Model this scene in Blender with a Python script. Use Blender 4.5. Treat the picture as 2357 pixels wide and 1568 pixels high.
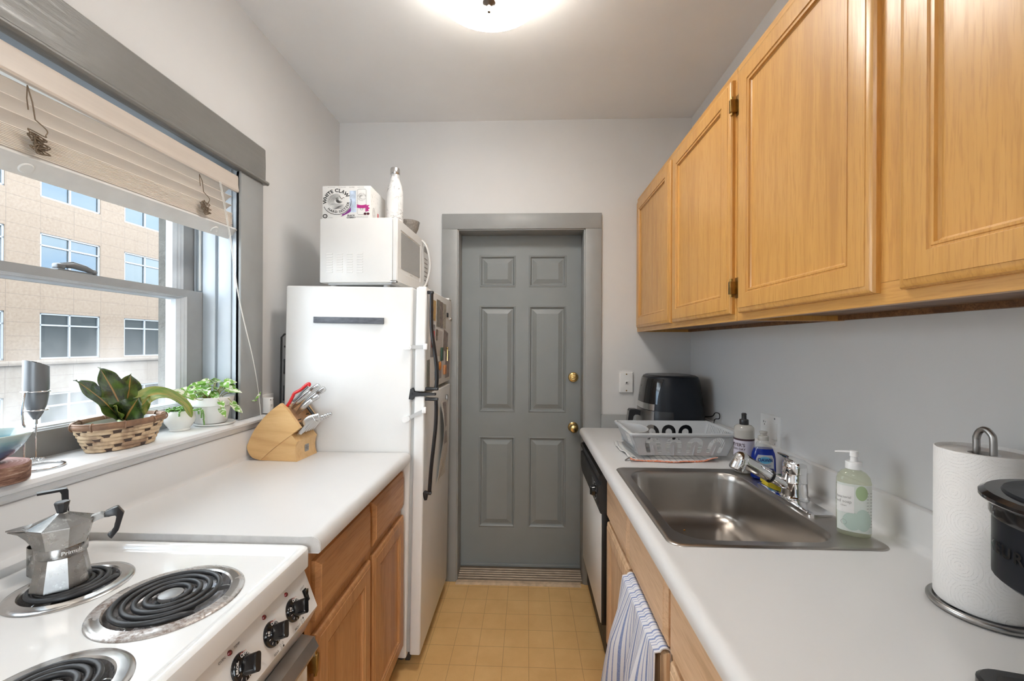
import bpy, bmesh, math, random
from mathutils import Vector, Matrix, noise as mnoise

S = bpy.context.scene
for _o in list(bpy.data.objects):
    bpy.data.objects.remove(_o, do_unlink=True)
COL = S.collection
R = math.radians
PI = math.pi

# ------------------------------------------------------------------ camera
cam_data = bpy.data.cameras.new('camera')
cam = bpy.data.objects.new('camera', cam_data)
COL.objects.link(cam)
CAM_Z = 1.385
F_PX, W_PX, H_PX = 965.0, 2357.0, 1568.0
cam_data.sensor_fit = 'HORIZONTAL'
cam_data.sensor_width = 36.0
cam_data.lens = 36.0 * F_PX / W_PX
cam_data.shift_y = 8.0 / W_PX
cam_data.clip_start = 0.02
cam_data.clip_end = 300
cam.matrix_world = (Matrix.Translation((0, 0, CAM_Z)) @ Matrix.Rotation(R(2.15), 4, 'Z')
                    @ Matrix.Rotation(R(90), 4, 'X') @ Matrix.Rotation(R(0.25), 4, 'Z'))
S.camera = cam

# ------------------------------------------------------------------ view and sky
S.view_settings.view_transform = 'Standard'
S.view_settings.look = 'None'
S.view_settings.exposure = 0.06
S.view_settings.gamma = 1.0
S.view_settings.use_curve_mapping = False
LAMP_STRENGTH = 31.0      # glow of the ceiling lamp's glass bowl
REAR_FILL_STRENGTH = 22.0       # glow of an added fill lamp, unseen behind the camera
SKY_STRENGTH = 9.2

world = bpy.data.worlds.new('sky')
S.world = world
world.use_nodes = True
_nt = world.node_tree
_nt.nodes.clear()
_out = _nt.nodes.new('ShaderNodeOutputWorld')
_bg = _nt.nodes.new('ShaderNodeBackground')
_tc = _nt.nodes.new('ShaderNodeTexCoord')
_mp = _nt.nodes.new('ShaderNodeMapping')
_mp.inputs['Scale'].default_value = (1.6, 1.6, 3.4)
_nz = _nt.nodes.new('ShaderNodeTexNoise')
_nz.inputs['Scale'].default_value = 2.3
_nz.inputs['Detail'].default_value = 7
_nz.inputs['Roughness'].default_value = 0.58
_rp = _nt.nodes.new('ShaderNodeValToRGB')
_rp.color_ramp.elements[0].position = 0.34
_rp.color_ramp.elements[0].color = (0.50, 0.72, 1.0, 1)
_rp.color_ramp.elements[1].position = 0.56
_rp.color_ramp.elements[1].color = (1.0, 1.0, 1.0, 1)
_nt.links.new(_tc.outputs['Generated'], _mp.inputs['Vector'])
_nt.links.new(_mp.outputs['Vector'], _nz.inputs['Vector'])
_nt.links.new(_nz.outputs['Fac'], _rp.inputs['Fac'])
_nt.links.new(_rp.outputs['Color'], _bg.inputs['Color'])
_bg.inputs['Strength'].default_value = SKY_STRENGTH
_nt.links.new(_bg.outputs['Background'], _out.inputs['Surface'])

try:
    S.cycles.use_denoising = True
    S.cycles.max_bounces = 12
    S.cycles.diffuse_bounces = 8
    S.cycles.glossy_bounces = 5
    S.cycles.transmission_bounces = 8
    S.cycles.transparent_max_bounces = 16
    S.cycles.sample_clamp_indirect = 8.0
    S.cycles.caustics_reflective = False
    S.cycles.caustics_refractive = False
except Exception:
    pass

# ------------------------------------------------------------------ materials
def srgb(r, g, b):
    f = lambda c: (c / 12.92) if c <= 0.04045 else ((c + 0.055) / 1.055) ** 2.4
    return (f(r / 255), f(g / 255), f(b / 255), 1.0)

MATS = {}

class NT:
    """small wrapper round one material's node tree"""
    def __init__(s, name):
        s.m = bpy.data.materials.new(name)
        s.m.use_nodes = True
        s.t = s.m.node_tree
        s.t.nodes.clear()
        s.out = s.t.nodes.new('ShaderNodeOutputMaterial')
        s.b = s.t.nodes.new('ShaderNodeBsdfPrincipled')
        s.link(s.b.outputs[0], s.out.inputs['Surface'])
        s._co = None
        MATS[name] = s.m
    def link(s, a, b):
        s.t.links.new(a, b)
    def node(s, typ, **kw):
        n = s.t.nodes.new(typ)
        for k, v in kw.items():
            setattr(n, k, v)
        return n
    def put(s, inp, v):
        if hasattr(v, 'is_output') or hasattr(v, 'links'):
            s.link(v, inp)
        else:
            inp.default_value = v
    def co(s, scale=(1, 1, 1), kind='Object', loc=(0, 0, 0), rot=(0, 0, 0)):
        if s._co is None:
            s._co = s.node('ShaderNodeTexCoord')
        mp = s.node('ShaderNodeMapping')
        mp.inputs['Scale'].default_value = scale
        mp.inputs['Location'].default_value = loc
        mp.inputs['Rotation'].default_value = rot
        s.link(s._co.outputs[kind], mp.inputs['Vector'])
        return mp.outputs[0]
    def noise(s, vec, scale=5, detail=4, rough=0.5, dist=0.0):
        n = s.node('ShaderNodeTexNoise')
        n.inputs['Scale'].default_value = scale
        n.inputs['Detail'].default_value = detail
        n.inputs['Roughness'].default_value = rough
        n.inputs['Distortion'].default_value = dist
        s.link(vec, n.inputs['Vector'])
        return n.outputs['Fac']
    def ramp(s, fac, stops, interp='LINEAR'):
        n = s.node('ShaderNodeValToRGB')
        cr = n.color_ramp
        cr.interpolation = interp
        while len(cr.elements) > 1:
            cr.elements.remove(cr.elements[-1])
        for k, (p, c) in enumerate(stops):
            e = cr.elements[0] if k == 0 else cr.elements.new(p)
            e.position = p
            e.color = c if hasattr(c, '__len__') else (c, c, c, 1)
        s.link(fac, n.inputs['Fac'])
        return n.outputs['Color']
    def mix(s, fac, a, b, mode='MIX'):
        n = s.node('ShaderNodeMix', data_type='RGBA', blend_type=mode)
        s.put(n.inputs[0], fac)
        s.put(n.inputs[6], a)
        s.put(n.inputs[7], b)
        return n.outputs[2]
    def math(s, op, a, b=0.0, c=None):
        n = s.node('ShaderNodeMath', operation=op)
        s.put(n.inputs[0], a)
        s.put(n.inputs[1], b)
        if c is not None:
            s.put(n.inputs[2], c)
        return n.outputs[0]
    def sep(s, vec):
        n = s.node('ShaderNodeSeparateXYZ')
        s.link(vec, n.inputs[0])
        return n.outputs
    def bump(s, h, strength=0.2, dist=0.002):
        n = s.node('ShaderNodeBump')
        n.inputs['Strength'].default_value = strength
        n.inputs['Distance'].default_value = dist
        s.link(h, n.inputs['Height'])
        s.link(n.outputs[0], s.b.inputs['Normal'])
    def set(s, **kw):
        for k, v in kw.items():
            s.put(s.b.inputs[k.replace('_', ' ')], v)
        return s

def pm(name, col, rough=0.5, metal=0.0, vary=0.05, vscale=8.0, bump=0.0, bscale=60.0, stretch=(1, 1, 1), **kw):
    """procedural material: a base colour with noise variation, roughness variation and optional bump"""
    n = NT(name)
    v = n.co(stretch)
    f = n.noise(v, vscale, 5, 0.55)
    rv = 0.04 * min(1.0, vary / 0.06)
    dark = tuple(c * (1 - vary) for c in col[:3]) + (1,)
    lite = tuple(min(1, c * (1 + vary)) for c in col[:3]) + (1,)
    n.set(Base_Color=n.ramp(f, [(0.3, dark), (0.7, lite)]), Metallic=metal,
          Roughness=n.ramp(n.noise(v, vscale * 2.3, 3), [(0.3, max(0.02, rough - rv)), (0.7, min(1, rough + rv))]))
    if bump:
        n.bump(n.noise(n.co(stretch), bscale, 6, 0.6), bump, 0.002)
    for k, x in kw.items():
        n.put(n.b.inputs[k.replace('_', ' ')], x)
    return n.m

def wood(name, light, mid, dark, axis='z', rough=0.35, scale=1.0, coat=0.25, pore=0.5):
    n = NT(name)
    st = {'x': (1.3, 22, 22), 'y': (22, 1.3, 22), 'z': (22, 22, 1.3)}[axis]
    st = tuple(c * scale for c in st)
    v = n.co(st)
    f1 = n.noise(v, 1.0, 4, 0.55, 1.2)
    c1 = n.ramp(f1, [(0.30, dark), (0.46, mid), (0.62, light), (0.8, mid)])
    fine = {'x': (14, 260, 260), 'y': (260, 14, 260), 'z': (260, 260, 14)}[axis]
    f2 = n.noise(n.co(tuple(c * scale for c in fine)), 1.0, 3, 0.6)
    pores = n.ramp(f2, [(0.36, 1.0), (0.50, 0.0)])
    f3 = n.noise(n.co((2.2, 2.2, 2.2)), 1.5, 3)
    c2 = n.mix(n.math('MULTIPLY', pores, pore), c1, dark)
    c3 = n.mix(n.ramp(f3, [(0.35, 0.0), (0.7, 0.28)]), c2, mid)
    n.set(Base_Color=c3, Roughness=n.ramp(f2, [(0.3, rough + 0.12), (0.6, rough)]), Coat_Weight=coat, Coat_Roughness=0.25)
    n.bump(f2, 0.08, 0.001)
    return n.m

def lin(r, g, b):
    return (r, g, b, 1.0)

# room surfaces
def _wallpaint(name, col, bumpy=0.05, rough=0.62):
    n = NT(name)
    f = n.noise(n.co(), 1.7, 5, 0.6)
    g = n.noise(n.co(), 26, 4, 0.5)
    a = tuple(c * 0.95 for c in col[:3]) + (1,)
    n.set(Base_Color=n.mix(n.ramp(f, [(0.35, 0.0), (0.65, 1.0)]), a, col), Roughness=rough)
    n.bump(n.math('ADD', n.math('MULTIPLY', g, 0.4), n.noise(n.co(), 160, 3)), bumpy, 0.003)
    return n.m
_wallpaint('wall_paint', lin(0.655, 0.652, 0.648))
_wallpaint('ceiling_paint', lin(0.82, 0.825, 0.83))
pm('grey_trim', lin(0.285, 0.29, 0.285), 0.42, vary=0.06, vscale=6, bump=0.12, bscale=40)
pm('grey_door', lin(0.222, 0.238, 0.24), 0.40, vary=0.03, bump=0.04, bscale=120)
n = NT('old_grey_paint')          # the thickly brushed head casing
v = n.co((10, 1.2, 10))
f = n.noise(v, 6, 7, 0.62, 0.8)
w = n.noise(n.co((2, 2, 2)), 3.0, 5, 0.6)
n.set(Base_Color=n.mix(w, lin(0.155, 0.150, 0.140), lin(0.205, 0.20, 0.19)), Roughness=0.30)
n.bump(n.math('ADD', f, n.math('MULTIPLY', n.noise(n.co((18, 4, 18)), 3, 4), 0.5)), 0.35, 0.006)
pm('sill_paint', lin(0.70, 0.71, 0.72), 0.35, vary=0.05, vscale=9, bump=0.15, bscale=30)
pm('jamb_paint', lin(0.44, 0.485, 0.525), 0.35, vary=0.06, vscale=9, bump=0.18, bscale=28)
pm('sash_paint', lin(0.30, 0.31, 0.315), 0.40, vary=0.06, vscale=12, bump=0.12, bscale=40)
pm('sash_white', lin(0.52, 0.55, 0.58), 0.42, vary=0.07, vscale=14, bump=0.1)
n = NT('stucco')
f = n.noise(n.co(), 28, 8, 0.65)
n.set(Base_Color=n.ramp(n.noise(n.co(), 9, 5), [(0.3, lin(0.095, 0.088, 0.076)), (0.7, lin(0.145, 0.137, 0.12))]), Roughness=0.9)
n.bump(f, 0.9, 0.02)

n = NT('vinyl_floor')             # square-patterned yellowed sheet vinyl
v = n.co()
x, y, z = n.sep(v)[0:3]
def _line(c, size, off):
    q = n.math('FRACT', n.math('DIVIDE', n.math('SUBTRACT', c, off), size))
    d = n.math('MINIMUM', q, n.math('SUBTRACT', 1.0, q))
    return n.math('LESS_THAN', n.math('MULTIPLY', d, size), 0.0011)
gx = _line(x, 0.1141, 0.0103)
gy = _line(y, 0.1168, 0.0447)
grid = n.math('MAXIMUM', gx, gy)
spk = n.ramp(n.noise(v, 230, 3, 0.7), [(0.62, 0.0), (0.70, 1.0)])
blot = n.noise(v, 7, 6, 0.6)
cl = n.noise(v, 2.2, 4, 0.55)
base = n.mix(n.ramp(blot, [(0.3, 0.0), (0.7, 1.0)]), lin(0.66, 0.40, 0.155), lin(0.76, 0.49, 0.21))
base = n.mix(n.math('MULTIPLY', spk, n.ramp(cl, [(0.4, 0.05), (0.65, 0.75)])), base, lin(0.24, 0.13, 0.05))
base = n.mix(n.math('MULTIPLY', grid, 0.7), base, lin(0.33, 0.19, 0.075))
n.set(Base_Color=base, Roughness=n.ramp(blot, [(0.3, 0.33), (0.7, 0.45)]))
n.bump(n.math('ADD', n.math('MULTIPLY', grid, -1.0), n.noise(v, 90, 3)), 0.06, 0.002)

# woods
wood('oak_honey', lin(0.60, 0.318, 0.082), lin(0.565, 0.292, 0.072), lin(0.47, 0.225, 0.050), 'z', 0.34, coat=0.35, pore=0.75)
wood('oak_honey_long', lin(0.60, 0.318, 0.084), lin(0.56, 0.292, 0.074), lin(0.47, 0.225, 0.050), 'y', 0.34, coat=0.35, pore=0.75)
wood('oak_brown', lin(0.52, 0.27, 0.110), lin(0.46, 0.228, 0.090), lin(0.33, 0.150, 0.054), 'z', 0.42)
wood('oak_brown_long', lin(0.52, 0.27, 0.112), lin(0.46, 0.23, 0.092), lin(0.34, 0.155, 0.056), 'y', 0.42)
wood('oak_pale', lin(0.74, 0.53, 0.345), lin(0.67, 0.46, 0.285), lin(0.50, 0.32, 0.18), 'z', 0.45, coat=0.1)
wood('oak_pale_long', lin(0.74, 0.53, 0.35), lin(0.67, 0.46, 0.29), lin(0.51, 0.33, 0.19), 'y', 0.45, coat=0.1)
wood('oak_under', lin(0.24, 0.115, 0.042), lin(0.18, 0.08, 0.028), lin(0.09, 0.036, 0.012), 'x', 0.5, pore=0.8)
wood('maple', lin(0.72, 0.47, 0.215), lin(0.66, 0.41, 0.175), lin(0.55, 0.31, 0.12), 'x', 0.36, pore=0.25)
wood('maple_dark', lin(0.44, 0.23, 0.095), lin(0.38, 0.19, 0.075), lin(0.30, 0.14, 0.05), 'x', 0.45, pore=0.3)
pm('dark_slot', lin(0.02, 0.014, 0.01), 0.8)
pm('gap_shade_dark', lin(0.05, 0.035, 0.022), 0.6)

# laminates, enamels, plastics
n = NT('white_laminate')
f = n.noise(n.co(), 2.5, 5, 0.6)
n.set(Base_Color=n.mix(f, lin(0.625, 0.62, 0.615), lin(0.665, 0.66, 0.655)), Roughness=n.ramp(n.noise(n.co(), 7, 4), [(0.3, 0.28), (0.7, 0.38)]))
n.bump(n.noise(n.co(), 500, 2), 0.02, 0.001)
pm('laminate_edge', lin(0.50, 0.49, 0.48), 0.5, vary=0.1, vscale=30)
pm('enamel', lin(0.76, 0.765, 0.76), 0.14, vary=0.02, Coat_Weight=0.4, Coat_Roughness=0.05)
pm('appliance_white', lin(0.74, 0.74, 0.73), 0.30, vary=0.02, bump=0.03, bscale=350)
pm('fridge_white', lin(0.72, 0.72, 0.71), 0.33, vary=0.02, bump=0.05, bscale=420)
pm('gasket', lin(0.42, 0.42, 0.41), 0.6)
pm('plate_white', lin(0.78, 0.775, 0.76), 0.35, vary=0.02)
pm('plastic_white', lin(0.80, 0.80, 0.80), 0.32, vary=0.02)
pm('strap_clear', lin(0.74, 0.75, 0.75), 0.25, vary=0.02, Transmission_Weight=0.35)
pm('black_gloss', lin(0.010, 0.010, 0.011), 0.12, vary=0.2)
pm('black_satin', lin(0.016, 0.016, 0.018), 0.34, vary=0.2)
pm('black_matte', lin(0.022, 0.022, 0.024), 0.55, vary=0.25, bump=0.05, bscale=300)
pm('black_blue', lin(0.007, 0.009, 0.013), 0.36, vary=0.2, Specular_IOR_Level=0.28)
pm('grey_plastic', lin(0.47, 0.48, 0.49), 0.42, vary=0.03)
pm('grey_silver', lin(0.17, 0.18, 0.19), 0.38, metal=0.4, vary=0.04)
pm('rail_grey', lin(0.62, 0.63, 0.62), 0.5, vary=0.08, vscale=22, bump=0.05)
pm('blind_slat', lin(0.66, 0.60, 0.535), 0.40, vary=0.03, stretch=(10, 0.6, 10))
pm('blind_valance', lin(0.54, 0.475, 0.415), 0.42, vary=0.06, vscale=4, stretch=(10, 0.5, 10), bump=0.06, bscale=20)
pm('blind_white', lin(0.74, 0.74, 0.72), 0.4, vary=0.05, vscale=18)
pm('cord_brown', lin(0.16, 0.115, 0.075), 0.8)
pm('cord_white', lin(0.70, 0.69, 0.66), 0.7)
pm('magnet_bar', lin(0.085, 0.092, 0.110), 0.45, vary=0.3, vscale=40, stretch=(1, 1, 3), bump=0.1)

# metals
n = NT('brushed_steel')
g = n.noise(n.co(), 5, 5, 0.6)
n.set(Base_Color=n.mix(g, lin(0.40, 0.37, 0.34), lin(0.47, 0.44, 0.41)), Metallic=1.0, Roughness=0.29)
pm('lip_strip', lin(0.58, 0.43, 0.29), 0.5, vary=0.2, vscale=30)
pm('chrome', lin(0.80, 0.80, 0.81), 0.06, 1.0, vary=0.02)
pm('steel_satin', lin(0.62, 0.62, 0.62), 0.24, 1.0, vary=0.04)
pm('steel_dull', lin(0.42, 0.41, 0.40), 0.34, 1.0, vary=0.08)
pm('brass', lin(0.60, 0.42, 0.17), 0.18, 1.0, vary=0.08)
pm('brass_old', lin(0.32, 0.20, 0.065), 0.32, 1.0, vary=0.25, vscale=40)
pm('bronze_dark', lin(0.20, 0.165, 0.14), 0.35, 1.0, vary=0.1)
pm('threshold_metal', lin(0.30, 0.235, 0.175), 0.45, 0.6, vary=0.15, vscale=20)
n = NT('aluminium_worn')
f = n.noise(n.co(), 22, 6, 0.65)
st = n.ramp(n.noise(n.co(), 45, 5, 0.7), [(0.60, 0.0), (0.68, 1.0)])
n.set(Base_Color=n.mix(n.math('MULTIPLY', st, 0.6), n.mix(f, lin(0.22, 0.205, 0.19), lin(0.46, 0.45, 0.435)), lin(0.66, 0.66, 0.64)), Metallic=n.math('SUBTRACT', 1.0, n.math('MULTIPLY', st, 0.4)), Roughness=n.ramp(f, [(0.3, 0.20), (0.7, 0.36)]))
n.bump(f, 0.06, 0.002)
n = NT('drip_chrome')
f = n.noise(n.co(), 24, 6, 0.65)
g = n.noise(n.co(), 90, 5, 0.7)
soot = n.ramp(f, [(0.42, 0.0), (0.60, 1.0)])
n.set(Base_Color=n.mix(n.math('MULTIPLY', soot, 0.8), lin(0.46, 0.46, 0.48), n.mix(g, lin(0.03, 0.025, 0.022), lin(0.20, 0.15, 0.12))), Metallic=n.math('SUBTRACT', 1.0, n.math('MULTIPLY', soot, 0.75)), Roughness=n.ramp(f, [(0.4, 0.12), (0.65, 0.6)]))
n = NT('drip_rim_rusty')
f = n.noise(n.co(), 13, 5, 0.6)
g = n.noise(n.co(), 130, 4, 0.7)
rust = n.math('MULTIPLY', n.ramp(f, [(0.44, 0.0), (0.56, 1.0)]), n.ramp(g, [(0.32, 1.0), (0.62, 0.25)]))
n.set(Base_Color=n.mix(rust, lin(0.60, 0.58, 0.56), lin(0.13, 0.075, 0.05)), Metallic=n.math('SUBTRACT', 1.0, rust), Roughness=n.ramp(rust, [(0.0, 0.22), (1.0, 0.75)]))
pm('drip_rim', lin(0.58, 0.56, 0.54), 0.22, 1.0, vary=0.1, vscale=20)
pm('coil_iron', lin(0.032, 0.033, 0.036), 0.42, 0.25, vary=0.4, vscale=25)
pm('coil_cap', lin(0.30, 0.30, 0.30), 0.42, 0.6, vary=0.2)

# glass and liquids
n = NT('window_glass')            # old panes: clear, with reflection and a film of dirt
tr = n.node('ShaderNodeBsdfTransparent')
tr.inputs[0].default_value = (0.97, 0.985, 0.98, 1)
gl = n.node('ShaderNodeBsdfGlossy')
gl.inputs['Roughness'].default_value = 0.02
fr = n.node('ShaderNodeFresnel')
fr.inputs['IOR'].default_value = 1.35
mx = n.node('ShaderNodeMixShader')
geo = n.node('ShaderNodeNewGeometry')
n.link(n.math('MULTIPLY', fr.outputs[0], n.math('SUBTRACT', 1.0, geo.outputs['Backfacing'])), mx.inputs[0]); n.link(tr.outputs[0], mx.inputs[1]); n.link(gl.outputs[0], mx.inputs[2])
df = n.node('ShaderNodeBsdfTranslucent')
df.inputs[0].default_value = (0.9, 0.9, 0.88, 1)
zz = n.sep(n.co())[2]
dirt = n.math('ADD', n.math('MULTIPLY', n.ramp(n.noise(n.co(), 240, 3, 0.8), [(0.60, 0.0), (0.72, 1.0)]), 0.05),
              n.math('MULTIPLY', n.ramp(n.noise(n.co((1, 1.5, 0.7)), 5, 5, 0.6), [(0.3, 0.2), (0.75, 1.0)]),
                     n.math('MULTIPLY', n.math('SUBTRACT', 1.0, n.math('SMOOTH_MIN', 1.0, n.math('MAXIMUM', n.math('MULTIPLY', n.math('SUBTRACT', zz, 0.10), 4.0), 0.0), 0.2)), 0.16)))
mx2 = n.node('ShaderNodeMixShader')
n.link(dirt, mx2.inputs[0]); n.link(mx.outputs[0], mx2.inputs[1]); n.link(df.outputs[0], mx2.inputs[2])
n.link(mx2.outputs[0], n.out.inputs['Surface'])

def thin(name, col, rough=0.05, alpha=0.35, fres=1.45, body=None):
    """clear plastic: part see-through, part glossy skin, part body colour"""
    n = NT(name)
    tr = n.node('ShaderNodeBsdfTransparent'); tr.inputs[0].default_value = col
    b2 = n.node('ShaderNodeBsdfDiffuse'); b2.inputs[0].default_value = body or col
    tl = n.node('ShaderNodeBsdfTranslucent'); tl.inputs[0].default_value = body or col
    m0 = n.node('ShaderNodeMixShader'); m0.inputs[0].default_value = 0.5
    n.link(b2.outputs[0], m0.inputs[1]); n.link(tl.outputs[0], m0.inputs[2])
    m1 = n.node('ShaderNodeMixShader'); m1.inputs[0].default_value = alpha
    n.link(tr.outputs[0], m1.inputs[1]); n.link(m0.outputs[0], m1.inputs[2])
    gl = n.node('ShaderNodeBsdfGlossy'); gl.inputs['Roughness'].default_value = rough
    fr = n.node('ShaderNodeFresnel'); fr.inputs['IOR'].default_value = fres
    m2 = n.node('ShaderNodeMixShader')
    geo = n.node('ShaderNodeNewGeometry')
    n.link(n.math('MULTIPLY', fr.outputs[0], n.math('SUBTRACT', 1.0, geo.outputs['Backfacing'])), m2.inputs[0]); n.link(m1.outputs[0], m2.inputs[1]); n.link(gl.outputs[0], m2.inputs[2])
    n.link(m2.outputs[0], n.out.inputs['Surface'])
    return n.m
thin('clear_plastic', lin(0.95, 0.96, 0.95), 0.05, 0.12, body=lin(0.8, 0.82, 0.8))
thin('soap_liquid', lin(0.93, 0.95, 0.86), 0.05, 0.25, 1.35, body=lin(0.80, 0.82, 0.68))
thin('milky_plastic', lin(0.9, 0.89, 0.86), 0.15, 0.85, body=lin(0.68, 0.66, 0.62))
thin('blue_soap', lin(0.03, 0.10, 0.75), 0.05, 0.72, body=lin(0.012, 0.05, 0.42))

def emis(name, col, strength):
    n = NT(name)
    n.set(Base_Color=col, Emission_Color=col, Emission_Strength=strength, Roughness=0.4)
    return n.m
emis('lamp_glass', lin(1.0, 0.965, 0.91), LAMP_STRENGTH)
emis('rear_fill_glow', lin(1.0, 0.97, 0.92), REAR_FILL_STRENGTH)

# ------------------------------------------------------------------ mesh helpers
WM = {}       # world matrix of every top-level object

class MB:
    """collects shapes; build() links them as ONE mesh object"""
    def __init__(s, T=None):
        s.bm = bmesh.new()
        s.T = T
        s.mi = 0
        s.uv = {}
    def v(s, p):
        p = Vector(p)
        return s.bm.verts.new(s.T @ p if s.T is not None else p)
    def f(s, vs):
        try:
            q = s.bm.faces.new(vs)
            q.material_index = s.mi
            return q
        except ValueError:
            return None
    def poly(s, pts):
        return s.f([s.v(p) for p in pts])
    def box(s, x0, x1, y0, y1, z0, z1, bev=0.0, seg=2):
        b = bmesh.new()
        bmesh.ops.create_cube(b, size=1.0)
        for w in b.verts:
            w.co = Vector(((x0 + x1) / 2 + w.co.x * (x1 - x0), (y0 + y1) / 2 + w.co.y * (y1 - y0), (z0 + z1) / 2 + w.co.z * (z1 - z0)))
        if bev > 0:
            bev = min(bev, 0.49 * min(abs(x1 - x0), abs(y1 - y0), abs(z1 - z0)))
            bmesh.ops.bevel(b, geom=list(b.edges), offset=bev, segments=seg, profile=0.5, affect='EDGES', clamp_overlap=True)
        s.merge(b)
        return s
    def merge(s, b):
        b.verts.index_update()
        mp = [s.v(w.co) for w in b.verts]
        for q in b.faces:
            s.f([mp[w.index] for w in q.verts])
        b.free()
    def loft(s, rings, cap0=True, cap1=True, closed=True):
        vr = [[s.v(p) for p in r] for r in rings]
        for a, b in zip(vr, vr[1:]):
            n = len(a)
            for i in range(n if closed else n - 1):
                j = (i + 1) % n
                s.f([a[i], a[j], b[j], b[i]])
        if cap0:
            s.f(list(reversed(vr[0])))
        if cap1:
            s.f(vr[-1])
        return s
    def lathe(s, prof, c=(0, 0, 0), n=32, axis=(0, 0, 1), cap0=True, cap1=True, phase=0.0):
        """prof: (radius, height along axis)"""
        A = Vector(axis).normalized()
        U = A.orthogonal().normalized() if abs(A.z) < 0.999 else Vector((1, 0, 0))
        V = A.cross(U)
        c = Vector(c)
        rings = [[c + A * h + (U * math.cos(2 * PI * k / n + phase) + V * math.sin(2 * PI * k / n + phase)) * max(r, 1e-5) for k in range(n)] for r, h in prof]
        return s.loft(rings, cap0, cap1)
    def cyl(s, p0, p1, r0, r1=None, n=20, cap=True):
        p0 = Vector(p0); p1 = Vector(p1)
        d = (p1 - p0)
        return s.lathe([(r0, 0), (r0 if r1 is None else r1, d.length)], p0, n, d, cap, cap)
    def tube(s, pts, r, n=8, closed=False, cap=True, flat=None):
        pts = [Vector(p) for p in pts]
        m = len(pts)
        rr = r if hasattr(r, '__len__') else [r] * m
        tan = []
        for i in range(m):
            a = pts[i - 1] if (i > 0 or closed) else pts[0]
            b = pts[(i + 1) % m] if (i < m - 1 or closed) else pts[-1]
            t = (b - a)
            tan.append(t.normalized() if t.length > 1e-9 else Vector((0, 0, 1)))
        U = tan[0].orthogonal().normalized()
        if flat is not None:
            U = Vector(flat[0]); U = (U - tan[0] * U.dot(tan[0])).normalized()
        rings = []
        for i in range(m):
            if i:
                U = (U - tan[i] * U.dot(tan[i]))
                U = U.normalized() if U.length > 1e-6 else tan[i].orthogonal().normalized()
            V = tan[i].cross(U)
            k = 1.0 if flat is None else flat[1]
            rings.append([pts[i] + (U * math.cos(2 * PI * q / n) + V * math.sin(2 * PI * q / n) * k) * rr[i] for q in range(n)])
        if closed:
            rings.append(rings[0])
            vr = [[s.v(p) for p in q] for q in rings[:-1]]
            vr.append(vr[0])
            for a, b in zip(vr, vr[1:]):
                for i in range(n):
                    s.f([a[i], a[(i + 1) % n], b[(i + 1) % n], b[i]])
            return s
        return s.loft(rings, cap, cap)
    def prism(s, pts, lo, hi, fr):
        """outline pts (u, v) in frame fr=(o, U, V, N), from lo to hi along N"""
        o, U, V, N = [Vector(q) for q in fr]
        a = [s.v(o + U * u + V * w + N * lo) for u, w in pts]
        b = [s.v(o + U * u + V * w + N * hi) for u, w in pts]
        n = len(pts)
        for i in range(n):
            j = (i + 1) % n
            s.f([a[i], a[j], b[j], b[i]])
        s.f(list(reversed(a)))
        s.f(b)
        return s
    def ringpanel(s, u0, u1, v0, v1, prof, fr, r=0.0, n=1, cap0=True):
        """nested (rounded) rectangles: prof = (inset, height) pairs, capped at the last"""
        o, U, V, N = [Vector(q) for q in fr]
        rings = []
        for ins, h in prof:
            rings.append([o + U * a + V * b + N * h for a, b in rrect(u0 + ins, u1 - ins, v0 + ins, v1 - ins, max(r - ins, 0.0) if r else 0.0, n)])
        return s.loft(rings, cap0, True)
    def sphere(s, c, r, nu=20, nv=12, sc=(1, 1, 1)):
        c = Vector(c)
        rings = []
        for i in range(nv + 1):
            t = PI * i / nv
            q = max(math.sin(t), 1e-4)
            rings.append([c + Vector((r * sc[0] * q * math.cos(2 * PI * k / nu), r * sc[1] * q * math.sin(2 * PI * k / nu), -r * sc[2] * math.cos(t))) for k in range(nu)])
        return s.loft(rings, True, True)
    def grid(s, fn, nu, nv, cu=False, cv=False):
        vs = [[s.v(fn(i / (nu if cu else nu - 1), j / (nv if cv else nv - 1))) for j in range(nv)] for i in range(nu)]
        for i in range(nu if cu else nu - 1):
            for j in range(nv if cv else nv - 1):
                s.f([vs[i][j], vs[(i + 1) % nu][j], vs[(i + 1) % nu][(j + 1) % nv], vs[i][(j + 1) % nv]])
        return s
    def solid(s, fn, nu, nv, th):
        """a sheet given by fn(u, v) with thickness th along its normal"""
        P_ = [[Vector(fn(i / (nu - 1), j / (nv - 1))) for j in range(nv)] for i in range(nu)]
        top, bot = [], []
        for i in range(nu):
            ta, ba = [], []
            for j in range(nv):
                du = P_[min(i + 1, nu - 1)][j] - P_[max(i - 1, 0)][j]
                dv = P_[i][min(j + 1, nv - 1)] - P_[i][max(j - 1, 0)]
                N = du.cross(dv)
                N = N.normalized() if N.length > 1e-12 else Vector((0, 0, 1))
                a_, b_ = s.v(P_[i][j] + N * th / 2), s.v(P_[i][j] - N * th / 2)
                s.uv[a_] = s.uv[b_] = (i / (nu - 1), j / (nv - 1))
                ta.append(a_); ba.append(b_)
            top.append(ta); bot.append(ba)
        for i in range(nu - 1):
            for j in range(nv - 1):
                s.f([top[i][j], top[i + 1][j], top[i + 1][j + 1], top[i][j + 1]])
                s.f([bot[i][j], bot[i][j + 1], bot[i + 1][j + 1], bot[i + 1][j]])
        for i in range(nu - 1):
            s.f([top[i][0], bot[i][0], bot[i + 1][0], top[i + 1][0]])
            s.f([top[i][-1], top[i + 1][-1], bot[i + 1][-1], bot[i][-1]])
        for j in range(nv - 1):
            s.f([top[0][j], top[0][j + 1], bot[0][j + 1], bot[0][j]])
            s.f([top[-1][j], bot[-1][j], bot[-1][j + 1], top[-1][j + 1]])
        return s
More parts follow.
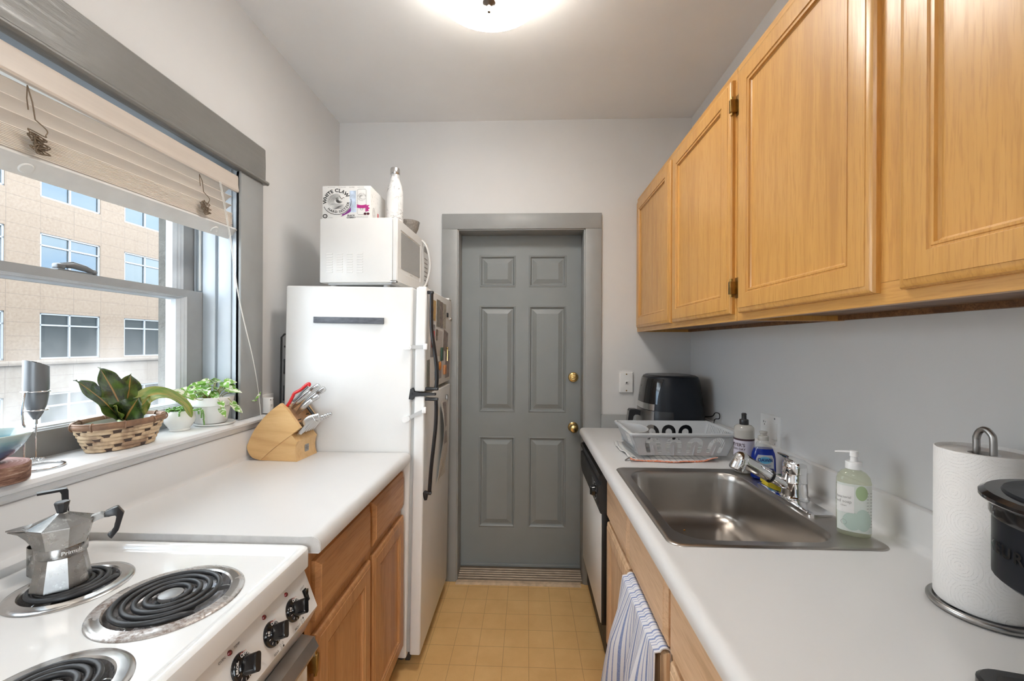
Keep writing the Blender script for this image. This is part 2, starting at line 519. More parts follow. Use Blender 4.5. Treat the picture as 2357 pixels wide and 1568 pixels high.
    def plate(s, outer, holes, fn, th):
        """sheet with holes: outlines in (u, v), fn(u, v, h) gives the point at height h"""
        sides = []
        for h in (0.0, th):
            b = bmesh.new()
            loops = []
            for pts in [outer] + list(holes):
                vs = [b.verts.new((p[0], p[1], 0)) for p in pts]
                for i in range(len(vs)):
                    b.edges.new((vs[i], vs[(i + 1) % len(vs)]))
                loops.append(vs)
            bmesh.ops.triangle_fill(b, edges=list(b.edges), use_beauty=True)
            mp = {w: s.v(fn(w.co.x, w.co.y, h)) for w in b.verts}
            for q in b.faces:
                s.f([mp[w] for w in q.verts])
            sides.append([[mp[w] for w in l] for l in loops])
            b.free()
        for la, lb in zip(*sides):
            for i in range(len(la)):
                j = (i + 1) % len(la)
                s.f([la[i], la[j], lb[j], lb[i]])
        return s
    def disc(s, fn, n=28, rings=4):
        """filled outline fn(angle, share of the radius)"""
        c = s.v(fn(0, 0.0)); prev = None
        for j in range(1, rings + 1):
            cur = [s.v(fn(2 * PI * k / n, j / rings)) for k in range(n)]
            for k in range(n):
                if prev is None: s.f([c, cur[k], cur[(k + 1) % n]])
                else: s.f([prev[k], cur[k], cur[(k + 1) % n], prev[(k + 1) % n]])
            prev = cur
        return s
    def text(s, txt, size, fn, align='CENTER', bold=0.0, space=1.0):
        """flat lettering; fn maps the letter plane (x, y) to space"""
        cu = bpy.data.curves.new('t', 'FONT')
        cu.body = txt; cu.size = size; cu.align_x = align; cu.align_y = 'CENTER'
        cu.resolution_u = 3; cu.offset = bold; cu.space_character = space
        ob = bpy.data.objects.new('t', cu)
        me = ob.to_mesh()
        vs = [s.v(fn(w.co.x, w.co.y)) for w in me.vertices]
        for q in me.polygons:
            s.f([vs[i] for i in q.vertices])
        ob.to_mesh_clear()
        bpy.data.objects.remove(ob); bpy.data.curves.remove(cu)
        return s
    def build(s, name, mats, parent=None, smooth=32, loc=None, local=False, recalc=True):
        if recalc:
            bmesh.ops.recalc_face_normals(s.bm, faces=list(s.bm.faces))
        if s.uv:
            ul = s.bm.loops.layers.uv.new('UVMap')
            for q in s.bm.faces:
                for l in q.loops:
                    l[ul].uv = s.uv.get(l.vert, (0, 0))
        me = bpy.data.meshes.new(name)
        s.bm.to_mesh(me); s.bm.free()
        if parent is not None and not local:
            me.transform(WM[root_of(parent).name].inverted())
        elif loc is not None:
            me.transform(Matrix.Translation(-Vector(loc)))
        ob = bpy.data.objects.new(name, me)
        COL.objects.link(ob)
        for q in ([mats] if isinstance(mats, str) else mats):
            me.materials.append(MATS[q])
        if smooth:
            for q in me.polygons:
                q.use_smooth = True
            me.set_sharp_from_angle(angle=R(smooth))
        if parent is not None:
            ob.parent = parent
        else:
            ob.location = loc or (0, 0, 0)
            WM[ob.name] = Matrix.Translation(loc or (0, 0, 0))
        return ob

def root_of(o):
    while o.parent is not None:
        o = o.parent
    return o

def rrect(u0, u1, v0, v1, r=0.0, n=4):
    if r <= 1e-6 or n <= 1:
        if n <= 1:
            return [(u0, v0), (u1, v0), (u1, v1), (u0, v1)]
        r = 1e-5
    r = min(r, 0.499 * (u1 - u0), 0.499 * (v1 - v0))
    out = []
    for cx, cy, a0 in ((u1 - r, v1 - r, 0), (u0 + r, v1 - r, 90), (u0 + r, v0 + r, 180), (u1 - r, v0 + r, 270)):
        for k in range(n + 1):
            a = R(a0 + 90 * k / n)
            out.append((cx + r * math.cos(a), cy + r * math.sin(a)))
    return out

def bez(pts, n=12):
    """Catmull-Rom through the points"""
    P_ = [Vector(p) for p in pts]
    out = []
    for i in range(len(P_) - 1):
        a = P_[max(i - 1, 0)]; b = P_[i]; c = P_[i + 1]; d = P_[min(i + 2, len(P_) - 1)]
        for k in range(n):
            t = k / n
            out.append(0.5 * ((2 * b) + (c - a) * t + (2 * a - 5 * b + 4 * c - d) * t * t + (3 * b - a - 3 * c + d) * t ** 3))
    out.append(P_[-1])
    return out

def circle(c, r, n=32, U=(1, 0, 0), V=(0, 1, 0), a0=0.0, a1=2 * PI, ends=False):
    c = Vector(c); U = Vector(U); V = Vector(V)
    m = n + 1 if ends else n
    return [c + (U * math.cos(a0 + (a1 - a0) * k / n) + V * math.sin(a0 + (a1 - a0) * k / n)) * r for k in range(m)]

def plane(o, U, V):
    o = Vector(o); U = Vector(U); V = Vector(V)
    return lambda x, y: o + U * x + V * y

def arc_text(o, U, V, rad, a_mid, inward=False):
    """bend a line of text round a circle; inward = read from below, letters standing towards the centre"""
    o = Vector(o); U = Vector(U); V = Vector(V)
    def fn(x, y):
        if inward:
            a = a_mid + x / rad; q = rad - y
        else:
            a = a_mid - x / rad; q = rad + y
        return o + (U * math.cos(a) + V * math.sin(a)) * q
    return fn

def thing(name, label, cat, loc=(0, 0, 0), rotz=0.0, group=None, kind=None):
    o = bpy.data.objects.new(name, None)
    COL.objects.link(o)
    o.empty_display_size = 0.05
    o.location = loc
    o.rotation_euler = (0, 0, rotz)
    WM[o.name] = Matrix.Translation(loc) @ Matrix.Rotation(rotz, 4, 'Z')
    return tag(o, label, cat, group, kind)

def tag(o, label=None, cat=None, group=None, kind=None):
    if label: o['label'] = label
    if cat: o['category'] = cat
    if group: o['group'] = group
    if kind: o['kind'] = kind
    return o

def struct(o, label=None):
    o['kind'] = 'structure'
    if label: o['label'] = label
    return o

def dup(root, loc, rotz=0.0, label=None, group=None):
    r = root.copy(); COL.objects.link(r)
    r.location = loc; r.rotation_euler = (0, 0, rotz)
    WM[r.name] = Matrix.Translation(loc) @ Matrix.Rotation(rotz, 4, 'Z')
    if label: r['label'] = label
    if group: r['group'] = group
    for ch in list(root.children):
        c = ch.copy(); COL.objects.link(c); c.parent = r
        for g in ch.children:
            d = g.copy(); COL.objects.link(d); d.parent = c
    return r

X3, Y3, Z3 = Vector((1, 0, 0)), Vector((0, 1, 0)), Vector((0, 0, 1))

def rads(n, st):
    out = []
    for i in range(n):
        t = i / (n - 1) * (len(st) - 1); k = min(int(t), len(st) - 2)
        out.append(st[k] + (st[k + 1] - st[k]) * (t - k))
    return out

# ------------------------------------------------------------------ the room
XL, XR, YB, YF, ZC = -1.12, 0.936, 2.445, -1.35, 2.69

m = MB(); m.box(XL - 0.35, XR + 0.12, YF - 0.12, 2.75, -0.12, 0.0)
struct(m.build('floor', 'vinyl_floor', smooth=0), 'yellowed sheet vinyl floor with a square tile pattern')
m = MB(); m.box(XL - 0.35, XR + 0.12, YF - 0.12, 2.75, ZC, ZC + 0.12)
struct(m.build('ceiling', 'ceiling_paint', smooth=0), 'flat pale grey painted ceiling')
m = MB(); m.box(XR, XR + 0.12, YF - 0.12, 2.75, 0, ZC)
struct(m.build('wall_right', 'wall_paint', smooth=0), 'pale grey wall behind the sink counter')
m = MB()
m.box(XL, -0.60, YF - 0.12, YF, 0, ZC); m.box(0.42, XR, YF - 0.12, YF, 0, ZC); m.box(-0.60, 0.42, YF - 0.12, YF, 0, 0.55); m.box(-0.60, 0.42, YF - 0.12, YF, 2.05, ZC)
struct(m.build('wall_front', 'wall_paint', smooth=0), 'pale grey wall behind the viewer')

w2 = thing('window_fill', 'added unseen fill window in the wall behind the viewer', 'window', (-0.09, YF, 0.55), kind='structure')  # no window known here; opening added to bring in low fill daylight
m = MB()
m.box(-0.60, -0.55, YF - 0.11, YF + 0.01, 0.55, 2.05, 0.003); m.box(0.37, 0.42, YF - 0.11, YF + 0.01, 0.55, 2.05, 0.003)
m.box(-0.60, 0.42, YF - 0.11, YF + 0.01, 0.55, 0.60, 0.003); m.box(-0.60, 0.42, YF - 0.11, YF + 0.01, 2.00, 2.05, 0.003); m.box(-0.60, 0.42, YF - 0.08, YF - 0.03, 1.28, 1.32, 0.003)
m.build('sash', 'sash_paint', w2)
m = MB(); m.box(-0.56, 0.38, YF - 0.056, YF - 0.053, 0.59, 2.01); m.build('pane', 'window_glass', w2, smooth=0)

# back wall with the door opening
DX0, DX1, DZ1 = -0.418, 0.334, 2.058
m = MB()
m.box(XL, DX0, YB, 2.62, 0, ZC); m.box(DX1, XR, YB, 2.62, 0, ZC); m.box(DX0, DX1, YB, 2.62, DZ1, ZC)
struct(m.build('wall_back', 'wall_paint', smooth=0), 'pale grey end wall around the grey door')

# left wall with the window opening (plaster inside, rough stucco outside)
WY0, WY1, WZ0, WZ1 = 0.47, 1.595, 1.05, 2.06
XO = -1.47
m = MB()
m.box(XO + 0.06, XL, YF - 0.12, WY0, 0, ZC); m.box(XO + 0.06, XL, WY1, 2.75, 0, ZC)
m.box(XO + 0.06, XL, WY0, WY1, 0, WZ0); m.box(XO + 0.06, XL, WY0, WY1, WZ1, ZC)
m.mi = 1
m.box(XO, XO + 0.06, YF - 0.12, WY0 + 0.02, -7, 5.6); m.box(XO, XO + 0.06, WY1 + 0.02, 2.75, -7, 5.6)
m.box(XO, XO + 0.06, WY0 + 0.02, WY1 + 0.02, -7, WZ0); m.box(XO, XO + 0.06, WY0 + 0.02, WY1 + 0.02, WZ1, 5.6)
struct(m.build('wall_left', ['wall_paint', 'stucco'], smooth=0), 'pale grey wall holding the window')

# ------------------------------------------------------------------ door, casing, threshold
door = thing('door_1', 'grey six-panel door with brass knob in the end wall', 'door', (-0.042, 2.58, 0.0), kind='structure')
def six_panel():
    m = MB()
    xs = [-0.415, -0.296, -0.076, 0.006, 0.233, 0.331]
    zs = [0.026, 0.265, 0.818, 0.969, 1.618, 1.733, 1.926, 2.052]
    fr = ((0, 2.562, 0), X3, Z3, -Y3)
    for i in range(5):
        for j in range(7):
            if i in (1, 3) and j in (1, 3, 5):
                m.ringpanel(xs[i], xs[i + 1], zs[j], zs[j + 1], [(0, 0), (0.003, 0.003), (0.007, 0.003), (0.012, -0.002), (0.016, -0.009), (0.022, -0.009), (0.046, -0.001), (0.048, -0.0005)], fr, cap0=False)
            else:
                m.poly([(xs[i], 2.562, zs[j]), (xs[i + 1], 2.562, zs[j]), (xs[i + 1], 2.562, zs[j + 1]), (xs[i], 2.562, zs[j + 1])])
    bmesh.ops.remove_doubles(m.bm, verts=list(m.bm.verts), dist=1e-5)
    m.poly([(xs[0], 2.562, zs[0]), (xs[0], 2.602, zs[0]), (xs[0], 2.602, zs[-1]), (xs[0], 2.562, zs[-1])])
    m.poly([(xs[-1], 2.562, zs[0]), (xs[-1], 2.602, zs[0]), (xs[-1], 2.602, zs[-1]), (xs[-1], 2.562, zs[-1])])
    m.poly([(xs[0], 2.562, zs[-1]), (xs[0], 2.602, zs[-1]), (xs[-1], 2.602, zs[-1]), (xs[-1], 2.562, zs[-1])])
    m.poly([(xs[0], 2.562, zs[0]), (xs[0], 2.602, zs[0]), (xs[-1], 2.602, zs[0]), (xs[-1], 2.562, zs[0])])
    m.poly([(xs[0], 2.602, zs[0]), (xs[0], 2.602, zs[-1]), (xs[-1], 2.602, zs[-1]), (xs[-1], 2.602, zs[0])])
    return m
six_panel().build('door_leaf', 'grey_door', door, smooth=6)
m = MB()
m.lathe([(0.0, -0.001), (0.030, -0.001), (0.031, 0.004), (0.026, 0.009), (0.012, 0.012), (0.011, 0.026), (0.020, 0.032), (0.0265, 0.042), (0.0265, 0.052), (0.020, 0.060), (0.008, 0.062), (0.0, 0.062)], (0.277, 2.561, 0.882), 36, (0, -1, 0), False, False)
m.build('door_knob', 'brass', door, smooth=40)
m = MB()
m.lathe([(0.0, -0.001), (0.030, -0.001), (0.031, 0.005), (0.027, 0.011), (0.019, 0.013), (0.017, 0.010), (0.0, 0.010)], (0.277, 2.561, 1.185), 36, (0, -1, 0), False, False)
m.box(0.258, 0.296, 2.530, 2.552, 1.180, 1.190, 0.004)
m.cyl((0.277, 2.552, 1.185), (0.277, 2.535, 1.185), 0.009, n=16)
m.build('deadbolt', 'brass', door, smooth=40)
m = MB()
m.box(-0.415, 0.331, 2.552, 2.562, 0.026, 0.046, 0.002)
m.build('door_sweep', 'grey_door', door)

m = MB()      # casing boards, head with two joints, and the jamb lining
m.box(-0.502, -0.411, 2.425, YB, 0.0, 2.052, 0.002)
m.box(0.330, 0.422, 2.425, YB, 0.0, 2.052, 0.002)
m.box(-0.502, 0.422, 2.425, YB, 2.052, 2.142, 0.002)
m.box(-0.418, -0.405, 2.432, 2.556, 0.0, 2.056, 0.001); m.box(0.322, 0.334, 2.432, 2.556, 0.0, 2.056, 0.001)
m.box(-0.418, 0.334, 2.432, 2.556, 2.046, 2.058, 0.001)
m.box(-0.420, -0.398, 2.612, 2.62, 0.0, 2.05); m.box(0.318, 0.336, 2.612, 2.62, 0.0, 2.05)
struct(m.build('trim_1', 'grey_trim', smooth=25), 'grey painted door casing boards around the six-panel door')
m = MB(); m.box(DX0 - 0.05, DX1 + 0.05, 2.625, 2.635, 0, 2.12)
struct(m.build('door_gap_shade', 'gap_shade_dark', smooth=0), 'dark sheet standing in for the shade around the door edges')  # dark-coloured sheet paints the shade in the door gaps
m = MB(); m.box(0.422, XR, 2.430, YB, 0.0, 0.981, 0.003)
struct(m.build('trim_2', 'grey_trim', smooth=25), 'low grey painted wainscot band beside the door casing')
m = MB()
prof = [(2.436, 0.0), (2.436, 0.008), (2.448, 0.010)]
for k in range(5):
    y = 2.450 + k * 0.020
    prof += [(y, 0.011 + k * 0.0025), (y + 0.003, 0.015 + k * 0.0025), (y + 0.014, 0.015 + k * 0.0025), (y + 0.017, 0.012 + k * 0.0025)]
prof += [(2.556, 0.024), (2.556, 0.0)]
m.prism(prof, -0.404, 0.321, ((0, 0, 0), Y3, Z3, X3))
struct(m.build('trim_3', 'threshold_metal', smooth=15), 'ribbed metal threshold under the grey door')
m = MB()
m.prism([(2.398, 0.0), (2.398, 0.002), (2.412, 0.007), (2.436, 0.008), (2.436, 0.0)], -0.41, 0.31, ((0, 0, 0), Y3, Z3, X3))
struct(m.build('trim_4', 'lip_strip', smooth=15), 'worn pale lip strip along the threshold')
m = MB(); m.box(XL, XL + 0.012, 2.34, YB, 0, 0.12); m.box(XL, -0.502, YB - 0.012, YB, 0, 0.12)
struct(m.build('baseboard_back', 'grey_trim', smooth=0), 'grey baseboard beside the door casing')

# ------------------------------------------------------------------ window
win = thing('window_1', 'old double-hung sash window with grey casing above the left counter', 'window', (-1.25, 1.03, 1.087), kind='structure')
m = MB()                                                       # side casings
m.box(XL, -1.098, 1.565, 1.699, 1.088, 2.045, 0.003); m.box(XL, -1.098, 0.36, 0.495, 1.088, 2.045, 0.003)
m.build('casing', 'grey_trim', win, smooth=25)
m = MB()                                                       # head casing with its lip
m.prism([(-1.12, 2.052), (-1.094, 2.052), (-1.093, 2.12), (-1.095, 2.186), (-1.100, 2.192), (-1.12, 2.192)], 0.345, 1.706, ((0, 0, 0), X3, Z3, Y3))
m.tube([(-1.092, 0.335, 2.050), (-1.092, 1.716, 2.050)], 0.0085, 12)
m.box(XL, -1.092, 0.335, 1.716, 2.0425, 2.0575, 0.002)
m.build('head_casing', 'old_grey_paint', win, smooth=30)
m = MB()                                                       # stool with rounded nose
m.prism([(-1.255, 1.060), (-1.255, 1.087), (-1.092, 1.087), (-1.084, 1.084), (-1.080, 1.075), (-1.083, 1.066), (-1.092, 1.062), (-1.10, 1.060)], 0.31, 1.735, ((0, 0, 0), X3, Z3, Y3))
m.build('stool', 'sill_paint', win, smooth=30)
m = MB(); m.prism([(-1.12, 1.042), (-1.103, 1.042), (-1.098, 1.050), (-1.098, 1.060), (-1.12, 1.060)], 0.36, 1.70, ((0, 0, 0), X3, Z3, Y3))
m.build('apron', 'sill_paint', win, smooth=25)
m = MB()                                                       # jamb, stops and parting beads, both sides, plus head
for y0, s in ((1.565, 1), (0.495, -1)):
    def bb(x0, x1, dy):
        a, b = y0 + s * dy, y0 + s * 0.03
        m.box(x0, x1, min(a, b), max(a, b), 1.075, 2.06, 0.0015)
    bb(-1.127, -1.106, 0.0); bb(-1.138, -1.127, 0.005); bb(-1.187, -1.138, 0.0); bb(-1.200, -1.187, 0.010)
    bb(-1.249, -1.200, 0.0); bb(-1.286, -1.249, 0.018); bb(-1.292, -1.286, 0.010); bb(-1.335, -1.292, 0.018); bb(-1.40, -1.335, 0.004)
m.box(-1.40, -1.106, 0.47, 1.595, 2.050, 2.06)
m.build('jamb', 'jamb_paint', win, smooth=25)
m = MB()
m.tube([(-1.268, 1.576, 1.585), (-1.268, 1.576, 2.05)], 0.0045, 8)
m.build('sash_cord', 'cord_white', win)

def sash(x0, x1, y0, y1, z0, z1, stile, rb, rt, name, mats):
    """frame with a stepped glazing bead; x0 outer face, x1 room face"""
    m = MB()
    fr = ((x1, 0, 0), Y3, Z3, X3)
    d = x1 - x0
    a0, a1, b0, b1 = y0 + stile, y1 - stile, z0 + rb, z1 - rt
    def ring(w, h, k):
        return [Vector((x1 + h, a, b)) for a, b in ((a0 - w[0], b0 - w[1]), (a1 + w[0], b0 - w[1]), (a1 + w[0], b1 + w[2]), (a0 - w[0], b1 + w[2]))]
    rings = [[Vector((x0, y, z)) for y, z in ((y0, z0), (y1, z0), (y1, z1), (y0, z1))],
             [Vector((x1, y, z)) for y, z in ((y0, z0), (y1, z0), (y1, z1), (y0, z1))],
             ring((0.030, 0.014, 0.012), 0, 0)]
    m.loft(rings, False, False)
    m.mi = 1
    steps = [((0.030, 0.014, 0.012), 0), ((0.024, 0.011, 0.009), -0.004), ((0.020, 0.009, 0.007), -0.004), ((0.014, 0.006, 0.005), -0.009), ((0.010, 0.004, 0.003), -0.009), ((0.0, 0.0, 0.0), -0.017), ((0, 0, 0), -d)]
    m.loft([ring(w, h, 0) for w, h in steps], False, False)
    m.mi = 0
    m.loft([ring((0, 0, 0), -d, 0), [Vector((x0, y, z)) for y, z in ((y0, z0), (y1, z0), (y1, z1), (y0, z1))]], False, False)
    bmesh.ops.remove_doubles(m.bm, verts=list(m.bm.verts), dist=1e-5)
    o = m.build(name, mats, win, smooth=20)
    g = MB(); g.box(x0 + d * 0.42, x0 + d * 0.42 + 0.003, a0 - 0.006, a1 + 0.006, b0 - 0.004, b1 + 0.003)
    g.build('pane', 'window_glass', o, smooth=0)
    return o
sash(-1.285, -1.250, 0.480, 1.581, 1.0875, 1.578, 0.118, 0.082, 0.036, 'lower_sash', ['sash_paint', 'sash_white'])
sash(-1.330, -1.294, 0.480, 1.580, 1.545, 2.050, 0.082, 0.040, 0.050, 'upper_sash', ['sash_paint', 'sash_white'])
m = MB()                                                       # cam lock on the meeting rail
m.box(-1.284, -1.256, 1.075, 1.165, 1.578, 1.583, 0.002)
m.box(-1.280, -1.262, 1.078, 1.100, 1.583, 1.598, 0.004)
m.tube([(-1.272, 1.092, 1.594), (-1.266, 1.12, 1.599), (-1.262, 1.150, 1.594), (-1.260, 1.166, 1.588)], [0.006, 0.010, 0.009, 0.007], 10, flat=((0, 0, 1), 0.6))
m.sphere((-1.262, 1.172, 1.587), 0.0085, 12, 8)
m.build('sash_lock', 'grey_silver', win, smooth=40)

# ------------------------------------------------------------------ the raised blind
bl = thing('window_blind', 'raised cream slatted window blind bunched under its valance', 'blind', (-1.14, 1.03, 1.96))
bz = lambda y: 0.0215 * (y - 0.85) / 0.70
m = MB()
m.prism([(-1.114, 1.957), (-1.103, 1.957), (-1.101, 1.963), (-1.104, 1.985), (-1.104, 2.012), (-1.106, 2.019), (-1.114, 2.019)], 0.505, 1.556, ((0, 0, 0), X3, Z3, Y3))
m.build('valance', 'blind_valance', bl, smooth=25)
m = MB(); m.box(-1.165, -1.118, 0.515, 1.548, 1.972, 2.012, 0.003)
m.build('headrail', 'blind_white', bl)
def slat_mesh(zf, tilt, th=0.0028, y0=0.515, y1=1.548, wid=0.049):
    m = MB()
    ca, sa = math.cos(tilt), math.sin(tilt)
    def fn(u, v):
        y = y0 + (y1 - y0) * v
        w = u * wid
        c = 0.0035 * math.sin(PI * u)
        return Vector((-1.120 - w * ca - c * sa, y, zf + bz(y) - w * sa + c * ca))
    m.solid(fn, 7, 2, th)
    return m
for k, (zf, tl) in enumerate([(1.952, 43), (1.917, 43), (1.884, 42)] + [(1.8535 - 0.0036 * i, 42 + (i % 3 - 1) * 0.8) for i in range(14)]):
    slat_mesh(zf, R(tl), y1=1.548 - (0.006 if k < 3 else random.Random(k).uniform(0, 0.006))).build('slat', 'blind_slat', bl, smooth=40)
m = MB()
def brail(u, v):
    y = 0.512 + 1.057 * v
    w = u * 0.050
    return Vector((-1.118 - w * 0.74, y, 1.7985 + bz(y) - w * 0.67))
m.solid(brail, 3, 2, 0.011)
m.build('bottom_rail', 'blind_white', bl, smooth=20)
for yb in (0.905, 1.475):
    m = MB()
    c = brail(0.55, (yb - 0.512) / 1.057) + Vector((0.67, 0, -0.74)) * 0.0055
    m.lathe([(0.0, 0.003), (0.012, 0.003), (0.014, 0.001), (0.014, 0.0)], c, 20, (0.67, 0, -0.74), False, False)
    m.build('rail_button', 'blind_white', bl, smooth=40)
rnd = random.Random(5)
for yc, n in ((0.895, 46), (1.385, 40)):
    m = MB()
    zt = 1.957
    m.tube([(-1.117, yc - 0.002, zt), (-1.113, yc - 0.006, 1.925 + bz(yc)), (-1.112, yc - 0.004, 1.90 + bz(yc))], 0.0012, 6)
    m.tube([(-1.117, yc - 0.002, zt), (-1.110, yc + 0.002, 1.92 + bz(yc)), (-1.108, yc + 0.006, 1.883 + bz(yc))], 0.0013, 6)
    pts = [(-1.108, yc + 0.006, 1.883 + bz(yc)), (-1.104, yc + 0.026, 1.868 + bz(yc)), (-1.102, yc + 0.022, 1.855 + bz(yc))]
    for i in range(n):
        a = i * 2.1 + rnd.uniform(-0.8, 0.8)
        t = i / n
        r_ = 0.016 + 0.007 * math.sin(i * 1.3)
        pts.append((-1.108 + rnd.uniform(-0.003, 0.007), yc + 0.006 + 0.010 * t + r_ * math.cos(a), 1.850 - 0.038 * t + bz(yc) + 0.008 * math.sin(a)))
    m.tube(bez(pts, 5), 0.0013, 5)
    m.build('ladder_cord', 'cord_brown', bl, smooth=60)
m = MB()
for dx in (0, 0.006):
    m.tube(bez([(-1.099, 1.452 + dx, 1.960), (-1.094, 1.50 + dx, 1.76), (-1.088, 1.535 + dx * 0.6, 1.563), (-1.078, 1.60 + dx * 0.3, 1.34), (-1.074, 1.631, 1.211), (-1.072, 1.640, 1.140)], 6), 0.0011, 6)
m.build('lift_cord', 'cord_white', bl, smooth=60)
m = MB()
m.tube(bez([(-1.072, 1.641, 1.141), (-1.070, 1.648, 1.085), (-1.066, 1.668, 1.060), (-1.066, 1.69, 1.045)], 5), 0.0012, 6)
m.build('cord_end', 'cord_white', bl, smooth=50)

# ------------------------------------------------------------------ outside: street and the office building across
m = MB(); m.box(-60, XO, -40, 80, -7.2, -7.0)
n = pm('asphalt', lin(0.10, 0.10, 0.105), 0.85, vary=0.15, vscale=3)
struct(m.build('ground', 'asphalt', smooth=0), 'street surface far below the window')
n = NT('own_facade')
f = n.noise(n.co(), 1.3, 5)
n.set(Base_Color=n.ramp(f, [(0.35, lin(0.05, 0.058, 0.06)), (0.65, lin(0.075, 0.08, 0.08))]), Roughness=0.9)
m = MB(); m.box(XO, XO + 0.3, 2.76, 70, -7, 5.6); m.box(XO, XO + 0.3, -30, YF - 0.13, -7, 5.6)
struct(m.build('wall_outside', 'own_facade', smooth=0), 'outer wall of this building along the street')

def granite(name, a, b, joints=True):
    n = NT(name)
    v = n.co()
    f = n.noise(v, 9, 6, 0.75)
    g = n.noise(n.co((1, 0.6, 1)), 0.55, 3)
    c = n.mix(n.ramp(f, [(0.35, 0.0), (0.62, 1.0)]), a, b)
    c = n.mix(n.math('MULTIPLY', g, 0.25), c, lin(0.16, 0.105, 0.065))
    xx, yy, z_ = n.sep(v)[0:3]
    def jl(q, size, off, wd):
        t = n.math('FRACT', n.math('DIVIDE', n.math('ADD', q, off), size))
        d = n.math('MINIMUM', t, n.math('SUBTRACT', 1.0, t))
        return n.math('LESS_THAN', n.math('MULTIPLY', d, size), wd)
    if joints:
        j = n.math('MAXIMUM', jl(z_, 0.605, 100.0, 0.010), n.math('MAXIMUM', jl(yy, 3.95, 100.0 - 0.0, 0.012), n.math('MAXIMUM', jl(yy, 3.95, 100.0 - 2.66, 0.012), jl(yy, 3.95, 100.0 - 1.26, 0.008))))
        c = n.mix(n.math('MULTIPLY', j, 0.45), c, lin(0.06, 0.045, 0.035))
    n.set(Base_Color=c, Roughness=0.6)
    return n.m
granite('granite_tan', lin(0.138, 0.098, 0.067), lin(0.182, 0.140, 0.104))
granite('limestone', lin(0.150, 0.122, 0.098), lin(0.185, 0.159, 0.133))
n = NT('office_glass')
n.set(Base_Color=lin(0.010, 0.016, 0.018), Roughness=0.3)
gl = n.node('ShaderNodeBsdfGlossy'); gl.inputs[0].default_value = (0.62, 0.84, 1.0, 1); gl.inputs['Roughness'].default_value = 0.015
mx = n.node('ShaderNodeMixShader'); mx.inputs[0].default_value = 0.058
n.link(n.b.outputs[0], mx.inputs[1]); n.link(gl.outputs[0], mx.inputs[2]); n.link(mx.outputs[0], n.out.inputs['Surface'])
pm('office_frame', lin(0.25, 0.27, 0.29), 0.4, vary=0.02)

FX, FY0, PER, WW = -22.0, 18.10, 3.95, 2.66
rows = [(-3.3, -0.98), (0.60, 2.70), (4.22, 6.33), (7.95, 10.0)]
offb = thing('office_building', 'tan stone office building with white-framed windows across the street', 'building', (FX, FY0, 0))
m = MB()
ycuts = [13.0]
cols = [FY0 + PER * k for k in range(-1, 5)]
for c in cols:
    ycuts += [c, c + WW]
ycuts.append(60.0)
zcuts = [-7.0]
for a, b in rows:
    zcuts += [a, b]
zcuts.append(10.6)
for i in range(len(ycuts) - 1):
    for j in range(len(zcuts) - 1):
        if i % 2 == 1 and j % 2 == 1:
            y0, y1, z0, z1 = ycuts[i], ycuts[i + 1], zcuts[j], zcuts[j + 1]
            m.mi = 0
            r0 = [Vector((FX, y, z)) for y, z in ((y0, z0), (y1, z0), (y1, z1), (y0, z1))]
            m.loft([r0, [p + Vector((-0.14, 0, 0)) for p in r0]], False, False)
        else:
            y0, y1 = ycuts[i], ycuts[i + 1]
            zz0, zz1 = zcuts[j], zcuts[j + 1]
            segs = [(zz0, zz1, 0)]
            if zz0 < 0.30 < zz1:
                segs = [(zz0, 0.30, 1), (0.30, zz1, 0)]
            elif zz1 <= 0.30:
                segs = [(zz0, zz1, 1)]
            for a, b, mi in segs:
                m.mi = mi
                m.poly([(FX, y0, a), (FX, y1, a), (FX, y1, b), (FX, y0, b)])
m.mi = 0
m.box(FX - 6, FX - 0.15, 13.0, 60, -7, 10.6)
m.mi = 1
m.build('facade_wall', ['granite_tan', 'limestone'], offb, smooth=0)
m = MB(); m.box(FX, FX + 0.16, 13.0, 60, 0.36, 0.56, 0.02)
m.build('ledge', 'limestone', offb)
fb = MB(); FT = 0.075; hh = rows[1][1] - rows[1][0]
fb.T = Matrix.Translation((0, 0, 0))
fb.box(-0.12, -0.03, 0, WW, 0, FT); fb.box(-0.12, -0.03, 0, WW, hh - FT, hh); fb.box(-0.12, -0.03, 0, FT, 0, hh); fb.box(-0.12, -0.03, WW - FT, WW, 0, hh)
fb.box(-0.12, -0.03, 1.26 - 0.04, 1.26 + 0.04, 0, hh); fb.box(-0.12, -0.03, 0, WW, hh * 0.74 - 0.035, hh * 0.74 + 0.035)
fproto = fb.build('window_frame', 'office_frame', offb, local=True, smooth=0)
gb = MB(); gb.box(-0.10, -0.09, 0.02, WW - 0.02, 0.02, hh - 0.02)
gproto = gb.build('pane', 'office_glass', fproto, local=True, smooth=0)
first = True
for a, b in rows:
    for c in cols:
        if first:
            fo = fproto; first = False
        else:
            fo = fproto.copy(); COL.objects.link(fo); fo.parent = offb
            g2 = gproto.copy(); COL.objects.link(g2); g2.parent = fo
        fo.location = (0, c - FY0, a)
        fo.scale = (1, 1, (b - a) / hh)

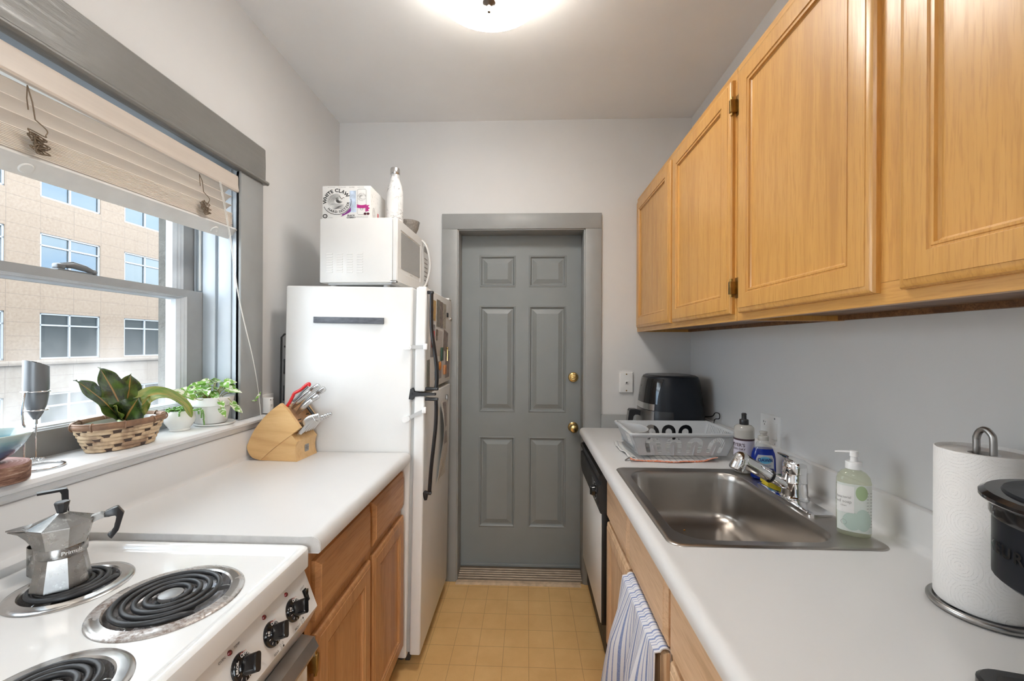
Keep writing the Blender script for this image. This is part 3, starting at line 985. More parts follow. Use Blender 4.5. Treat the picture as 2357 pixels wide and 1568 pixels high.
# ------------------------------------------------------------------ cabinet pieces
DOORP = [(0, -0.019), (0, -0.010), (0.0025, -0.0055), (0.008, -0.0028), (0.014, -0.0016), (0.0145, -0.0002), (0.016, 0), (0.054, 0), (0.0555, -0.003), (0.059, -0.0035), (0.060, -0.002), (0.064, -0.002), (0.065, -0.007), (0.069, -0.0095)]
DRAWP = [(0, -0.019), (0, -0.009), (0.016, -0.0022), (0.0175, 0)]
def cab_door(y0, y1, z0, z1, X, s, name, mat, parent, prof=DOORP):
    m = MB(); m.ringpanel(y0, y1, z0, z1, prof, ((X, 0, 0), Y3, Z3, X3 * s))
    return m.build(name, mat, parent, smooth=22)
def hinge(y, z, X, s, parent, h=0.055):
    m = MB()
    m.box(min(X - s * 0.020, X + s * 0.003), max(X - s * 0.020, X + s * 0.003), y - 0.006, y + 0.006, z - h / 2 + 0.008, z + h / 2 - 0.008, 0.002)
    m.cyl((X - s * 0.004, y, z - h / 2), (X - s * 0.004, y, z + h / 2), 0.0042, n=10)
    m.box(min(X - s * 0.0205, X - s * 0.0175), max(X - s * 0.0205, X - s * 0.0175), y - 0.016, y + 0.004, z - h / 2 - 0.004, z + h / 2 + 0.004, 0.001)
    return m.build('hinge', 'brass_old', parent, smooth=40)

# ---------------- left base cabinet
lc = thing('base_cabinet', 'brown oak base cabinet under the white counter between stove and refrigerator', 'cabinet', (-0.82, 1.36, 0))
m = MB(); m.box(-1.10, -0.548, 0.979, 1.738, 0.10, 0.884); m.box(-1.10, -0.600, 0.985, 1.735, 0.0, 0.10)
m.build('carcass', 'oak_brown', lc, smooth=0)
m = MB()
for y0, y1 in ((0.979, 1.018), (1.362, 1.396), (1.775 - 0.06, 1.738)):
    m.box(-0.549, -0.529, y0, y1, 0.10, 0.884)
for z0, z1 in ((0.10, 0.135), (0.668, 0.702), (0.848, 0.884)):
    m.box(-0.549, -0.5295, 0.979, 1.738, z0, z1)
m.build('face_frame', 'oak_brown', lc, smooth=0)
for y0, y1 in ((1.010, 1.366), (1.390, 1.732)):
    cab_door(y0, y1, 0.701, 0.850, -0.510, 1, 'drawer', 'oak_brown_long', lc, DRAWP)
for y0, y1, hy in ((1.008, 1.366, 1.004), (1.390, 1.732, None)):
    d = cab_door(y0, y1, 0.120, 0.670, -0.510, 1, 'door', 'oak_brown', lc)
    if hy:
        for z in (0.605, 0.20):
            hinge(hy, z, -0.510, 1, d, 0.062)

# ---------------- left countertop with its backsplash
m = MB()
P1 = [(-1.118, 0.8855), (-0.494, 0.8855), (-0.4895, 0.889), (-0.4880, 0.900), (-0.4895, 0.911), (-0.494, 0.919), (-0.502, 0.9245), (-0.512, 0.926), (-0.524, 0.9255), (-0.53, 0.925),
      (-1.085, 0.925), (-1.094, 0.9275), (-1.099, 0.935), (-1.100, 0.945), (-1.100, 1.034), (-1.102, 1.039), (-1.107, 1.0415), (-1.118, 1.0415)]
m.prism(P1, 0.977, 1.744, ((0, 0, 0), X3, Z3, Y3))
P2 = [(-1.118, 0.8855), (-1.066, 0.8855), (-1.064, 0.889), (-1.064, 0.923), (-1.067, 0.925), (-1.085, 0.925), (-1.094, 0.9275), (-1.099, 0.935), (-1.100, 0.945), (-1.100, 1.034), (-1.102, 1.039), (-1.107, 1.0415), (-1.118, 1.0415)]
m.prism(P2, 0.30, 0.977, ((0, 0, 0), X3, Z3, Y3))
m.mi = 1
m.prism([(-1.064, 0.889), (-0.4905, 0.889), (-0.4890, 0.900), (-0.4905, 0.910), (-0.495, 0.918), (-0.503, 0.9235), (-0.513, 0.925), (-0.53, 0.924), (-1.064, 0.924)], 0.9755, 0.977, ((0, 0, 0), X3, Z3, Y3))
o = m.build('countertop', ['white_laminate', 'laminate_edge'], loc=(-0.80, 1.36, 0.885), smooth=40)
tag(o, 'white laminate countertop under the window beside the stove', 'countertop')

# ------------------------------------------------------------------ stove
st = thing('electric_stove', 'white electric coil stove in the left foreground', 'stove', (-0.78, 0.66, 0))
SX0, SX1, SY0, SY1, SZ = -1.056, -0.506, 0.352, 0.970, 0.912
m = MB(); m.box(SX0 + 0.01, -0.524, SY0 + 0.008, SY1 - 0.006, 0.02, 0.872, 0.003)
m.build('body', 'enamel', st)
m = MB()
fr = ((0, 0, SZ), X3, Y3, Z3)
prof = [(0, -0.044), (0, -0.010), (0.0015, -0.004), (0.006, -0.0005), (0.012, 0), (0.019, -0.001), (0.026, -0.006), (0.032, -0.0108), (0.038, -0.012)]
rings = [[Vector((a, b, SZ + h)) for a, b in rrect(SX0 + i, SX1 - i, SY0 + i, SY1 - i, max(0.022 - i * 0.3, 0.008), 5)] for i, h in prof]
m.loft(rings, True, False)
BUR = [(-0.672, 0.768, 0.118, True), (-0.900, 0.797, 0.094, False), (-0.655, 0.545, 0.094, True), (-0.900, 0.545, 0.094, False)]
ix0, ix1, iy0, iy1 = SX0 + 0.038, SX1 - 0.038, SY0 + 0.038, SY1 - 0.038
zc = SZ - 0.012
cells = [(-0.795, ix1, 0.645, iy1), (ix0, -0.795, 0.69, iy1), (-0.795, ix1, iy0, 0.645), (ix0, -0.795, iy0, 0.69)]
for (bx, by, br, _), (x0, x1, y0, y1) in zip(BUR, cells):
    N = 64
    sq, ci = [], []
    angs = sorted([2 * PI * k / N for k in range(N)] + [math.atan2(b - by, a - bx) % (2 * PI) for a in (x0, x1) for b in (y0, y1)])
    for a in angs:
        c, s_ = math.cos(a), math.sin(a)
        t = min([((x1 - bx) / c) if c > 1e-9 else ((x0 - bx) / c if c < -1e-9 else 1e9), ((y1 - by) / s_) if s_ > 1e-9 else ((y0 - by) / s_ if s_ < -1e-9 else 1e9)])
        sq.append((bx + c * t, by + s_ * t, zc)); ci.append((bx + c * (br - 0.012), by + s_ * (br - 0.012), zc))
    m.loft([sq, ci, [(p[0], p[1], zc - 0.02) for p in ci]], False, False)
# close the small frame between the cells' outer edge and the rounded inner rim
m.poly([(SX0 + 0.036, SY0 + 0.036, zc - 0.0006), (SX1 - 0.036, SY0 + 0.036, zc - 0.0006), (SX1 - 0.036, iy0, zc - 0.0006), (SX0 + 0.036, iy0, zc - 0.0006)])
m.build('cooktop', 'enamel', st, smooth=35)
for bx, by, br, front in BUR:
    pan = MB()
    pan.lathe([(br * 0.30, -0.026), (br * 0.55, -0.024), (br - 0.034, -0.014), (br - 0.027, -0.003), (br - 0.024, 0.003)], (bx, by, zc), 56, cap0=False, cap1=False)
    po = pan.build('drip_pan', 'drip_chrome', st, smooth=45)
    rim = MB()
    rim.lathe([(br - 0.0242, 0.0025), (br - 0.021, 0.0055), (br - 0.010, 0.0045), (br - 0.002, 0.003), (br, 0.0008), (br - 0.001, 0.0)], (bx, by, zc), 56, cap0=False, cap1=False)
    rim.build('rim', 'drip_rim_rusty' if (bx, by) == BUR[0][:2] else 'drip_rim', po, smooth=45)
    hol = MB(); hol.lathe([(0.0, -0.0262), (br * 0.33, -0.0258)], (bx, by, zc), 32, cap0=False, cap1=False)
    hol.build('hole', 'dark_slot', po)
    coil = MB()
    turns = 4.0 if br > 0.1 else 3.3
    r0, r1 = 0.026, br - 0.030
    pts = []
    a_end = R(-40) if bx > -0.8 else R(20)
    for k in range(int(turns * 40) + 1):
        t = k / (turns * 40)
        a = a_end - (1 - t) * turns * 2 * PI
        pts.append((bx + (r0 + (r1 - r0) * t) * math.cos(a), by + (r0 + (r1 - r0) * t) * math.sin(a), zc + 0.0085))
    e = Vector(pts[-1]); d = Vector((math.cos(a_end - 0.7), math.sin(a_end - 0.7), 0)) * 0.02
    pts = [Vector((bx + 0.012 * math.cos(a_end - turns * 2 * PI), by + 0.012 * math.sin(a_end - turns * 2 * PI), zc - 0.014)), Vector((bx + 0.020 * math.cos(a_end - turns * 2 * PI), by + 0.020 * math.sin(a_end - turns * 2 * PI), zc + 0.004))] + [Vector(p) for p in pts] + [e + Vector((-math.sin(a_end), math.cos(a_end), 0)) * 0.014 + Vector((0, 0, -0.004)), e + Vector((-math.sin(a_end), math.cos(a_end), 0)) * 0.024 + Vector((0, 0, -0.020))]
    coil.tube(pts, 0.0047, 10, flat=((0, 0, 1), 1.0))
    co = coil.build('coil', 'coil_iron', st, smooth=60)
    cp = MB(); cp.lathe([(0.0, 0.0125), (0.016, 0.0125), (0.0195, 0.0105), (0.0195, 0.004), (0.0, 0.004)], (bx, by, zc), 28, cap0=False, cap1=False)
    cp.build('cap', 'coil_cap', co, smooth=40)
    sp = MB()
    for k in range(3):
        a = R(30 + 120 * k)
        p = Vector((bx, by, 0)); dd = Vector((math.cos(a), math.sin(a), 0)); nn = Vector((-dd.y, dd.x, 0))
        sp.prism([(0.012, zc - 0.004), (br - 0.027, zc - 0.0045), (br - 0.022, zc + 0.001), (br - 0.030, zc + 0.0042), (0.012, zc + 0.0042)], -0.001, 0.001, (p, dd, Z3, nn))
    sp.build('support', 'steel_dull', co, smooth=0)
# control panel: slanted face, then tucked back under
PT, PB = Vector((-0.522, 0, 0.851)), Vector((-0.491, 0, 0.769))
m = MB()
m.prism([(-0.545, 0.866), (-0.526, 0.860), (PT.x, PT.z), (-0.4925, 0.7735), (PB.x, PB.z), (-0.4925, 0.765), (-0.522, 0.708), (-0.545, 0.70)], SY0 + 0.004, SY1 - 0.004, ((0, 0, 0), X3, Z3, Y3))
cpn = m.build('control_panel', 'enamel', st, smooth=20)
PN = Vector((0.9333, 0, 0.359)); PU = Y3; PV = Vector((-0.359, 0, 0.9333))
def on_panel(y, w, lift=0.0):
    """w: distance down the slanted face from its top edge"""
    return Vector((PT.x, y, PT.z)) - PV * w + PN * lift
def knob(y, w, R_, oven=False):
    k = MB()
    c = on_panel(y, w)
    k.lathe([(R_, 0.0), (R_, 0.003), (R_ - 0.002, 0.006), (R_ * 0.60, 0.0085), (R_ * 0.56, 0.0105), (0, 0.0105)], c, 40, PN, True, False)
    # finger bar, turned so its grip stands across the panel
    a = PU * 0.52 + PV * 0.85; a.normalize(); b = a.cross(PN).normalized()
    k.loft([[c + a * p + b * q + PN * h for p, q in rrect(-R_ * 0.62, R_ * 0.66, -w_, w_, w_ * 0.8, 4)] for h, w_ in ((0.008, R_ * 0.40), (0.014, R_ * 0.36), (0.030, R_ * 0.34), (0.033, R_ * 0.27))])
    o = k.build('knob', 'black_gloss', cpn, smooth=35)
    t = MB()
    fn = lambda ang, rad, size: plane(c + PN * 0.0075 + (PU * math.cos(ang) + PV * math.sin(ang)) * rad, PU, PV)
    def dial(txt, ang, size):
        ca = Vector((0, 0, 0))
        rad = R_ * 0.80
        u = -PU * math.sin(ang) + PV * math.cos(ang); v_ = PU * math.cos(ang) + PV * math.sin(ang)
        t.text(txt, size, plane(c + PN * 0.0092 + v_ * rad, -u, v_), bold=0.00022)
    dial('OFF', R(80), 0.0088); dial('BROIL' if oven else 'HI', R(150), 0.0070 if oven else 0.0088); dial('WM' if oven else 'LO', R(38), 0.0082)
    for an in (185, 215, 245, 270):
        u = Vector(PU * math.cos(R(an)) + PV * math.sin(R(an)))
        wv = u.cross(PN)
        q = c + PN * 0.0088
        t.poly([q + u * R_ * 0.70 - wv * 0.0006, q + u * R_ * 0.88 - wv * 0.0006, q + u * R_ * 0.88 + wv * 0.0006, q + u * R_ * 0.70 + wv * 0.0006])
    t.mi = 1
    u = Vector(PU * math.cos(R(80)) + PV * math.sin(R(80))); wv = u.cross(PN); q = c + PN * 0.0088
    t.poly([q + u * R_ * 0.955 - wv * 0.008, q + u * R_ * 0.98 - wv * 0.008, q + u * R_ * 0.98 + wv * 0.008, q + u * R_ * 0.955 + wv * 0.008])
    t.build('dial_marking', ['plate_white', 'red_mark'], cpn, smooth=0, recalc=False)
pm('red_mark', lin(0.60, 0.05, 0.02), 0.5)
pm('ink_black', lin(0.02, 0.02, 0.02), 0.55)
pm('ink_grey', lin(0.30, 0.29, 0.28), 0.6)
pm('lens_red', lin(0.16, 0.006, 0.012), 0.1, Coat_Weight=1.0)
knob(0.888, 0.047, 0.0235); knob(0.813, 0.047, 0.0235); knob(0.726, 0.046, 0.0245, True); knob(0.55, 0.047, 0.0235); knob(0.45, 0.047, 0.0235)
for y in (0.884, 0.809, 0.7135, 0.546):
    m = MB(); m.lathe([(0.0045, 0), (0.0045, 0.002), (0.003, 0.004), (0, 0.0045)], on_panel(y, 0.009), 18, PN, True, False)
    m.build('indicator_lamp', 'lens_red', cpn, smooth=50)
m = MB()
m.loft([[on_panel(0.941 + p, 0.046 + q, h) for p, q in rrect(-0.0065, 0.0065, -0.014, 0.014, 0.001, 2)] for h in (0, 0.002)])
m.prism([(0.034, 0.0015), (0.058, 0.0015), (0.058, 0.0028), (0.047, 0.0038), (0.035, 0.0085)], 0.936, 0.946, (Vector((PT.x, 0, PT.z)), -PV, PN, Y3))
m.build('rocker_switch', 'black_gloss', cpn, smooth=25)
m = MB()
def ptext(txt, y, w, size, up=PV, right=PU):
    m.text(txt, size, plane(on_panel(y, w, 0.0006), right, up))
ptext('LIGHT', 0.938, 0.027, 0.0062); ptext('FRONT', 0.884, 0.0835, 0.0062); ptext('REAR', 0.808, 0.0835, 0.0062)
ptext('TEMP', 0.732, 0.009, 0.0062); ptext('OVEN', 0.695, 0.009, 0.0062)
for yb, filled in ((0.9045, 3), (0.8275, 1)):
    for k in range(4):
        c = on_panel(yb + (k % 2 - 0.5) * 0.0075, 0.0815 - (k // 2 - 0.5) * 0.006, 0.0006)
        ring = circle(c, 0.0022, 14, PU, PV)
        if k == filled:
            m.poly(ring)
        else:
            m.loft([ring, circle(c, 0.0017, 14, PU, PV)], False, False)
m.build('lettering', 'ink_black', cpn, smooth=0, recalc=False)
m = MB(); m.box(-0.525, -0.507, SY0 + 0.012, 0.955, 0.14, 0.690, 0.004)
od = m.build('oven_door', 'enamel', st)
m = MB()
m.prism([(-0.516, 0.716), (-0.488, 0.712), (-0.476, 0.690), (-0.490, 0.664), (-0.510, 0.664), (-0.510, 0.668), (-0.493, 0.668), (-0.481, 0.690), (-0.491, 0.708), (-0.516, 0.711)], SY0 + 0.02, 0.945, ((0, 0, 0), X3, Z3, Y3))
m.box(-0.512, -0.485, 0.9435, 0.946, 0.666, 0.712)
m.build('handle', 'steel_dull', od, smooth=20)
m = MB(); m.box(-0.525, -0.508, SY0 + 0.012, 0.955, 0.03, 0.128, 0.004)
m.build('storage_drawer', 'enamel', st)

# ------------------------------------------------------------------ refrigerator (leans forward a little)
LEAN = R(0.85)
fg = thing('refrigerator', 'white top-freezer refrigerator with black handles at the end of the left counter', 'refrigerator', (-0.44, 1.75, 0))
FT_ = Matrix.Translation((-0.44, 0, 0.02)) @ Matrix.Rotation(LEAN, 4, 'Y') @ Matrix.Translation((0.44, 0, -0.02))
FY0_, FY1_ = 1.750, 2.330
m = MB(FT_); m.box(-1.055, -0.508, FY0_, FY1_, 0.052, 1.622, 0.008, 3); m.build('cabinet_body', 'fridge_white', fg)
m = MB(FT_)
m.box(-0.512, -0.493, FY0_ + 0.010, FY1_ - 0.01, 0.075, 1.162, 0.003); m.box(-0.512, -0.493, FY0_ + 0.010, FY1_ - 0.01, 1.186, 1.614, 0.003)
m.build('gasket', 'gasket', fg)
m = MB(FT_); m.box(-0.494, -0.449, FY0_ - 0.002, FY1_, 1.182, 1.6225, 0.007, 3); fz = m.build('freezer_door', 'fridge_white', fg)
m = MB(FT_); m.box(-0.494, -0.449, FY0_ - 0.002, FY1_, 0.070, 1.164, 0.007, 3); fd = m.build('fridge_door', 'fridge_white', fg)
def fhandle(pts, par):
    m = MB(FT_)
    m.tube(bez(pts, 8), 0.0105, 10, flat=((0, 1, 0), 0.75))
    for p in (pts[0], pts[-1]):
        m.box(-0.450, p[0] + 0.009, p[1] - 0.010, p[1] + 0.010, p[2] - 0.0065, p[2] + 0.0065, 0.003)
    m.build('handle', 'black_satin', par, smooth=45)
hy = FY0_ + 0.013
fhandle([(-0.432, hy, 1.602), (-0.431, hy, 1.52), (-0.428, hy, 1.44), (-0.415, hy, 1.36), (-0.405, hy, 1.29), (-0.402, hy, 1.24), (-0.404, hy, 1.194)], fz)
fhandle([(-0.404, hy, 1.150), (-0.402, hy, 1.10), (-0.404, hy, 1.03), (-0.411, hy, 0.95), (-0.419, hy, 0.86), (-0.423, hy, 0.79), (-0.425, hy, 0.752)], fd)
m = MB(FT_); m.tube([(-0.448, hy, 0.757), (-0.441, hy, 0.74), (-0.440, hy, 0.722)], [0.011, 0.011, 0.006], 10); m.build('handle_foot', 'black_satin', fd, smooth=45)
m = MB(FT_)
m.prism([(-0.516, 1.150), (-0.510, 1.192), (-0.500, 1.198), (-0.492, 1.182), (-0.470, 1.178), (-0.405, 1.176), (-0.405, 1.168), (-0.470, 1.166), (-0.492, 1.160), (-0.500, 1.148)], FY0_ - 0.006, FY0_ + 0.02, ((0, 0, 0), X3, Z3, Y3))
m.cyl((-0.506, FY0_ - 0.009, 1.173), (-0.506, FY0_ - 0.004, 1.173), 0.005, n=12)
m.build('hinge', 'black_matte', fg, smooth=25)
m = MB(FT_); m.box(-0.485, -0.452, FY0_ + 0.004, FY0_ + 0.05, 1.622, 1.626, 0.001); m.box(-0.50, -0.452, FY1_ - 0.06, FY1_ - 0.005, 1.6222, 1.634, 0.004); m.build('hinge_cover', 'appliance_white', fg)
m = MB(FT_)
for y in (FY0_ + 0.05, FY1_ - 0.05):
    for x in (-0.54, -1.0):
        m.cyl((x, y, 0.024 if x > -0.8 else 0.03), (x, y, 0.055), 0.018, n=14)
m.build('foot', 'black_matte', fg)
m = MB(FT_); m.box(-0.52, -0.50, FY0_ + 0.03, FY1_ - 0.03, 0.024, 0.068, 0.002); m.build('toe_grille', 'black_matte', fg)
m = MB(FT_)
zz0, zz1 = 0.18, 1.40
ys0, ys1 = FY0_ + 0.03, FY1_ - 0.03
m.tube([(-1.088, ys0, zz0), (-1.088, ys0, zz1), (-1.075, ys0, zz1 + 0.014), (-1.060, ys0, zz1 + 0.014)], 0.004, 8)
m.tube([(-1.088, ys1, zz0), (-1.088, ys1, zz1), (-1.075, ys1, zz1 + 0.014), (-1.060, ys1, zz1 + 0.014)], 0.004, 8)
k = 0
pts = []
z = zz1 - 0.04
while z > zz0:
    a, b = (ys0 + 0.012, ys1 - 0.012) if k % 2 == 0 else (ys1 - 0.012, ys0 + 0.012)
    pts += [(-1.080, a, z), (-1.080, b, z)]
    k += 1; z -= 0.058
m.tube(pts, 0.0045, 6)
m.build('condenser_coil', 'black_matte', fg, smooth=60)

# ---------------- what is fixed to the refrigerator
def ftr(x, y, z):
    return FT_ @ Vector((x, y, z))
m = MB(FT_); m.box(-0.928, -0.628, FY0_ - 0.0105, FY0_ - 0.0005, 1.464, 1.490, 0.001)
m2 = m.build('magnetic_strip', 'magnet_bar', loc=(-0.78, 1.745, 1.477)); tag(m2, 'dark grey magnetic bar on the side of the refrigerator', 'magnet')
for zc_, dz, lab in ((1.368, 0.004, 'white child lock strap beside the freezer door, upper of two'), (1.066, 0.040, 'white child lock strap beside the refrigerator door, lower of two')):
    t = thing('child_lock', lab, 'lock', ftr(-0.48, FY0_, zc_), 0, 'child lock straps on the refrigerator')
    a = ftr(-0.524, FY0_ - 0.008, zc_); b = ftr(-0.445, FY0_ - 0.010, zc_ + dz)
    d = (b - a).normalized(); up = Vector((-d.z, 0, d.x))
    m = MB()
    m.loft([[a + d * p + up * q + Y3 * h for p, q in rrect(-0.017, 0.017, -0.0105, 0.0105, 0.009, 5)] for h in (0.0075, -0.004, -0.006)])
    m.loft([[a + d * p + up * q + Y3 * h for p, q in rrect(-0.008, 0.010, -0.0055, 0.0055, 0.005, 5)] for h in (-0.006, -0.0075)])
    m.build('latch', 'plastic_white', t, smooth=35)
    m = MB()
    m.loft([[a + d * p + up * q + Y3 * h for p, q in rrect(0.014, 0.086, -0.0075, 0.0075, 0.003, 3)] for h in (-0.001, 0.001)])
    m.build('strap', 'strap_clear', t, smooth=35)
    m = MB()
    c = ftr(-0.447, FY0_ + 0.006, zc_ + dz)
    m.box(c.x - 0.010, c.x + 0.008, FY0_ - 0.0165, FY0_ - 0.0025, c.z - 0.013, c.z + 0.013, 0.004)
    m.build('anchor', 'plastic_white', t, smooth=35)
m = MB(FT_)   # adhesive mark of an earlier lock is left as the pad behind the latch
c0 = (-0.527, 1.376)
m.loft([[(c0[0] + p, FY0_ - h, c0[1] + q) for p, q in rrect(-0.013, 0.013, -0.011, 0.011, 0.005, 4)] for h in (0.0003, 0.0018)])
tag(m.build('adhesive_pad', 'plastic_white', loc=ftr(-0.527, FY0_, 1.376)), 'small white adhesive pad behind the upper child lock', 'adhesive pad')

def photo_mat(name, cols, sc=(30, 60, 30), seed=0.0):
    n = NT(name)
    f = n.noise(n.co(tuple(c * 1.7 for c in sc), loc=(seed, seed * 1.7, seed * 0.6)), 1.0, 5, 0.7, 0.3)
    n.set(Base_Color=n.ramp(f, [(0.34 + 0.32 * i / max(1, len(cols) - 1), c) for i, c in enumerate(cols)], 'LINEAR'), Roughness=0.3)
photo_mat('photo_yellow', [lin(0.06, 0.09, 0.22), lin(0.55, 0.33, 0.06), lin(0.60, 0.38, 0.08), lin(0.10, 0.08, 0.07)], (20, 14, 10), 3)
photo_mat('photo_dark', [lin(0.02, 0.015, 0.012), lin(0.09, 0.06, 0.045), lin(0.30, 0.19, 0.14), lin(0.10, 0.11, 0.08)], (30, 34, 26), 5)
photo_mat('photo_green', [lin(0.03, 0.03, 0.025), lin(0.10, 0.12, 0.08), lin(0.28, 0.20, 0.15), lin(0.04, 0.03, 0.03)], (30, 34, 26), 9)
photo_mat('photo_field', [lin(0.05, 0.05, 0.05), lin(0.25, 0.20, 0.12), lin(0.50, 0.45, 0.38), lin(0.05, 0.045, 0.05)], (30, 34, 26), 11)
photo_mat('photo_blue', [lin(0.10, 0.10, 0.12), lin(0.25, 0.28, 0.33), lin(0.42, 0.30, 0.24), lin(0.12, 0.08, 0.06)], (30, 34, 26), 14)
photo_mat('card_print', [lin(0.46, 0.40, 0.37), lin(0.56, 0.50, 0.46), lin(0.50, 0.44, 0.40), lin(0.16, 0.15, 0.13)], (90, 130, 110), 2)
photo_mat('photo_grey', [lin(0.12, 0.11, 0.11), lin(0.25, 0.22, 0.22), lin(0.35, 0.31, 0.30)], (30, 34, 26), 21)
pm('magnet_red', lin(0.55, 0.012, 0.016), 0.3)
pm('magnet_green', lin(0.02, 0.075, 0.045), 0.4)
pm('magnet_orange', lin(0.52, 0.22, 0.06), 0.45)
pm('magnet_teal', lin(0.06, 0.10, 0.11), 0.5, vary=0.3)
pm('magnet_wood', lin(0.50, 0.21, 0.08), 0.5)
FXD = -0.449
def onfridge(name, mat, y0, y1, z0, z1, label, cat, tilt=0.0, th=0.0012, bev=0.0, grp=None, off=0.0):
    c = Vector((FXD + 0.0004 + off, (y0 + y1) / 2, (z0 + z1) / 2))
    m = MB(FT_ @ Matrix.Translation(c) @ Matrix.Rotation(R(tilt), 4, 'X'))
    m.box(0, th, -(y1 - y0) / 2, (y1 - y0) / 2, -(z1 - z0) / 2, (z1 - z0) / 2, bev)
    o = m.build(name, mat, loc=FT_ @ c)
    tag(o, label, cat, grp)
    return o
G1 = 'photo prints on the freezer door'
onfridge('photo_print', 'photo_yellow', 1.83, 1.925, 1.490, 1.582, 'photo print with a yellow figure beside the upper black handle', 'photo', 0, grp=G1)
onfridge('photo_print', 'photo_green', 1.945, 2.020, 1.465, 1.593, 'dark photo print with green patch, left of three tall prints on the freezer', 'photo', 0, grp=G1)
onfridge('photo_print', 'photo_dark', 2.026, 2.088, 1.462, 1.590, 'dark photo print in the middle of three tall prints on the freezer', 'photo', 0, grp=G1)
onfridge('photo_print', 'photo_field', 2.094, 2.165, 1.462, 1.588, 'photo print with pale sky, right of three tall prints on the freezer', 'photo', 0, grp=G1)
onfridge('photo_print', 'photo_grey', 1.83, 1.915, 1.326, 1.472, 'grey photo print behind the red magnet on the freezer', 'photo', 0, grp=G1)
onfridge('greeting_card', 'card_print', 1.928, 2.085, 1.325, 1.450, 'pale speckled card pinned in the middle of the freezer door', 'card', -3)
onfridge('photo_print', 'photo_dark', 2.115, 2.225, 1.345, 1.450, 'dark tilted photo print near the far edge of the freezer door', 'photo', -9, grp=G1)
onfridge('photo_print', 'photo_green', 1.775, 1.825, 1.195, 1.315, 'photo print half hidden by the bend of the upper black handle', 'photo', 2, grp=G1)
onfridge('photo_print', 'photo_blue', 1.925, 2.075, 1.215, 1.300, 'wide photo print under the orange and teal magnets', 'photo', 0, grp=G1)
onfridge('photo_print', 'photo_dark', 2.175, 2.285, 1.205, 1.345, 'photo print at the lower far corner of the freezer door', 'photo', 0, grp=G1)
onfridge('magnet', 'magnet_red', 1.848, 1.888, 1.367, 1.443, 'red bottle-shaped magnet beside the upper black handle', 'magnet', 0, 0.006, 0.003, off=0.0016)
onfridge('magnet', 'magnet_green', 2.045, 2.092, 1.300, 1.366, 'dark green plaque magnet at the corner of the speckled card', 'magnet', 0, 0.006, 0.001, off=0.0016)
onfridge('magnet', 'magnet_teal', 1.925, 1.965, 1.240, 1.290, 'dark teal cup-shaped magnet on the wide photo print', 'magnet', 0, 0.008, 0.003, off=0.0016)
m = MB(FT_); m.sphere((FXD + 0.006, 2.02, 1.277), 0.022, 18, 10, (0.25, 1, 1)); tag(m.build('magnet', 'magnet_orange', loc=ftr(FXD + 0.006, 2.02, 1.277)), 'round orange fruit-shaped magnet on the wide photo print', 'magnet')
onfridge('clothespin', 'magnet_wood', 2.125, 2.165, 1.228, 1.275, 'orange wooden clip magnet near the lower far photo print', 'clip', 0, 0.010, 0.002)
m = MB(FT_)
m.tube(circle((FXD + 0.004, 1.946, 1.437), 0.014, 20, Y3, Z3), 0.0018, 6, True); m.box(FXD + 0.001, FXD + 0.006, 1.940, 1.952, 1.40, 1.425, 0.002)
tag(m.build('key_ring', 'bronze_dark', loc=ftr(FXD + 0.004, 1.946, 1.437)), 'dark round key ring magnet at the top of the speckled card', 'magnet')
m = MB(FT_); m.tube([(FXD + 0.006, 2.195, 1.36), (FXD + 0.007, 2.197, 1.33), (FXD + 0.006, 2.198, 1.295)], [0.004, 0.0025, 0.005], 10); m.sphere((FXD + 0.006, 2.195, 1.362), 0.006, 12, 8)
tag(m.build('bottle_opener', 'brass', loc=ftr(FXD + 0.006, 2.195, 1.33)), 'slim brass bottle opener hanging by the far photo prints', 'bottle opener')
onfridge('magnet', 'black_matte', 2.185, 2.218, 1.525, 1.548, 'small black square magnet right of the tall prints', 'magnet', 0, 0.004, 0.001)
m = MB(FT_); m.lathe([(0.012, 0), (0.012, 0.004), (0.008, 0.008), (0, 0.009)], (FXD, 2.300, 1.520), 18, (1, 0, 0), True, False); tag(m.build('magnet', 'steel_satin', loc=ftr(FXD, 2.300, 1.520)), 'round silver magnet on the far upper edge of the freezer door', 'magnet')
# hanging newspaper page
n = NT('newsprint')
v = n.co()
f = n.noise(n.co((1, 60, 420)), 1.0, 3, 0.6)
col = n.math('LESS_THAN', n.math('FRACT', n.math('MULTIPLY', n.sep(v)[1], 28.0)), 0.88)
c = n.mix(n.math('MULTIPLY', n.math('MULTIPLY', n.ramp(f, [(0.42, 1.0), (0.56, 0.0)]), col), 0.40), lin(0.66, 0.64, 0.60), lin(0.25, 0.24, 0.23))
n.set(Base_Color=c, Roughness=0.8)
nw = thing('newspaper_page', 'long curling newspaper page clipped to the lower refrigerator door', 'newspaper', ftr(FXD, 2.13, 0.95))
def page(u, v):
    z = 1.095 - v * 0.385 + 0.006 * math.sin(u * 5)
    y = 2.045 + 0.185 * u + 0.030 * math.sin(v * 4.5 - 0.4) * v - 0.045 * v * v * (1 - u)
    x = FXD + 0.003 + 0.020 * (1 - u) * math.sin(min(1, v * 1.25) * PI) + 0.006 * math.sin(9 * v + 3 * u) * v + 0.004
    return FT_ @ Vector((x, y, z))
m = MB(); m.solid(page, 14, 34, 0.0006); m.build('sheet', 'newsprint', nw, smooth=60)
for (u0, u1, v0, v1) in ((0.18, 0.72, 0.03, 0.36), (0.22, 0.70, 0.42, 0.58)):
    m = MB()
    m.grid(lambda a, b: page(u0 + (u1 - u0) * a, v0 + (v1 - v0) * b) + Vector((0.0007, 0, 0)), 8, 10)
    m.build('picture', 'photo_dark', nw, smooth=60)
onfridge('clip', 'steel_dull', 2.198, 2.222, 1.082, 1.115, 'small grey clip holding the newspaper page', 'clip', 0, 0.010, 0.003)

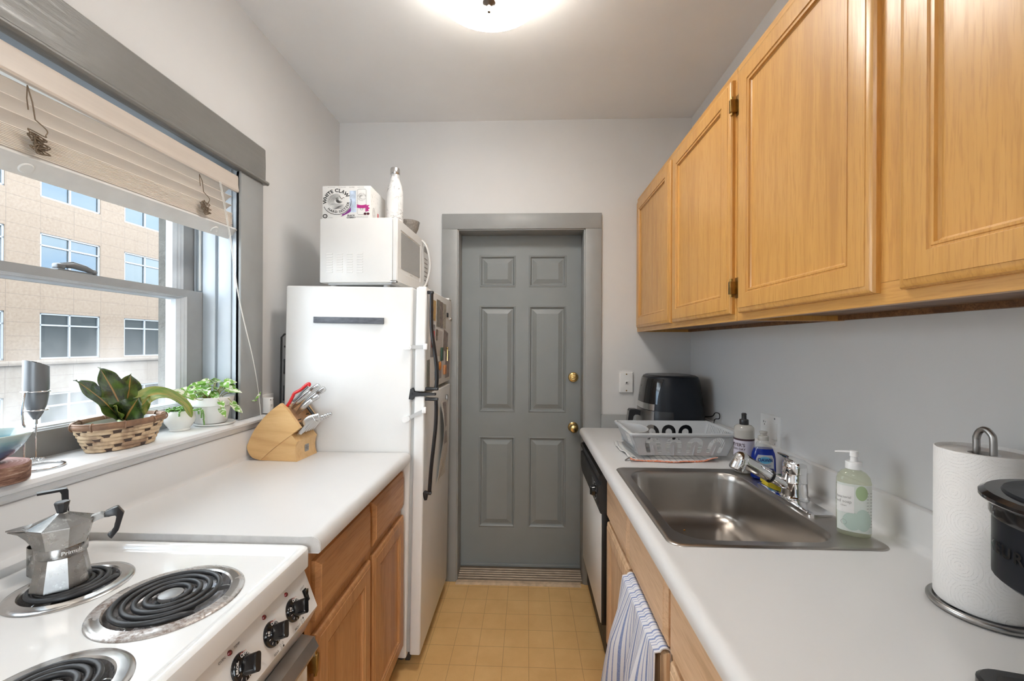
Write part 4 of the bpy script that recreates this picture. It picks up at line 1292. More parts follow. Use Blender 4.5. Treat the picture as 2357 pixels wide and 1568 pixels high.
# ------------------------------------------------------------------ microwave, slightly turned on top of the refrigerator
mw = thing('microwave_oven', 'white microwave oven on top of the refrigerator', 'microwave', (-0.56, 1.775, 1.632), R(-2.2))
def MW(): return MB(WM[mw.name])
mwH, mwD, mwW = 0.278, 0.345, 0.488
m = MW(); m.box(-mwD, -0.022, 0, mwW, 0.016, 0.016 + mwH, 0.004, 2); m.build('body', 'appliance_white', mw)
m = MW()
for x in (-0.30, -0.06):
    for y in (0.04, mwW - 0.04):
        m.cyl((x, y, 0), (x, y, 0.018), 0.014, n=14)
m.box(-0.315, -0.03, 0.015, mwW - 0.02, 0.008, 0.017, 0.002)
m.build('foot', 'grey_plastic', mw)
m = MW()
m.ringpanel(0.002, mwW * 0.78, 0.022, 0.016 + mwH, [(0, -0.020), (0, -0.004), (0.004, 0), (0.042, 0.0), (0.045, -0.003)], ((0, 0, 0), Y3, Z3, X3), 0.006, 3)
dr = m.build('door', 'appliance_white', mw, smooth=25)
n = pm('mw_window', lin(0.36, 0.36, 0.355), 0.22, vary=0.05, vscale=200)
m = MW(); m.loft([[(h, a, b) for a, b in rrect(0.055, 0.335, 0.085, 0.245, 0.006, 3)] for h in (-0.004, -0.0015)]); m.build('window', 'mw_window', dr, smooth=25)
m = MW(); m.text('EMERSON', 0.0085, plane((0.0006 - 0.003, 0.20, 0.0745), Y3, Z3)); m.build('lettering', 'ink_grey', dr, smooth=0, recalc=False)
m = MW(); m.box(-0.020, -0.001, mwW * 0.782, mwW - 0.002, 0.022, 0.016 + mwH, 0.005); cp_ = m.build('control_panel', 'appliance_white', mw)
m = MW()
for k in range(7):
    m.box(-0.0012, -0.0004, mwW * 0.84, mwW * 0.96, 0.06 + k * 0.023, 0.066 + k * 0.023)
m.box(-0.0012, -0.0003, mwW * 0.83, mwW * 0.965, 0.235, 0.265)
m.build('keypad', 'ink_grey', cp_)
m = MW()
hp = [(-0.003, mwW * 0.745, 0.030), (0.020, mwW * 0.77, 0.065), (0.037, mwW * 0.785, 0.155), (0.024, mwW * 0.77, 0.245), (-0.003, mwW * 0.745, 0.286)]
m.tube(bez(hp, 8), [0.004] + [0.009] * (len(bez(hp, 8)) - 2) + [0.004], 10, flat=((0, 1, 0), 0.6)); m.build('handle', 'appliance_white', dr, smooth=50)
m = MW()
for i in range(4):
    for j in range(8):
        x = -0.300 + i * 0.045; z = 0.062 + j * 0.0112
        m.loft([[(x + p, h, z + q) for p, q in rrect(-0.014, 0.014, -0.0036, 0.0036, 0.003, 3)] for h in (0.001, -0.0022)], True, True)
        m.loft([[(x + p, h, z - 0.0045 + q) for p, q in rrect(-0.013, 0.013, -0.0008, 0.0008, 0.0006, 2)] for h in (0.001, -0.0003)], True, True)
m.build('vent_louvres', 'appliance_white', mw, smooth=40)
m = MW(); m.box(-0.030, -0.004, -0.002, 0.02, 0.014, 0.024, 0.002); m.build('door_hinge', 'steel_dull', mw)

# ------------------------------------------------------------------ right countertop with the sink cut-out
ZR = 0.905
RY0, RY1 = -0.42, 2.426
m = MB()
m.prism([(0.368, 0.8655), (0.306, 0.8655), (0.3015, 0.869), (0.300, 0.880), (0.3015, 0.891), (0.306, 0.899), (0.314, 0.9045), (0.324, 0.906), (0.336, 0.9055), (0.342, 0.905), (0.368, 0.905)], RY0, RY1, ((0, 0, 0), X3, Z3, Y3))
m.prism([(0.775, 0.8655), (0.934, 0.8655), (0.934, 1.004), (0.926, 1.004), (0.919, 1.001), (0.916, 0.994), (0.915, 0.925), (0.913, 0.914), (0.907, 0.907), (0.898, 0.905), (0.775, 0.905)], RY0, RY1, ((0, 0, 0), X3, Z3, Y3))
m.box(0.368, 0.775, RY0, 1.040, 0.8655, ZR); m.box(0.368, 0.775, 1.612, RY1, 0.8655, ZR)
o = m.build('countertop', 'white_laminate', loc=(0.62, 1.0, 0.8655), smooth=40)
tag(o, 'white laminate countertop around the steel sink', 'countertop')

# ------------------------------------------------------------------ sink
sk = thing('kitchen_sink', 'drop-in stainless steel sink in the right countertop', 'sink', (0.60, 1.326, ZR))
m = MB()
def rr3(x0, x1, y0, y1, r, z, n=8):
    return [Vector((a, b, z)) for a, b in rrect(x0, x1, y0, y1, r, n)]
ox0, ox1, oy0, oy1 = 0.340, 0.862, 1.009, 1.644
bx0, bx1, by0, by1 = 0.376, 0.775, 1.046, 1.606
rings = [rr3(ox0, ox1, oy0, oy1, 0.032, ZR + 0.0004), rr3(ox0 + 0.001, ox1 - 0.001, oy0 + 0.001, oy1 - 0.001, 0.032, ZR + 0.0024), rr3(ox0 + 0.005, ox1 - 0.005, oy0 + 0.005, oy1 - 0.005, 0.030, ZR + 0.0040),
         rr3(ox0 + 0.012, ox1 - 0.012, oy0 + 0.012, oy1 - 0.012, 0.028, ZR + 0.0038), rr3(ox0 + 0.018, ox1 - 0.018, oy0 + 0.018, oy1 - 0.018, 0.028, ZR + 0.0020),
         rr3(bx0 - 0.006, bx1 + 0.006, by0 - 0.006, by1 + 0.006, 0.080, ZR + 0.0022), rr3(bx0, bx1, by0, by1, 0.078, ZR + 0.0005), rr3(bx0 + 0.004, bx1 - 0.004, by0 + 0.004, by1 - 0.004, 0.076, ZR - 0.006)]
for k in range(1, 8):
    t = k / 7
    i = 0.004 + 0.016 * t
    rings.append(rr3(bx0 + i, bx1 - i, by0 + i, by1 - i, 0.074, ZR - 0.006 - 0.125 * t))
for k in range(1, 8):
    a = PI / 2 * k / 7
    i = 0.020 + 0.045 * (1 - math.cos(a))
    rings.append(rr3(bx0 + i, bx1 - i, by0 + i, by1 - i, max(0.074 - 0.02 * k / 7, 0.03), ZR - 0.131 - 0.045 * math.sin(a)))
dcx, dcy = 0.585, 1.34
n0 = len(rings[0])
last = rings[-1]
for t, dz in ((0.35, -0.0012), (0.7, -0.0022)):
    ring = []
    for p in last:
        a = math.atan2(p.y - dcy, p.x - dcx)
        q = Vector((dcx + 0.047 * math.cos(a), dcy + 0.047 * math.sin(a), p.z))
        w = p.lerp(q, t); w.z = last[0].z + dz; ring.append(w)
    rings.append(ring)
def dring(r, dz):
    return [Vector((dcx + r * math.cos(math.atan2(p.y - dcy, p.x - dcx)), dcy + r * math.sin(math.atan2(p.y - dcy, p.x - dcx)), last[0].z + dz)) for p in last]
rings += [dring(0.047, -0.003), dring(0.044, -0.006)]
m.loft(rings, False, False)
m.build('basin', 'brushed_steel', sk, smooth=40)
m = MB()
zd = last[0].z
m.lathe([(0.0455, -0.0055), (0.044, -0.0035), (0.040, -0.0045), (0.036, -0.010), (0.030, -0.022), (0.0, -0.023)], (dcx, dcy, zd), 36, cap0=False, cap1=False)
m.build('drain_strainer', 'chrome', sk, smooth=40)
pm('crumb_orange', lin(0.62, 0.26, 0.03), 0.6)
m = MB(); m.sphere((0.555, 1.50, zd + 0.0022), 0.0032, 10, 6, (1.2, 0.9, 0.7))
tag(m.build('food_scrap', 'crumb_orange', loc=(0.555, 1.50, zd)), 'tiny orange food scrap on the sink floor', 'food scrap')

# faucet
fc = thing('faucet', 'chrome single-lever pull-out faucet behind the sink bowl', 'faucet', (0.832, 1.338, ZR + 0.002))
zf = ZR + 0.0025
m = MB()
m.loft([[Vector((0.8215 + a, 1.335 + b, z)) for a, b in rrect(-w, w, -l, l, 0.018, 5)] for w, l, z in ((0.036, 0.140, zf), (0.036, 0.140, zf + 0.006), (0.031, 0.133, zf + 0.0085))])
m.build('base_plate', 'chrome', fc, smooth=30)
m = MB()
m.lathe([(0.0405, zf + 0.006), (0.0405, zf + 0.010), (0.036, zf + 0.014), (0.0345, zf + 0.052), (0.036, zf + 0.055), (0.0345, zf + 0.057), (0.0335, zf + 0.082), (0.0, zf + 0.083)], (0.832, 1.338, 0), 36, cap0=False, cap1=False)
m.build('body', 'chrome', fc, smooth=40)
m = MB()
sp_ = [(0.828, 1.338, 0.945), (0.806, 1.338, 0.951), (0.770, 1.338, 0.969), (0.730, 1.338, 0.991), (0.694, 1.338, 1.011)]
m.tube(bez(sp_, 6), [0.0165] * (len(bez(sp_, 6))), 16)
m.build('spout', 'chrome', fc, smooth=50)
m = MB()
A = Vector((0.758, 1.338, 0.9756)); B = Vector((0.668, 1.338, 1.0255)); D = (B - A).normalized()
m.cyl(A - D * 0.003, A + D * 0.002, 0.0205, n=20)
sl = m.build('spout_ring', 'black_satin', fc, smooth=40)
m = MB()
m.tube([A + D * 0.002, A + D * 0.004, A + D * 0.05, A + D * 0.085, A + D * 0.105, A + D * 0.116], [0.0170, 0.0192, 0.0192, 0.0205, 0.0215, 0.012], 18)
Hh = B + D * 0.000
dn = Vector((-0.47, 0, -0.88)).normalized()
m.lathe([(0.004, -0.026), (0.016, -0.021), (0.0225, -0.010), (0.0235, 0.004), (0.0225, 0.030), (0.021, 0.034), (0.0, 0.034)], Hh, 26, dn, False, False)
so = m.build('spray_head', 'chrome', fc, smooth=50)
m = MB(); m.lathe([(0.0195, 0.0345), (0.017, 0.0365), (0.0, 0.0365)], Hh, 22, dn, False, False); m.build('nozzle', 'grey_plastic', so, smooth=40)
m = MB()
m.tube(bez([Hh + Vector((0.012, 0, 0.018)), Hh + Vector((0.02, 0, 0.014)), A + D * 0.07 + Vector((0.006, 0, 0.019)), A + D * 0.05 + Vector((0.006, 0, 0.016))], 6), 0.006, 8, flat=((0, 1, 0), 0.5)); m.build('spray_switch', 'black_satin', so, smooth=40)
m = MB()
lp = [(0.868, 1.000), (0.8685, 1.016), (0.860, 1.026), (0.835, 1.0365), (0.810, 1.046), (0.799, 1.0485), (0.7955, 1.0465), (0.797, 1.0425), (0.808, 1.038), (0.817, 1.030), (0.822, 1.018), (0.824, 1.000)]
m.loft([[Vector((x, 1.338 + t, z - 0.004 * abs(t / 0.03) ** 3)) for x, z in lp] for t in (-0.0285, -0.026, -0.018, 0.018, 0.026, 0.0285)])
m.lathe([(0.034, 0.990), (0.0345, 1.006), (0.0335, 1.018), (0.026, 1.028), (0.0, 1.031)], (0.834, 1.338, 0), 32, cap0=True, cap1=False)
m.cyl((0.8215, 1.338, 1.014), (0.8195, 1.338, 1.014), 0.004, n=12)
m.build('lever', 'chrome', fc, smooth=50)

# ------------------------------------------------------------------ right base cabinet and dishwasher
rc = thing('base_cabinet', 'pale oak base cabinet under the sink counter with a towel on it', 'cabinet', (0.65, 0.7, 0))
m = MB(); m.box(0.378, 0.925, -0.40, 1.808, 0.10, 0.70); m.box(0.378, 0.925, -0.40, 1.000, 0.70, 0.8645); m.box(0.378, 0.925, 1.66, 1.808, 0.70, 0.8645); m.box(0.43, 0.925, -0.40, 1.80, 0.0, 0.10)
m.build('carcass', 'oak_pale', rc, smooth=0)
m = MB()
for y0, y1 in ((1.795, 1.808), (1.398, 1.436), (1.005, 1.046), (0.59, 0.63), (-0.40, -0.36)):
    m.box(0.357, 0.379, y0, y1, 0.10, 0.8645)
for z0, z1 in ((0.10, 0.13), (0.625, 0.655), (0.83, 0.8645)):
    m.box(0.3575, 0.379, -0.40, 1.808, z0, z1)
m.build('face_frame', 'oak_pale', rc, smooth=0)
for y0, y1 in ((1.424, 1.802), (1.037, 1.408), (0.610, 1.014), (0.18, 0.600)):
    cab_door(y0, y1, 0.648, 0.838, 0.3375, -1, 'drawer', 'oak_pale_long', rc, DRAWP)
for y0, y1, dx in ((1.424, 1.802, 0), (1.037, 1.408, 0.006), (0.610, 1.014, 0), (0.18, 0.600, 0)):
    cab_door(y0, y1, 0.112, 0.630, 0.3375 - dx, -1, 'door', 'oak_pale', rc)

dw = thing('dishwasher', 'white dishwasher with a black control panel beside the grey door', 'dishwasher', (0.6, 2.11, 0))
DY0, DY1 = 1.818, 2.412
m = MB(); m.box(0.345, 0.92, DY0 + 0.004, DY1 - 0.004, 0.03, 0.8640); m.build('tub', 'black_matte', dw, smooth=0)
m = MB(); m.box(0.3225, 0.346, DY0, DY1, 0.175, 0.700, 0.002); d_ = m.build('door_frame', 'black_satin', dw)
m = MB(); m.box(0.3185, 0.323, DY0 + 0.006, DY1 - 0.006, 0.182, 0.668, 0.001); m.build('door_panel', 'appliance_white', dw)
m = MB()
m.prism([(0.350, 0.6620), (0.322, 0.655), (0.314, 0.660), (0.3065, 0.700), (0.3065, 0.775), (0.317, 0.779), (0.320, 0.797), (0.314, 0.800), (0.306, 0.805), (0.3065, 0.818), (0.311, 0.824), (0.350, 0.826)], DY0 - 0.006, DY1, ((0, 0, 0), X3, Z3, Y3))
cp2 = m.build('control_panel', 'black_matte', dw, smooth=25)
m = MB(); m.box(0.3052, 0.3068, DY0 + 0.012, DY0 + 0.17, 0.690, 0.768, 0.0003); m.build('control_plate', 'black_gloss', cp2)
m = MB()
m.lathe([(0.031, 0), (0.031, 0.002), (0.025, 0.004), (0.022, 0.016), (0.019, 0.018), (0, 0.018)], (0.3055, DY0 + 0.085, 0.728), 30, (-1, 0, 0), True, False)
m.box(0.283, 0.290, DY0 + 0.081, DY0 + 0.089, 0.708, 0.748, 0.002)
k_ = m.build('dial', 'black_gloss', cp2, smooth=40)
m = MB()
for k in range(14):
    a = R(25 + k * 24)
    p = Vector((0.3049, DY0 + 0.085 + 0.037 * math.cos(a), 0.728 + 0.037 * math.sin(a)))
    m.box(p.x - 0.0002, p.x, p.y - 0.003, p.y + 0.003, p.z - 0.001, p.z + 0.001)
m.build('dial_marking', 'plate_white', cp2, smooth=0)
m = MB(); m.box(0.385, 0.40, DY0, DY1, 0.0, 0.172, 0.001); m.box(0.400, 0.52, DY0, DY1, 0.0, 0.03); m.build('kick_plate', 'black_satin', dw)

# striped dish towel hung over the cabinet door
n = NT('towel_blue_stripe')
uvn = n.node('ShaderNodeTexCoord')
u, v, _z = n.sep(uvn.outputs['UV'])[0:3]
def stripes(cs):
    acc = None
    for c, w in cs:
        q = n.math('ABSOLUTE', n.math('SUBTRACT', n.math('FRACT', n.math('MULTIPLY', u, 3.9)), c))
        t = n.math('LESS_THAN', q, w)
        acc = t if acc is None else n.math('MAXIMUM', acc, t)
    return acc
wob = stripes([(0.14, 0.030), (0.27, 0.012), (0.40, 0.032), (0.52, 0.012), (0.63, 0.012), (0.80, 0.030), (0.92, 0.012)])
th = n.noise(uvn.outputs['UV'], 160, 3, 0.7)
n.set(Base_Color=n.mix(n.math('MULTIPLY', wob, n.ramp(th, [(0.35, 0.75), (0.6, 1.0)])), n.mix(th, lin(0.64, 0.65, 0.70), lin(0.74, 0.75, 0.79)), lin(0.17, 0.235, 0.46)), Roughness=0.9)
n.bump(n.noise(n.co(), 420, 3), 0.25, 0.001)
def hang(u, v):
    # u: across from the far side to the near side, v: from behind the door top, over it and down
    yy = 1.385 - 0.345 * u
    v = 0.10 * v / 0.12 if v < 0.12 else 0.10 + 0.06 * (v - 0.12) / 0.22 if v < 0.34 else 0.16 + 0.84 * ((v - 0.34) / 0.66) ** 1.15
    fold = 0.016 * math.sin(u * 13.0 + 1.0 + v * 1.5) + 0.008 * math.sin(u * 29 + v * 4)
    if v < 0.10:
        t = v / 0.10
        x = 0.3538; z = 0.596 + 0.034 * t
        fold *= 0.0
    elif v < 0.16:
        t = (v - 0.10) / 0.06
        a = PI * t
        x = 0.3408 + 0.0130 * math.cos(a); z = 0.630 + 0.010 * math.sin(a)
        fold *= 0.0
    else:
        t = (v - 0.16) / 0.84
        amp = min(1, t * 3.0)
        x = 0.3200 - 0.060 * math.sin(min(1, t * 0.9) * PI * 0.52) * (1 - 0.78 * u ** 1.5) - 0.006 + fold * amp * 1.0 - 0.010 * amp
        x = min(x, 0.3278)
        z = 0.630 - 0.485 * t + 0.03 * u * t
        yy += 0.055 * t * (1 - u) - 0.02 * t * u + 0.012 * amp * math.sin(u * 21 + 2 + 2.0 * t)
        if u > 0.72:
            yy += 0.0
    return Vector((x, yy, z))
m = MB(); m.solid(hang, 80, 74, 0.0030)
o = m.build('dish_towel', 'towel_blue_stripe', loc=(0.30, 1.22, 0.64), smooth=70)
tag(o, 'white dish towel with blue stripes hanging over the pale oak cabinet door', 'towel')

# ------------------------------------------------------------------ upper cabinets
def upper(y0, y1, doors, label):
    t = thing('wall_cabinet', label, 'cabinet', (0.934, (y0 + y1) / 2, 1.457), 0, 'honey oak wall cabinets')
    m = MB()
    m.box(0.648, 0.934, y0 + 0.012, y1 - 0.012, 1.474, 2.222)
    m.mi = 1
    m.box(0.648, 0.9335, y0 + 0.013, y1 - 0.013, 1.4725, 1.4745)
    m.mi = 0
    m.box(0.648, 0.934, y0, y0 + 0.0125, 1.4575, 2.222); m.box(0.648, 0.934, y1 - 0.0125, y1, 1.4575, 2.222)
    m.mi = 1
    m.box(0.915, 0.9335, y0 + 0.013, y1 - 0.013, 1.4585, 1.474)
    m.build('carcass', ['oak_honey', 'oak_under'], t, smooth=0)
    m = MB()
    ys = [y0] + sum([[a - 0.0, b + 0.0] for a, b in doors], []) + [y1]
    m.box(0.629, 0.6485, y0, y1, 1.457, 1.497, 0.001)
    m.build('rail', 'oak_honey_long', t, smooth=20)
    m = MB(); m.box(0.629, 0.6485, y0, y1, 2.165, 2.222, 0.001)
    m.build('rail', 'oak_honey_long', t, smooth=20)
    for a, b in [(ys[i] - (0.012 if i else 0), ys[i + 1] + (0.012 if i + 2 < len(ys) else 0)) for i in range(0, len(ys), 2)]:
        m = MB(); m.box(0.6286, 0.6485, a, b, 1.497, 2.165, 0.0005)
        m.build('stile', 'oak_honey', t, smooth=20)
    return t
def updoor(t, y0, y1, hy=None):
    d = cab_door(y0, y1, 1.4785, 2.190, 0.6105, -1, 'door', 'oak_honey', t)
    if hy is not None:
        for z in (2.107, 1.557):
            hinge(hy, z, 0.6105, -1, d)
ua = upper(1.288, 2.440, [(1.306, 1.820), (1.850, 2.372)], 'honey oak two-door wall cabinet ending at the end wall')
updoor(ua, 1.300, 1.818, 1.293); updoor(ua, 1.848, 2.402)
ub = upper(0.12, 1.286, [(0.22, 0.715), (0.775, 1.262)], 'honey oak two-door wall cabinet nearest above the sink and paper towels')
updoor(ub, 0.772, 1.2565); updoor(ub, 0.20, 0.7215)

# ------------------------------------------------------------------ ceiling lamp
def lamp(cx, cy, name, label, mat, power):
    t = thing(name, label, 'lamp', (cx, cy, ZC))
    m = MB(); m.lathe([(0.0, ZC - 0.0005), (0.135, ZC - 0.0005), (0.140, ZC - 0.012), (0.125, ZC - 0.020), (0.05, ZC - 0.026), (0.022, ZC - 0.030), (0.020, ZC - 0.066), (0.0, ZC - 0.066)], (cx, cy, 0), 40, cap0=False, cap1=False)
    m.build('ceiling_plate', 'bronze_dark', t, smooth=40)
    m = MB()
    prof = [(0.203, 2.596)] + [(0.203 * math.cos(R(a)), 2.596 - 0.062 * math.sin(R(a))) for a in range(6, 90, 7)] + [(0.004, 2.534)]
    inner = [(r - 0.0025 if r > 0.01 else r, z + 0.003) for r, z in reversed(prof)]
    m.lathe(prof + inner, (cx, cy, 0), 56, cap0=False, cap1=False)
    m.build('glass_bowl', mat, t, smooth=60)
    if power:
      m = MB(); m.lathe([(0.022, 2.6005), (0.178, 2.5995), (0.183, 2.5985), (0.183, 2.5995), (0.176, 2.604), (0.022, 2.606)], (cx, cy, 0), 48, cap0=False, cap1=False); m.build('glow_shield_pan', 'plastic_white', t, smooth=40)  # unseen pan, added and sized to hold the glow off the ceiling
    m = MB(); m.tube(circle((cx, cy, 2.5965), 0.2035, 56), 0.003, 8, True); m.build('rim', 'bronze_dark', t, smooth=60)
    m = MB(); m.lathe([(0.003, 2.62), (0.003, 2.535), (0.022, 2.534), (0.022, 2.531), (0.010, 2.524), (0.006, 2.521), (0.0065, 2.516), (0.005, 2.512), (0.006, 2.506), (0.0055, 2.500), (0.0, 2.497)], (cx, cy, 0), 24, cap0=True, cap1=False)
    m.build('finial', 'bronze_dark', t, smooth=50)
lamp(-0.135, 1.405, 'ceiling_lamp', 'lit frosted bowl ceiling lamp with a bronze finial', 'lamp_glass', 1)
lamp(-0.10, -0.75, 'ceiling_lamp', 'added unseen fill lamp behind the viewer, shaped as a second frosted bowl', 'rear_fill_glow', 0)  # invented second lamp, added to fill the room and ceiling with light

# ------------------------------------------------------------------ wall plates
wp = thing('outlet_plate', 'white double wall plate with outlet and rocker switch above the sink', 'outlet', (0.936, 1.646, 1.059))
m = MB(); m.ringpanel(1.580, 1.712, 1.000, 1.118, [(0, 0), (0, 0.003), (0.002, 0.0055), (0.005, 0.006)], ((XR, 0, 0), Y3, Z3, -X3), 0.004, 3); m.build('plate', 'plate_white', wp, smooth=25)
m = MB()
for zz in (1.083, 1.036):
    m.loft([[Vector((XR - h, 1.678 + p, zz + q)) for p, q in rrect(-0.0165, 0.0165, -0.0135, 0.0135, 0.010, 5)] for h in (0.006, 0.008)])
o = m.build('receptacle', 'plate_white', wp, smooth=30)
m = MB()
for zz in (1.083, 1.036):
    m.box(XR - 0.0084, XR - 0.0079, 1.6735 - 0.001 + 0.010, 1.6755 + 0.010, zz - 0.001, zz + 0.007); m.box(XR - 0.0084, XR - 0.0079, 1.671, 1.673, zz, zz + 0.006); m.cyl((XR - 0.0079, 1.678, zz - 0.007), (XR - 0.0084, 1.678, zz - 0.007), 0.0025, n=10)
m.build('slot', 'ink_black', o)
m = MB(); m.prism([(0.0, 1.027), (0.0075, 1.027), (0.010, 1.030), (0.0065, 1.059), (0.0075, 1.091), (0.0, 1.091)], 1.597, 1.630, ((XR, 0, 0), -X3, Z3, Y3)); m.build('rocker', 'plate_white', wp, smooth=20)
m = MB()
for y in (1.6135,):
    for zz in (1.012, 1.107):
        m.cyl((XR - 0.0055, y, zz), (XR - 0.0068, y, zz), 0.0032, n=12)
m.build('screw', 'steel_satin', wp)

pj = thing('phone_jack_plate', 'white wall plate with a phone jack beside the air fryer', 'phone jack', (0.568, YB, 1.167))
m = MB(); m.ringpanel(0.530, 0.606, 1.108, 1.226, [(0, 0), (0, 0.010), (0.003, 0.013), (0.006, 0.0135)], ((0, YB, 0), X3, Z3, -Y3), 0.004, 3); m.build('plate', 'plate_white', pj, smooth=25)
m = MB(); m.box(0.560, 0.580, YB - 0.019, YB - 0.013, 1.158, 1.176, 0.002); j_ = m.build('jack', 'plate_white', pj)
m = MB(); m.box(0.564, 0.572, YB - 0.0195, YB - 0.0188, 1.162, 1.170); m.build('opening', 'ink_black', j_)
m = MB()
for zz in (1.120, 1.214):
    m.lathe([(0.004, 0.0), (0.004, 0.002), (0, 0.003)], (0.568, YB - 0.013, zz), 12, (0, -1, 0), True, False)
m.build('screw', 'brass_old', pj)

pa = thing('power_adapter', 'white plug-in power adapter on the wall behind the knife block', 'adapter', (-1.112, 1.745, 1.10))
m = MB(); m.box(-1.1195, -1.113, 1.702, 1.800, 1.089, 1.166, 0.003); m.build('wall_plate', 'plate_white', pa)
m = MB(); m.box(-1.113, -1.072, 1.706, 1.734, 1.091, 1.156, 0.004); b_ = m.build('plug_body', 'plate_white', pa)
m = MB()
for y in (1.711, 1.729):
    m.cyl((-1.072, y, 1.148), (-1.070, y, 1.148), 0.003, n=10)
m.box(-1.0722, -1.0713, 1.714, 1.716, 1.118, 1.128); m.box(-1.0722, -1.0713, 1.722, 1.724, 1.118, 1.128)
m.build('contact', 'ink_grey', b_)

# ------------------------------------------------------------------ air fryer
af = thing('air_fryer', 'black air fryer with a steel front in the far corner of the sink counter', 'air fryer', (0.746, 2.232, ZR))
ACX, ACY = 0.746, 2.232
AFP = [(0.000, 0.138, 0.150), (0.006, 0.150, 0.162), (0.03, 0.158, 0.170), (0.10, 0.157, 0.170), (0.18, 0.150, 0.162), (0.25, 0.141, 0.153), (0.295, 0.133, 0.145), (0.310, 0.127, 0.139), (0.316, 0.116, 0.128)]
def af_at(ang, h, off=0.0):
    for i in range(len(AFP) - 1):
        if AFP[i][0] <= h <= AFP[i + 1][0]:
            t = (h - AFP[i][0]) / (AFP[i + 1][0] - AFP[i][0]); rx = AFP[i][1] + t * (AFP[i + 1][1] - AFP[i][1]); ry = AFP[i][2] + t * (AFP[i + 1][2] - AFP[i][2]); break
    else:
        rx, ry = AFP[-1][1:]
    c, s_ = math.cos(ang), math.sin(ang); e = 2 / 2.7
    return Vector((ACX + (rx + off) * math.copysign(abs(c) ** e, c), ACY + (ry + off) * math.copysign(abs(s_) ** e, s_), ZR + 0.006 + h))
m = MB(); m.loft([[af_at(2 * PI * k / 72, h) for k in range(72)] for h, _, _ in AFP], True, True); m.build('body', 'black_blue', af, smooth=35)
m = MB(); m.lathe([(0.108, 0.0), (0.109, 0.002), (0.104, 0.003), (0.0, 0.0025)], (ACX, ACY, ZR + 0.006 + 0.3155), 56, cap0=False, cap1=False)
pm('fryer_lid', lin(0.10, 0.10, 0.105), 0.42)
m.build('top_disc', 'fryer_lid', af, smooth=35)
def patch(a0, a1, h0, h1, off, name, mat, par, nb=14, curve=0.0):
    m = MB()
    def fn(u, v, o):
        h = h0 + (h1 - h0) * v
        aa = a1 + curve * (v ** 2)
        return af_at(R(a0 + (aa - a0) * u), h, o)
    rows = [[fn(i / 17, j / (nb - 1), off) for i in range(18)] for j in range(nb)]
    inn = [[fn(i / 17, j / (nb - 1), -0.002) for i in range(18)] for j in range(nb)]
    a = [[m.v(p) for p in r] for r in rows]; b = [[m.v(p) for p in r] for r in inn]
    for j in range(nb - 1):
        for i in range(17):
            m.f([a[j][i], a[j][i + 1], a[j + 1][i + 1], a[j + 1][i]])
        m.f([a[j][0], b[j][0], b[j + 1][0], a[j + 1][0]]); m.f([a[j][-1], a[j + 1][-1], b[j + 1][-1], b[j][-1]])
    for i in range(17):
        m.f([a[0][i], b[0][i], b[0][i + 1], a[0][i + 1]]); m.f([a[-1][i], a[-1][i + 1], b[-1][i + 1], b[-1][i]])
    return m.build(name, mat, par, smooth=35)
patch(132, 232, 0.178, 0.302, 0.0022, 'front_panel', 'black_gloss', af, curve=12)
patch(138, 226, 0.146, 0.177, 0.0030, 'trim_strip', 'steel_satin', af)
dwf = patch(138, 226, 0.020, 0.1425, 0.0026, 'drawer_front', 'steel_dull', af)
patch(227, 262, 0.020, 0.143, 0.0012, 'side_panel', 'black_satin', af)
m = MB()
hx = ACX - 0.158
m.prism([(hx + 0.010, 0.128), (hx - 0.022, 0.136), (hx - 0.050, 0.136), (hx - 0.056, 0.128), (hx - 0.068, 0.035), (hx - 0.064, 0.028), (hx - 0.048, 0.028), (hx - 0.034, 0.100), (hx - 0.026, 0.108), (hx - 0.012, 0.108), (hx + 0.010, 0.098)], -0.022, 0.022, ((0, ACY, ZR + 0.006), X3, Z3, Y3))
ho = m.build('handle', 'black_satin', dwf, smooth=25)
m = MB(); m.prism([(hx - 0.0572, 0.126), (hx - 0.0690, 0.036), (hx - 0.0672, 0.036), (hx - 0.0554, 0.126)], -0.016, 0.016, ((0, ACY, ZR + 0.006), X3, Z3, Y3)); m.build('handle_inlay', 'steel_dull', dwf, smooth=0)
m = MB()
for a in (40, 140, 220, 320):
    p = af_at(R(a), 0.0, -0.025)
    m.cyl((p.x, p.y, ZR + 0.0002), (p.x, p.y, ZR + 0.009), 0.010, n=12)
m.build('foot', 'black_matte', af)
m = MB()
m.box(ACX + 0.125, ACX + 0.162, ACY - 0.045, ACY + 0.045, ZR + 0.03, ZR + 0.16, 0.012)
m.build('rear_housing', 'black_satin', af)
cd = MB()
cd.tube(bez([(0.905, 2.185, 1.015), (0.918, 2.12, 1.030), (0.924, 2.10, 1.050), (0.925, 2.06, 1.052), (0.923, 2.055, 1.030), (0.914, 2.085, 1.018), (0.906, 2.075, 0.97), (0.902, 2.06, 0.92)], 8), 0.0026, 8)
cd.build('power_cord', 'black_satin', af, smooth=60)

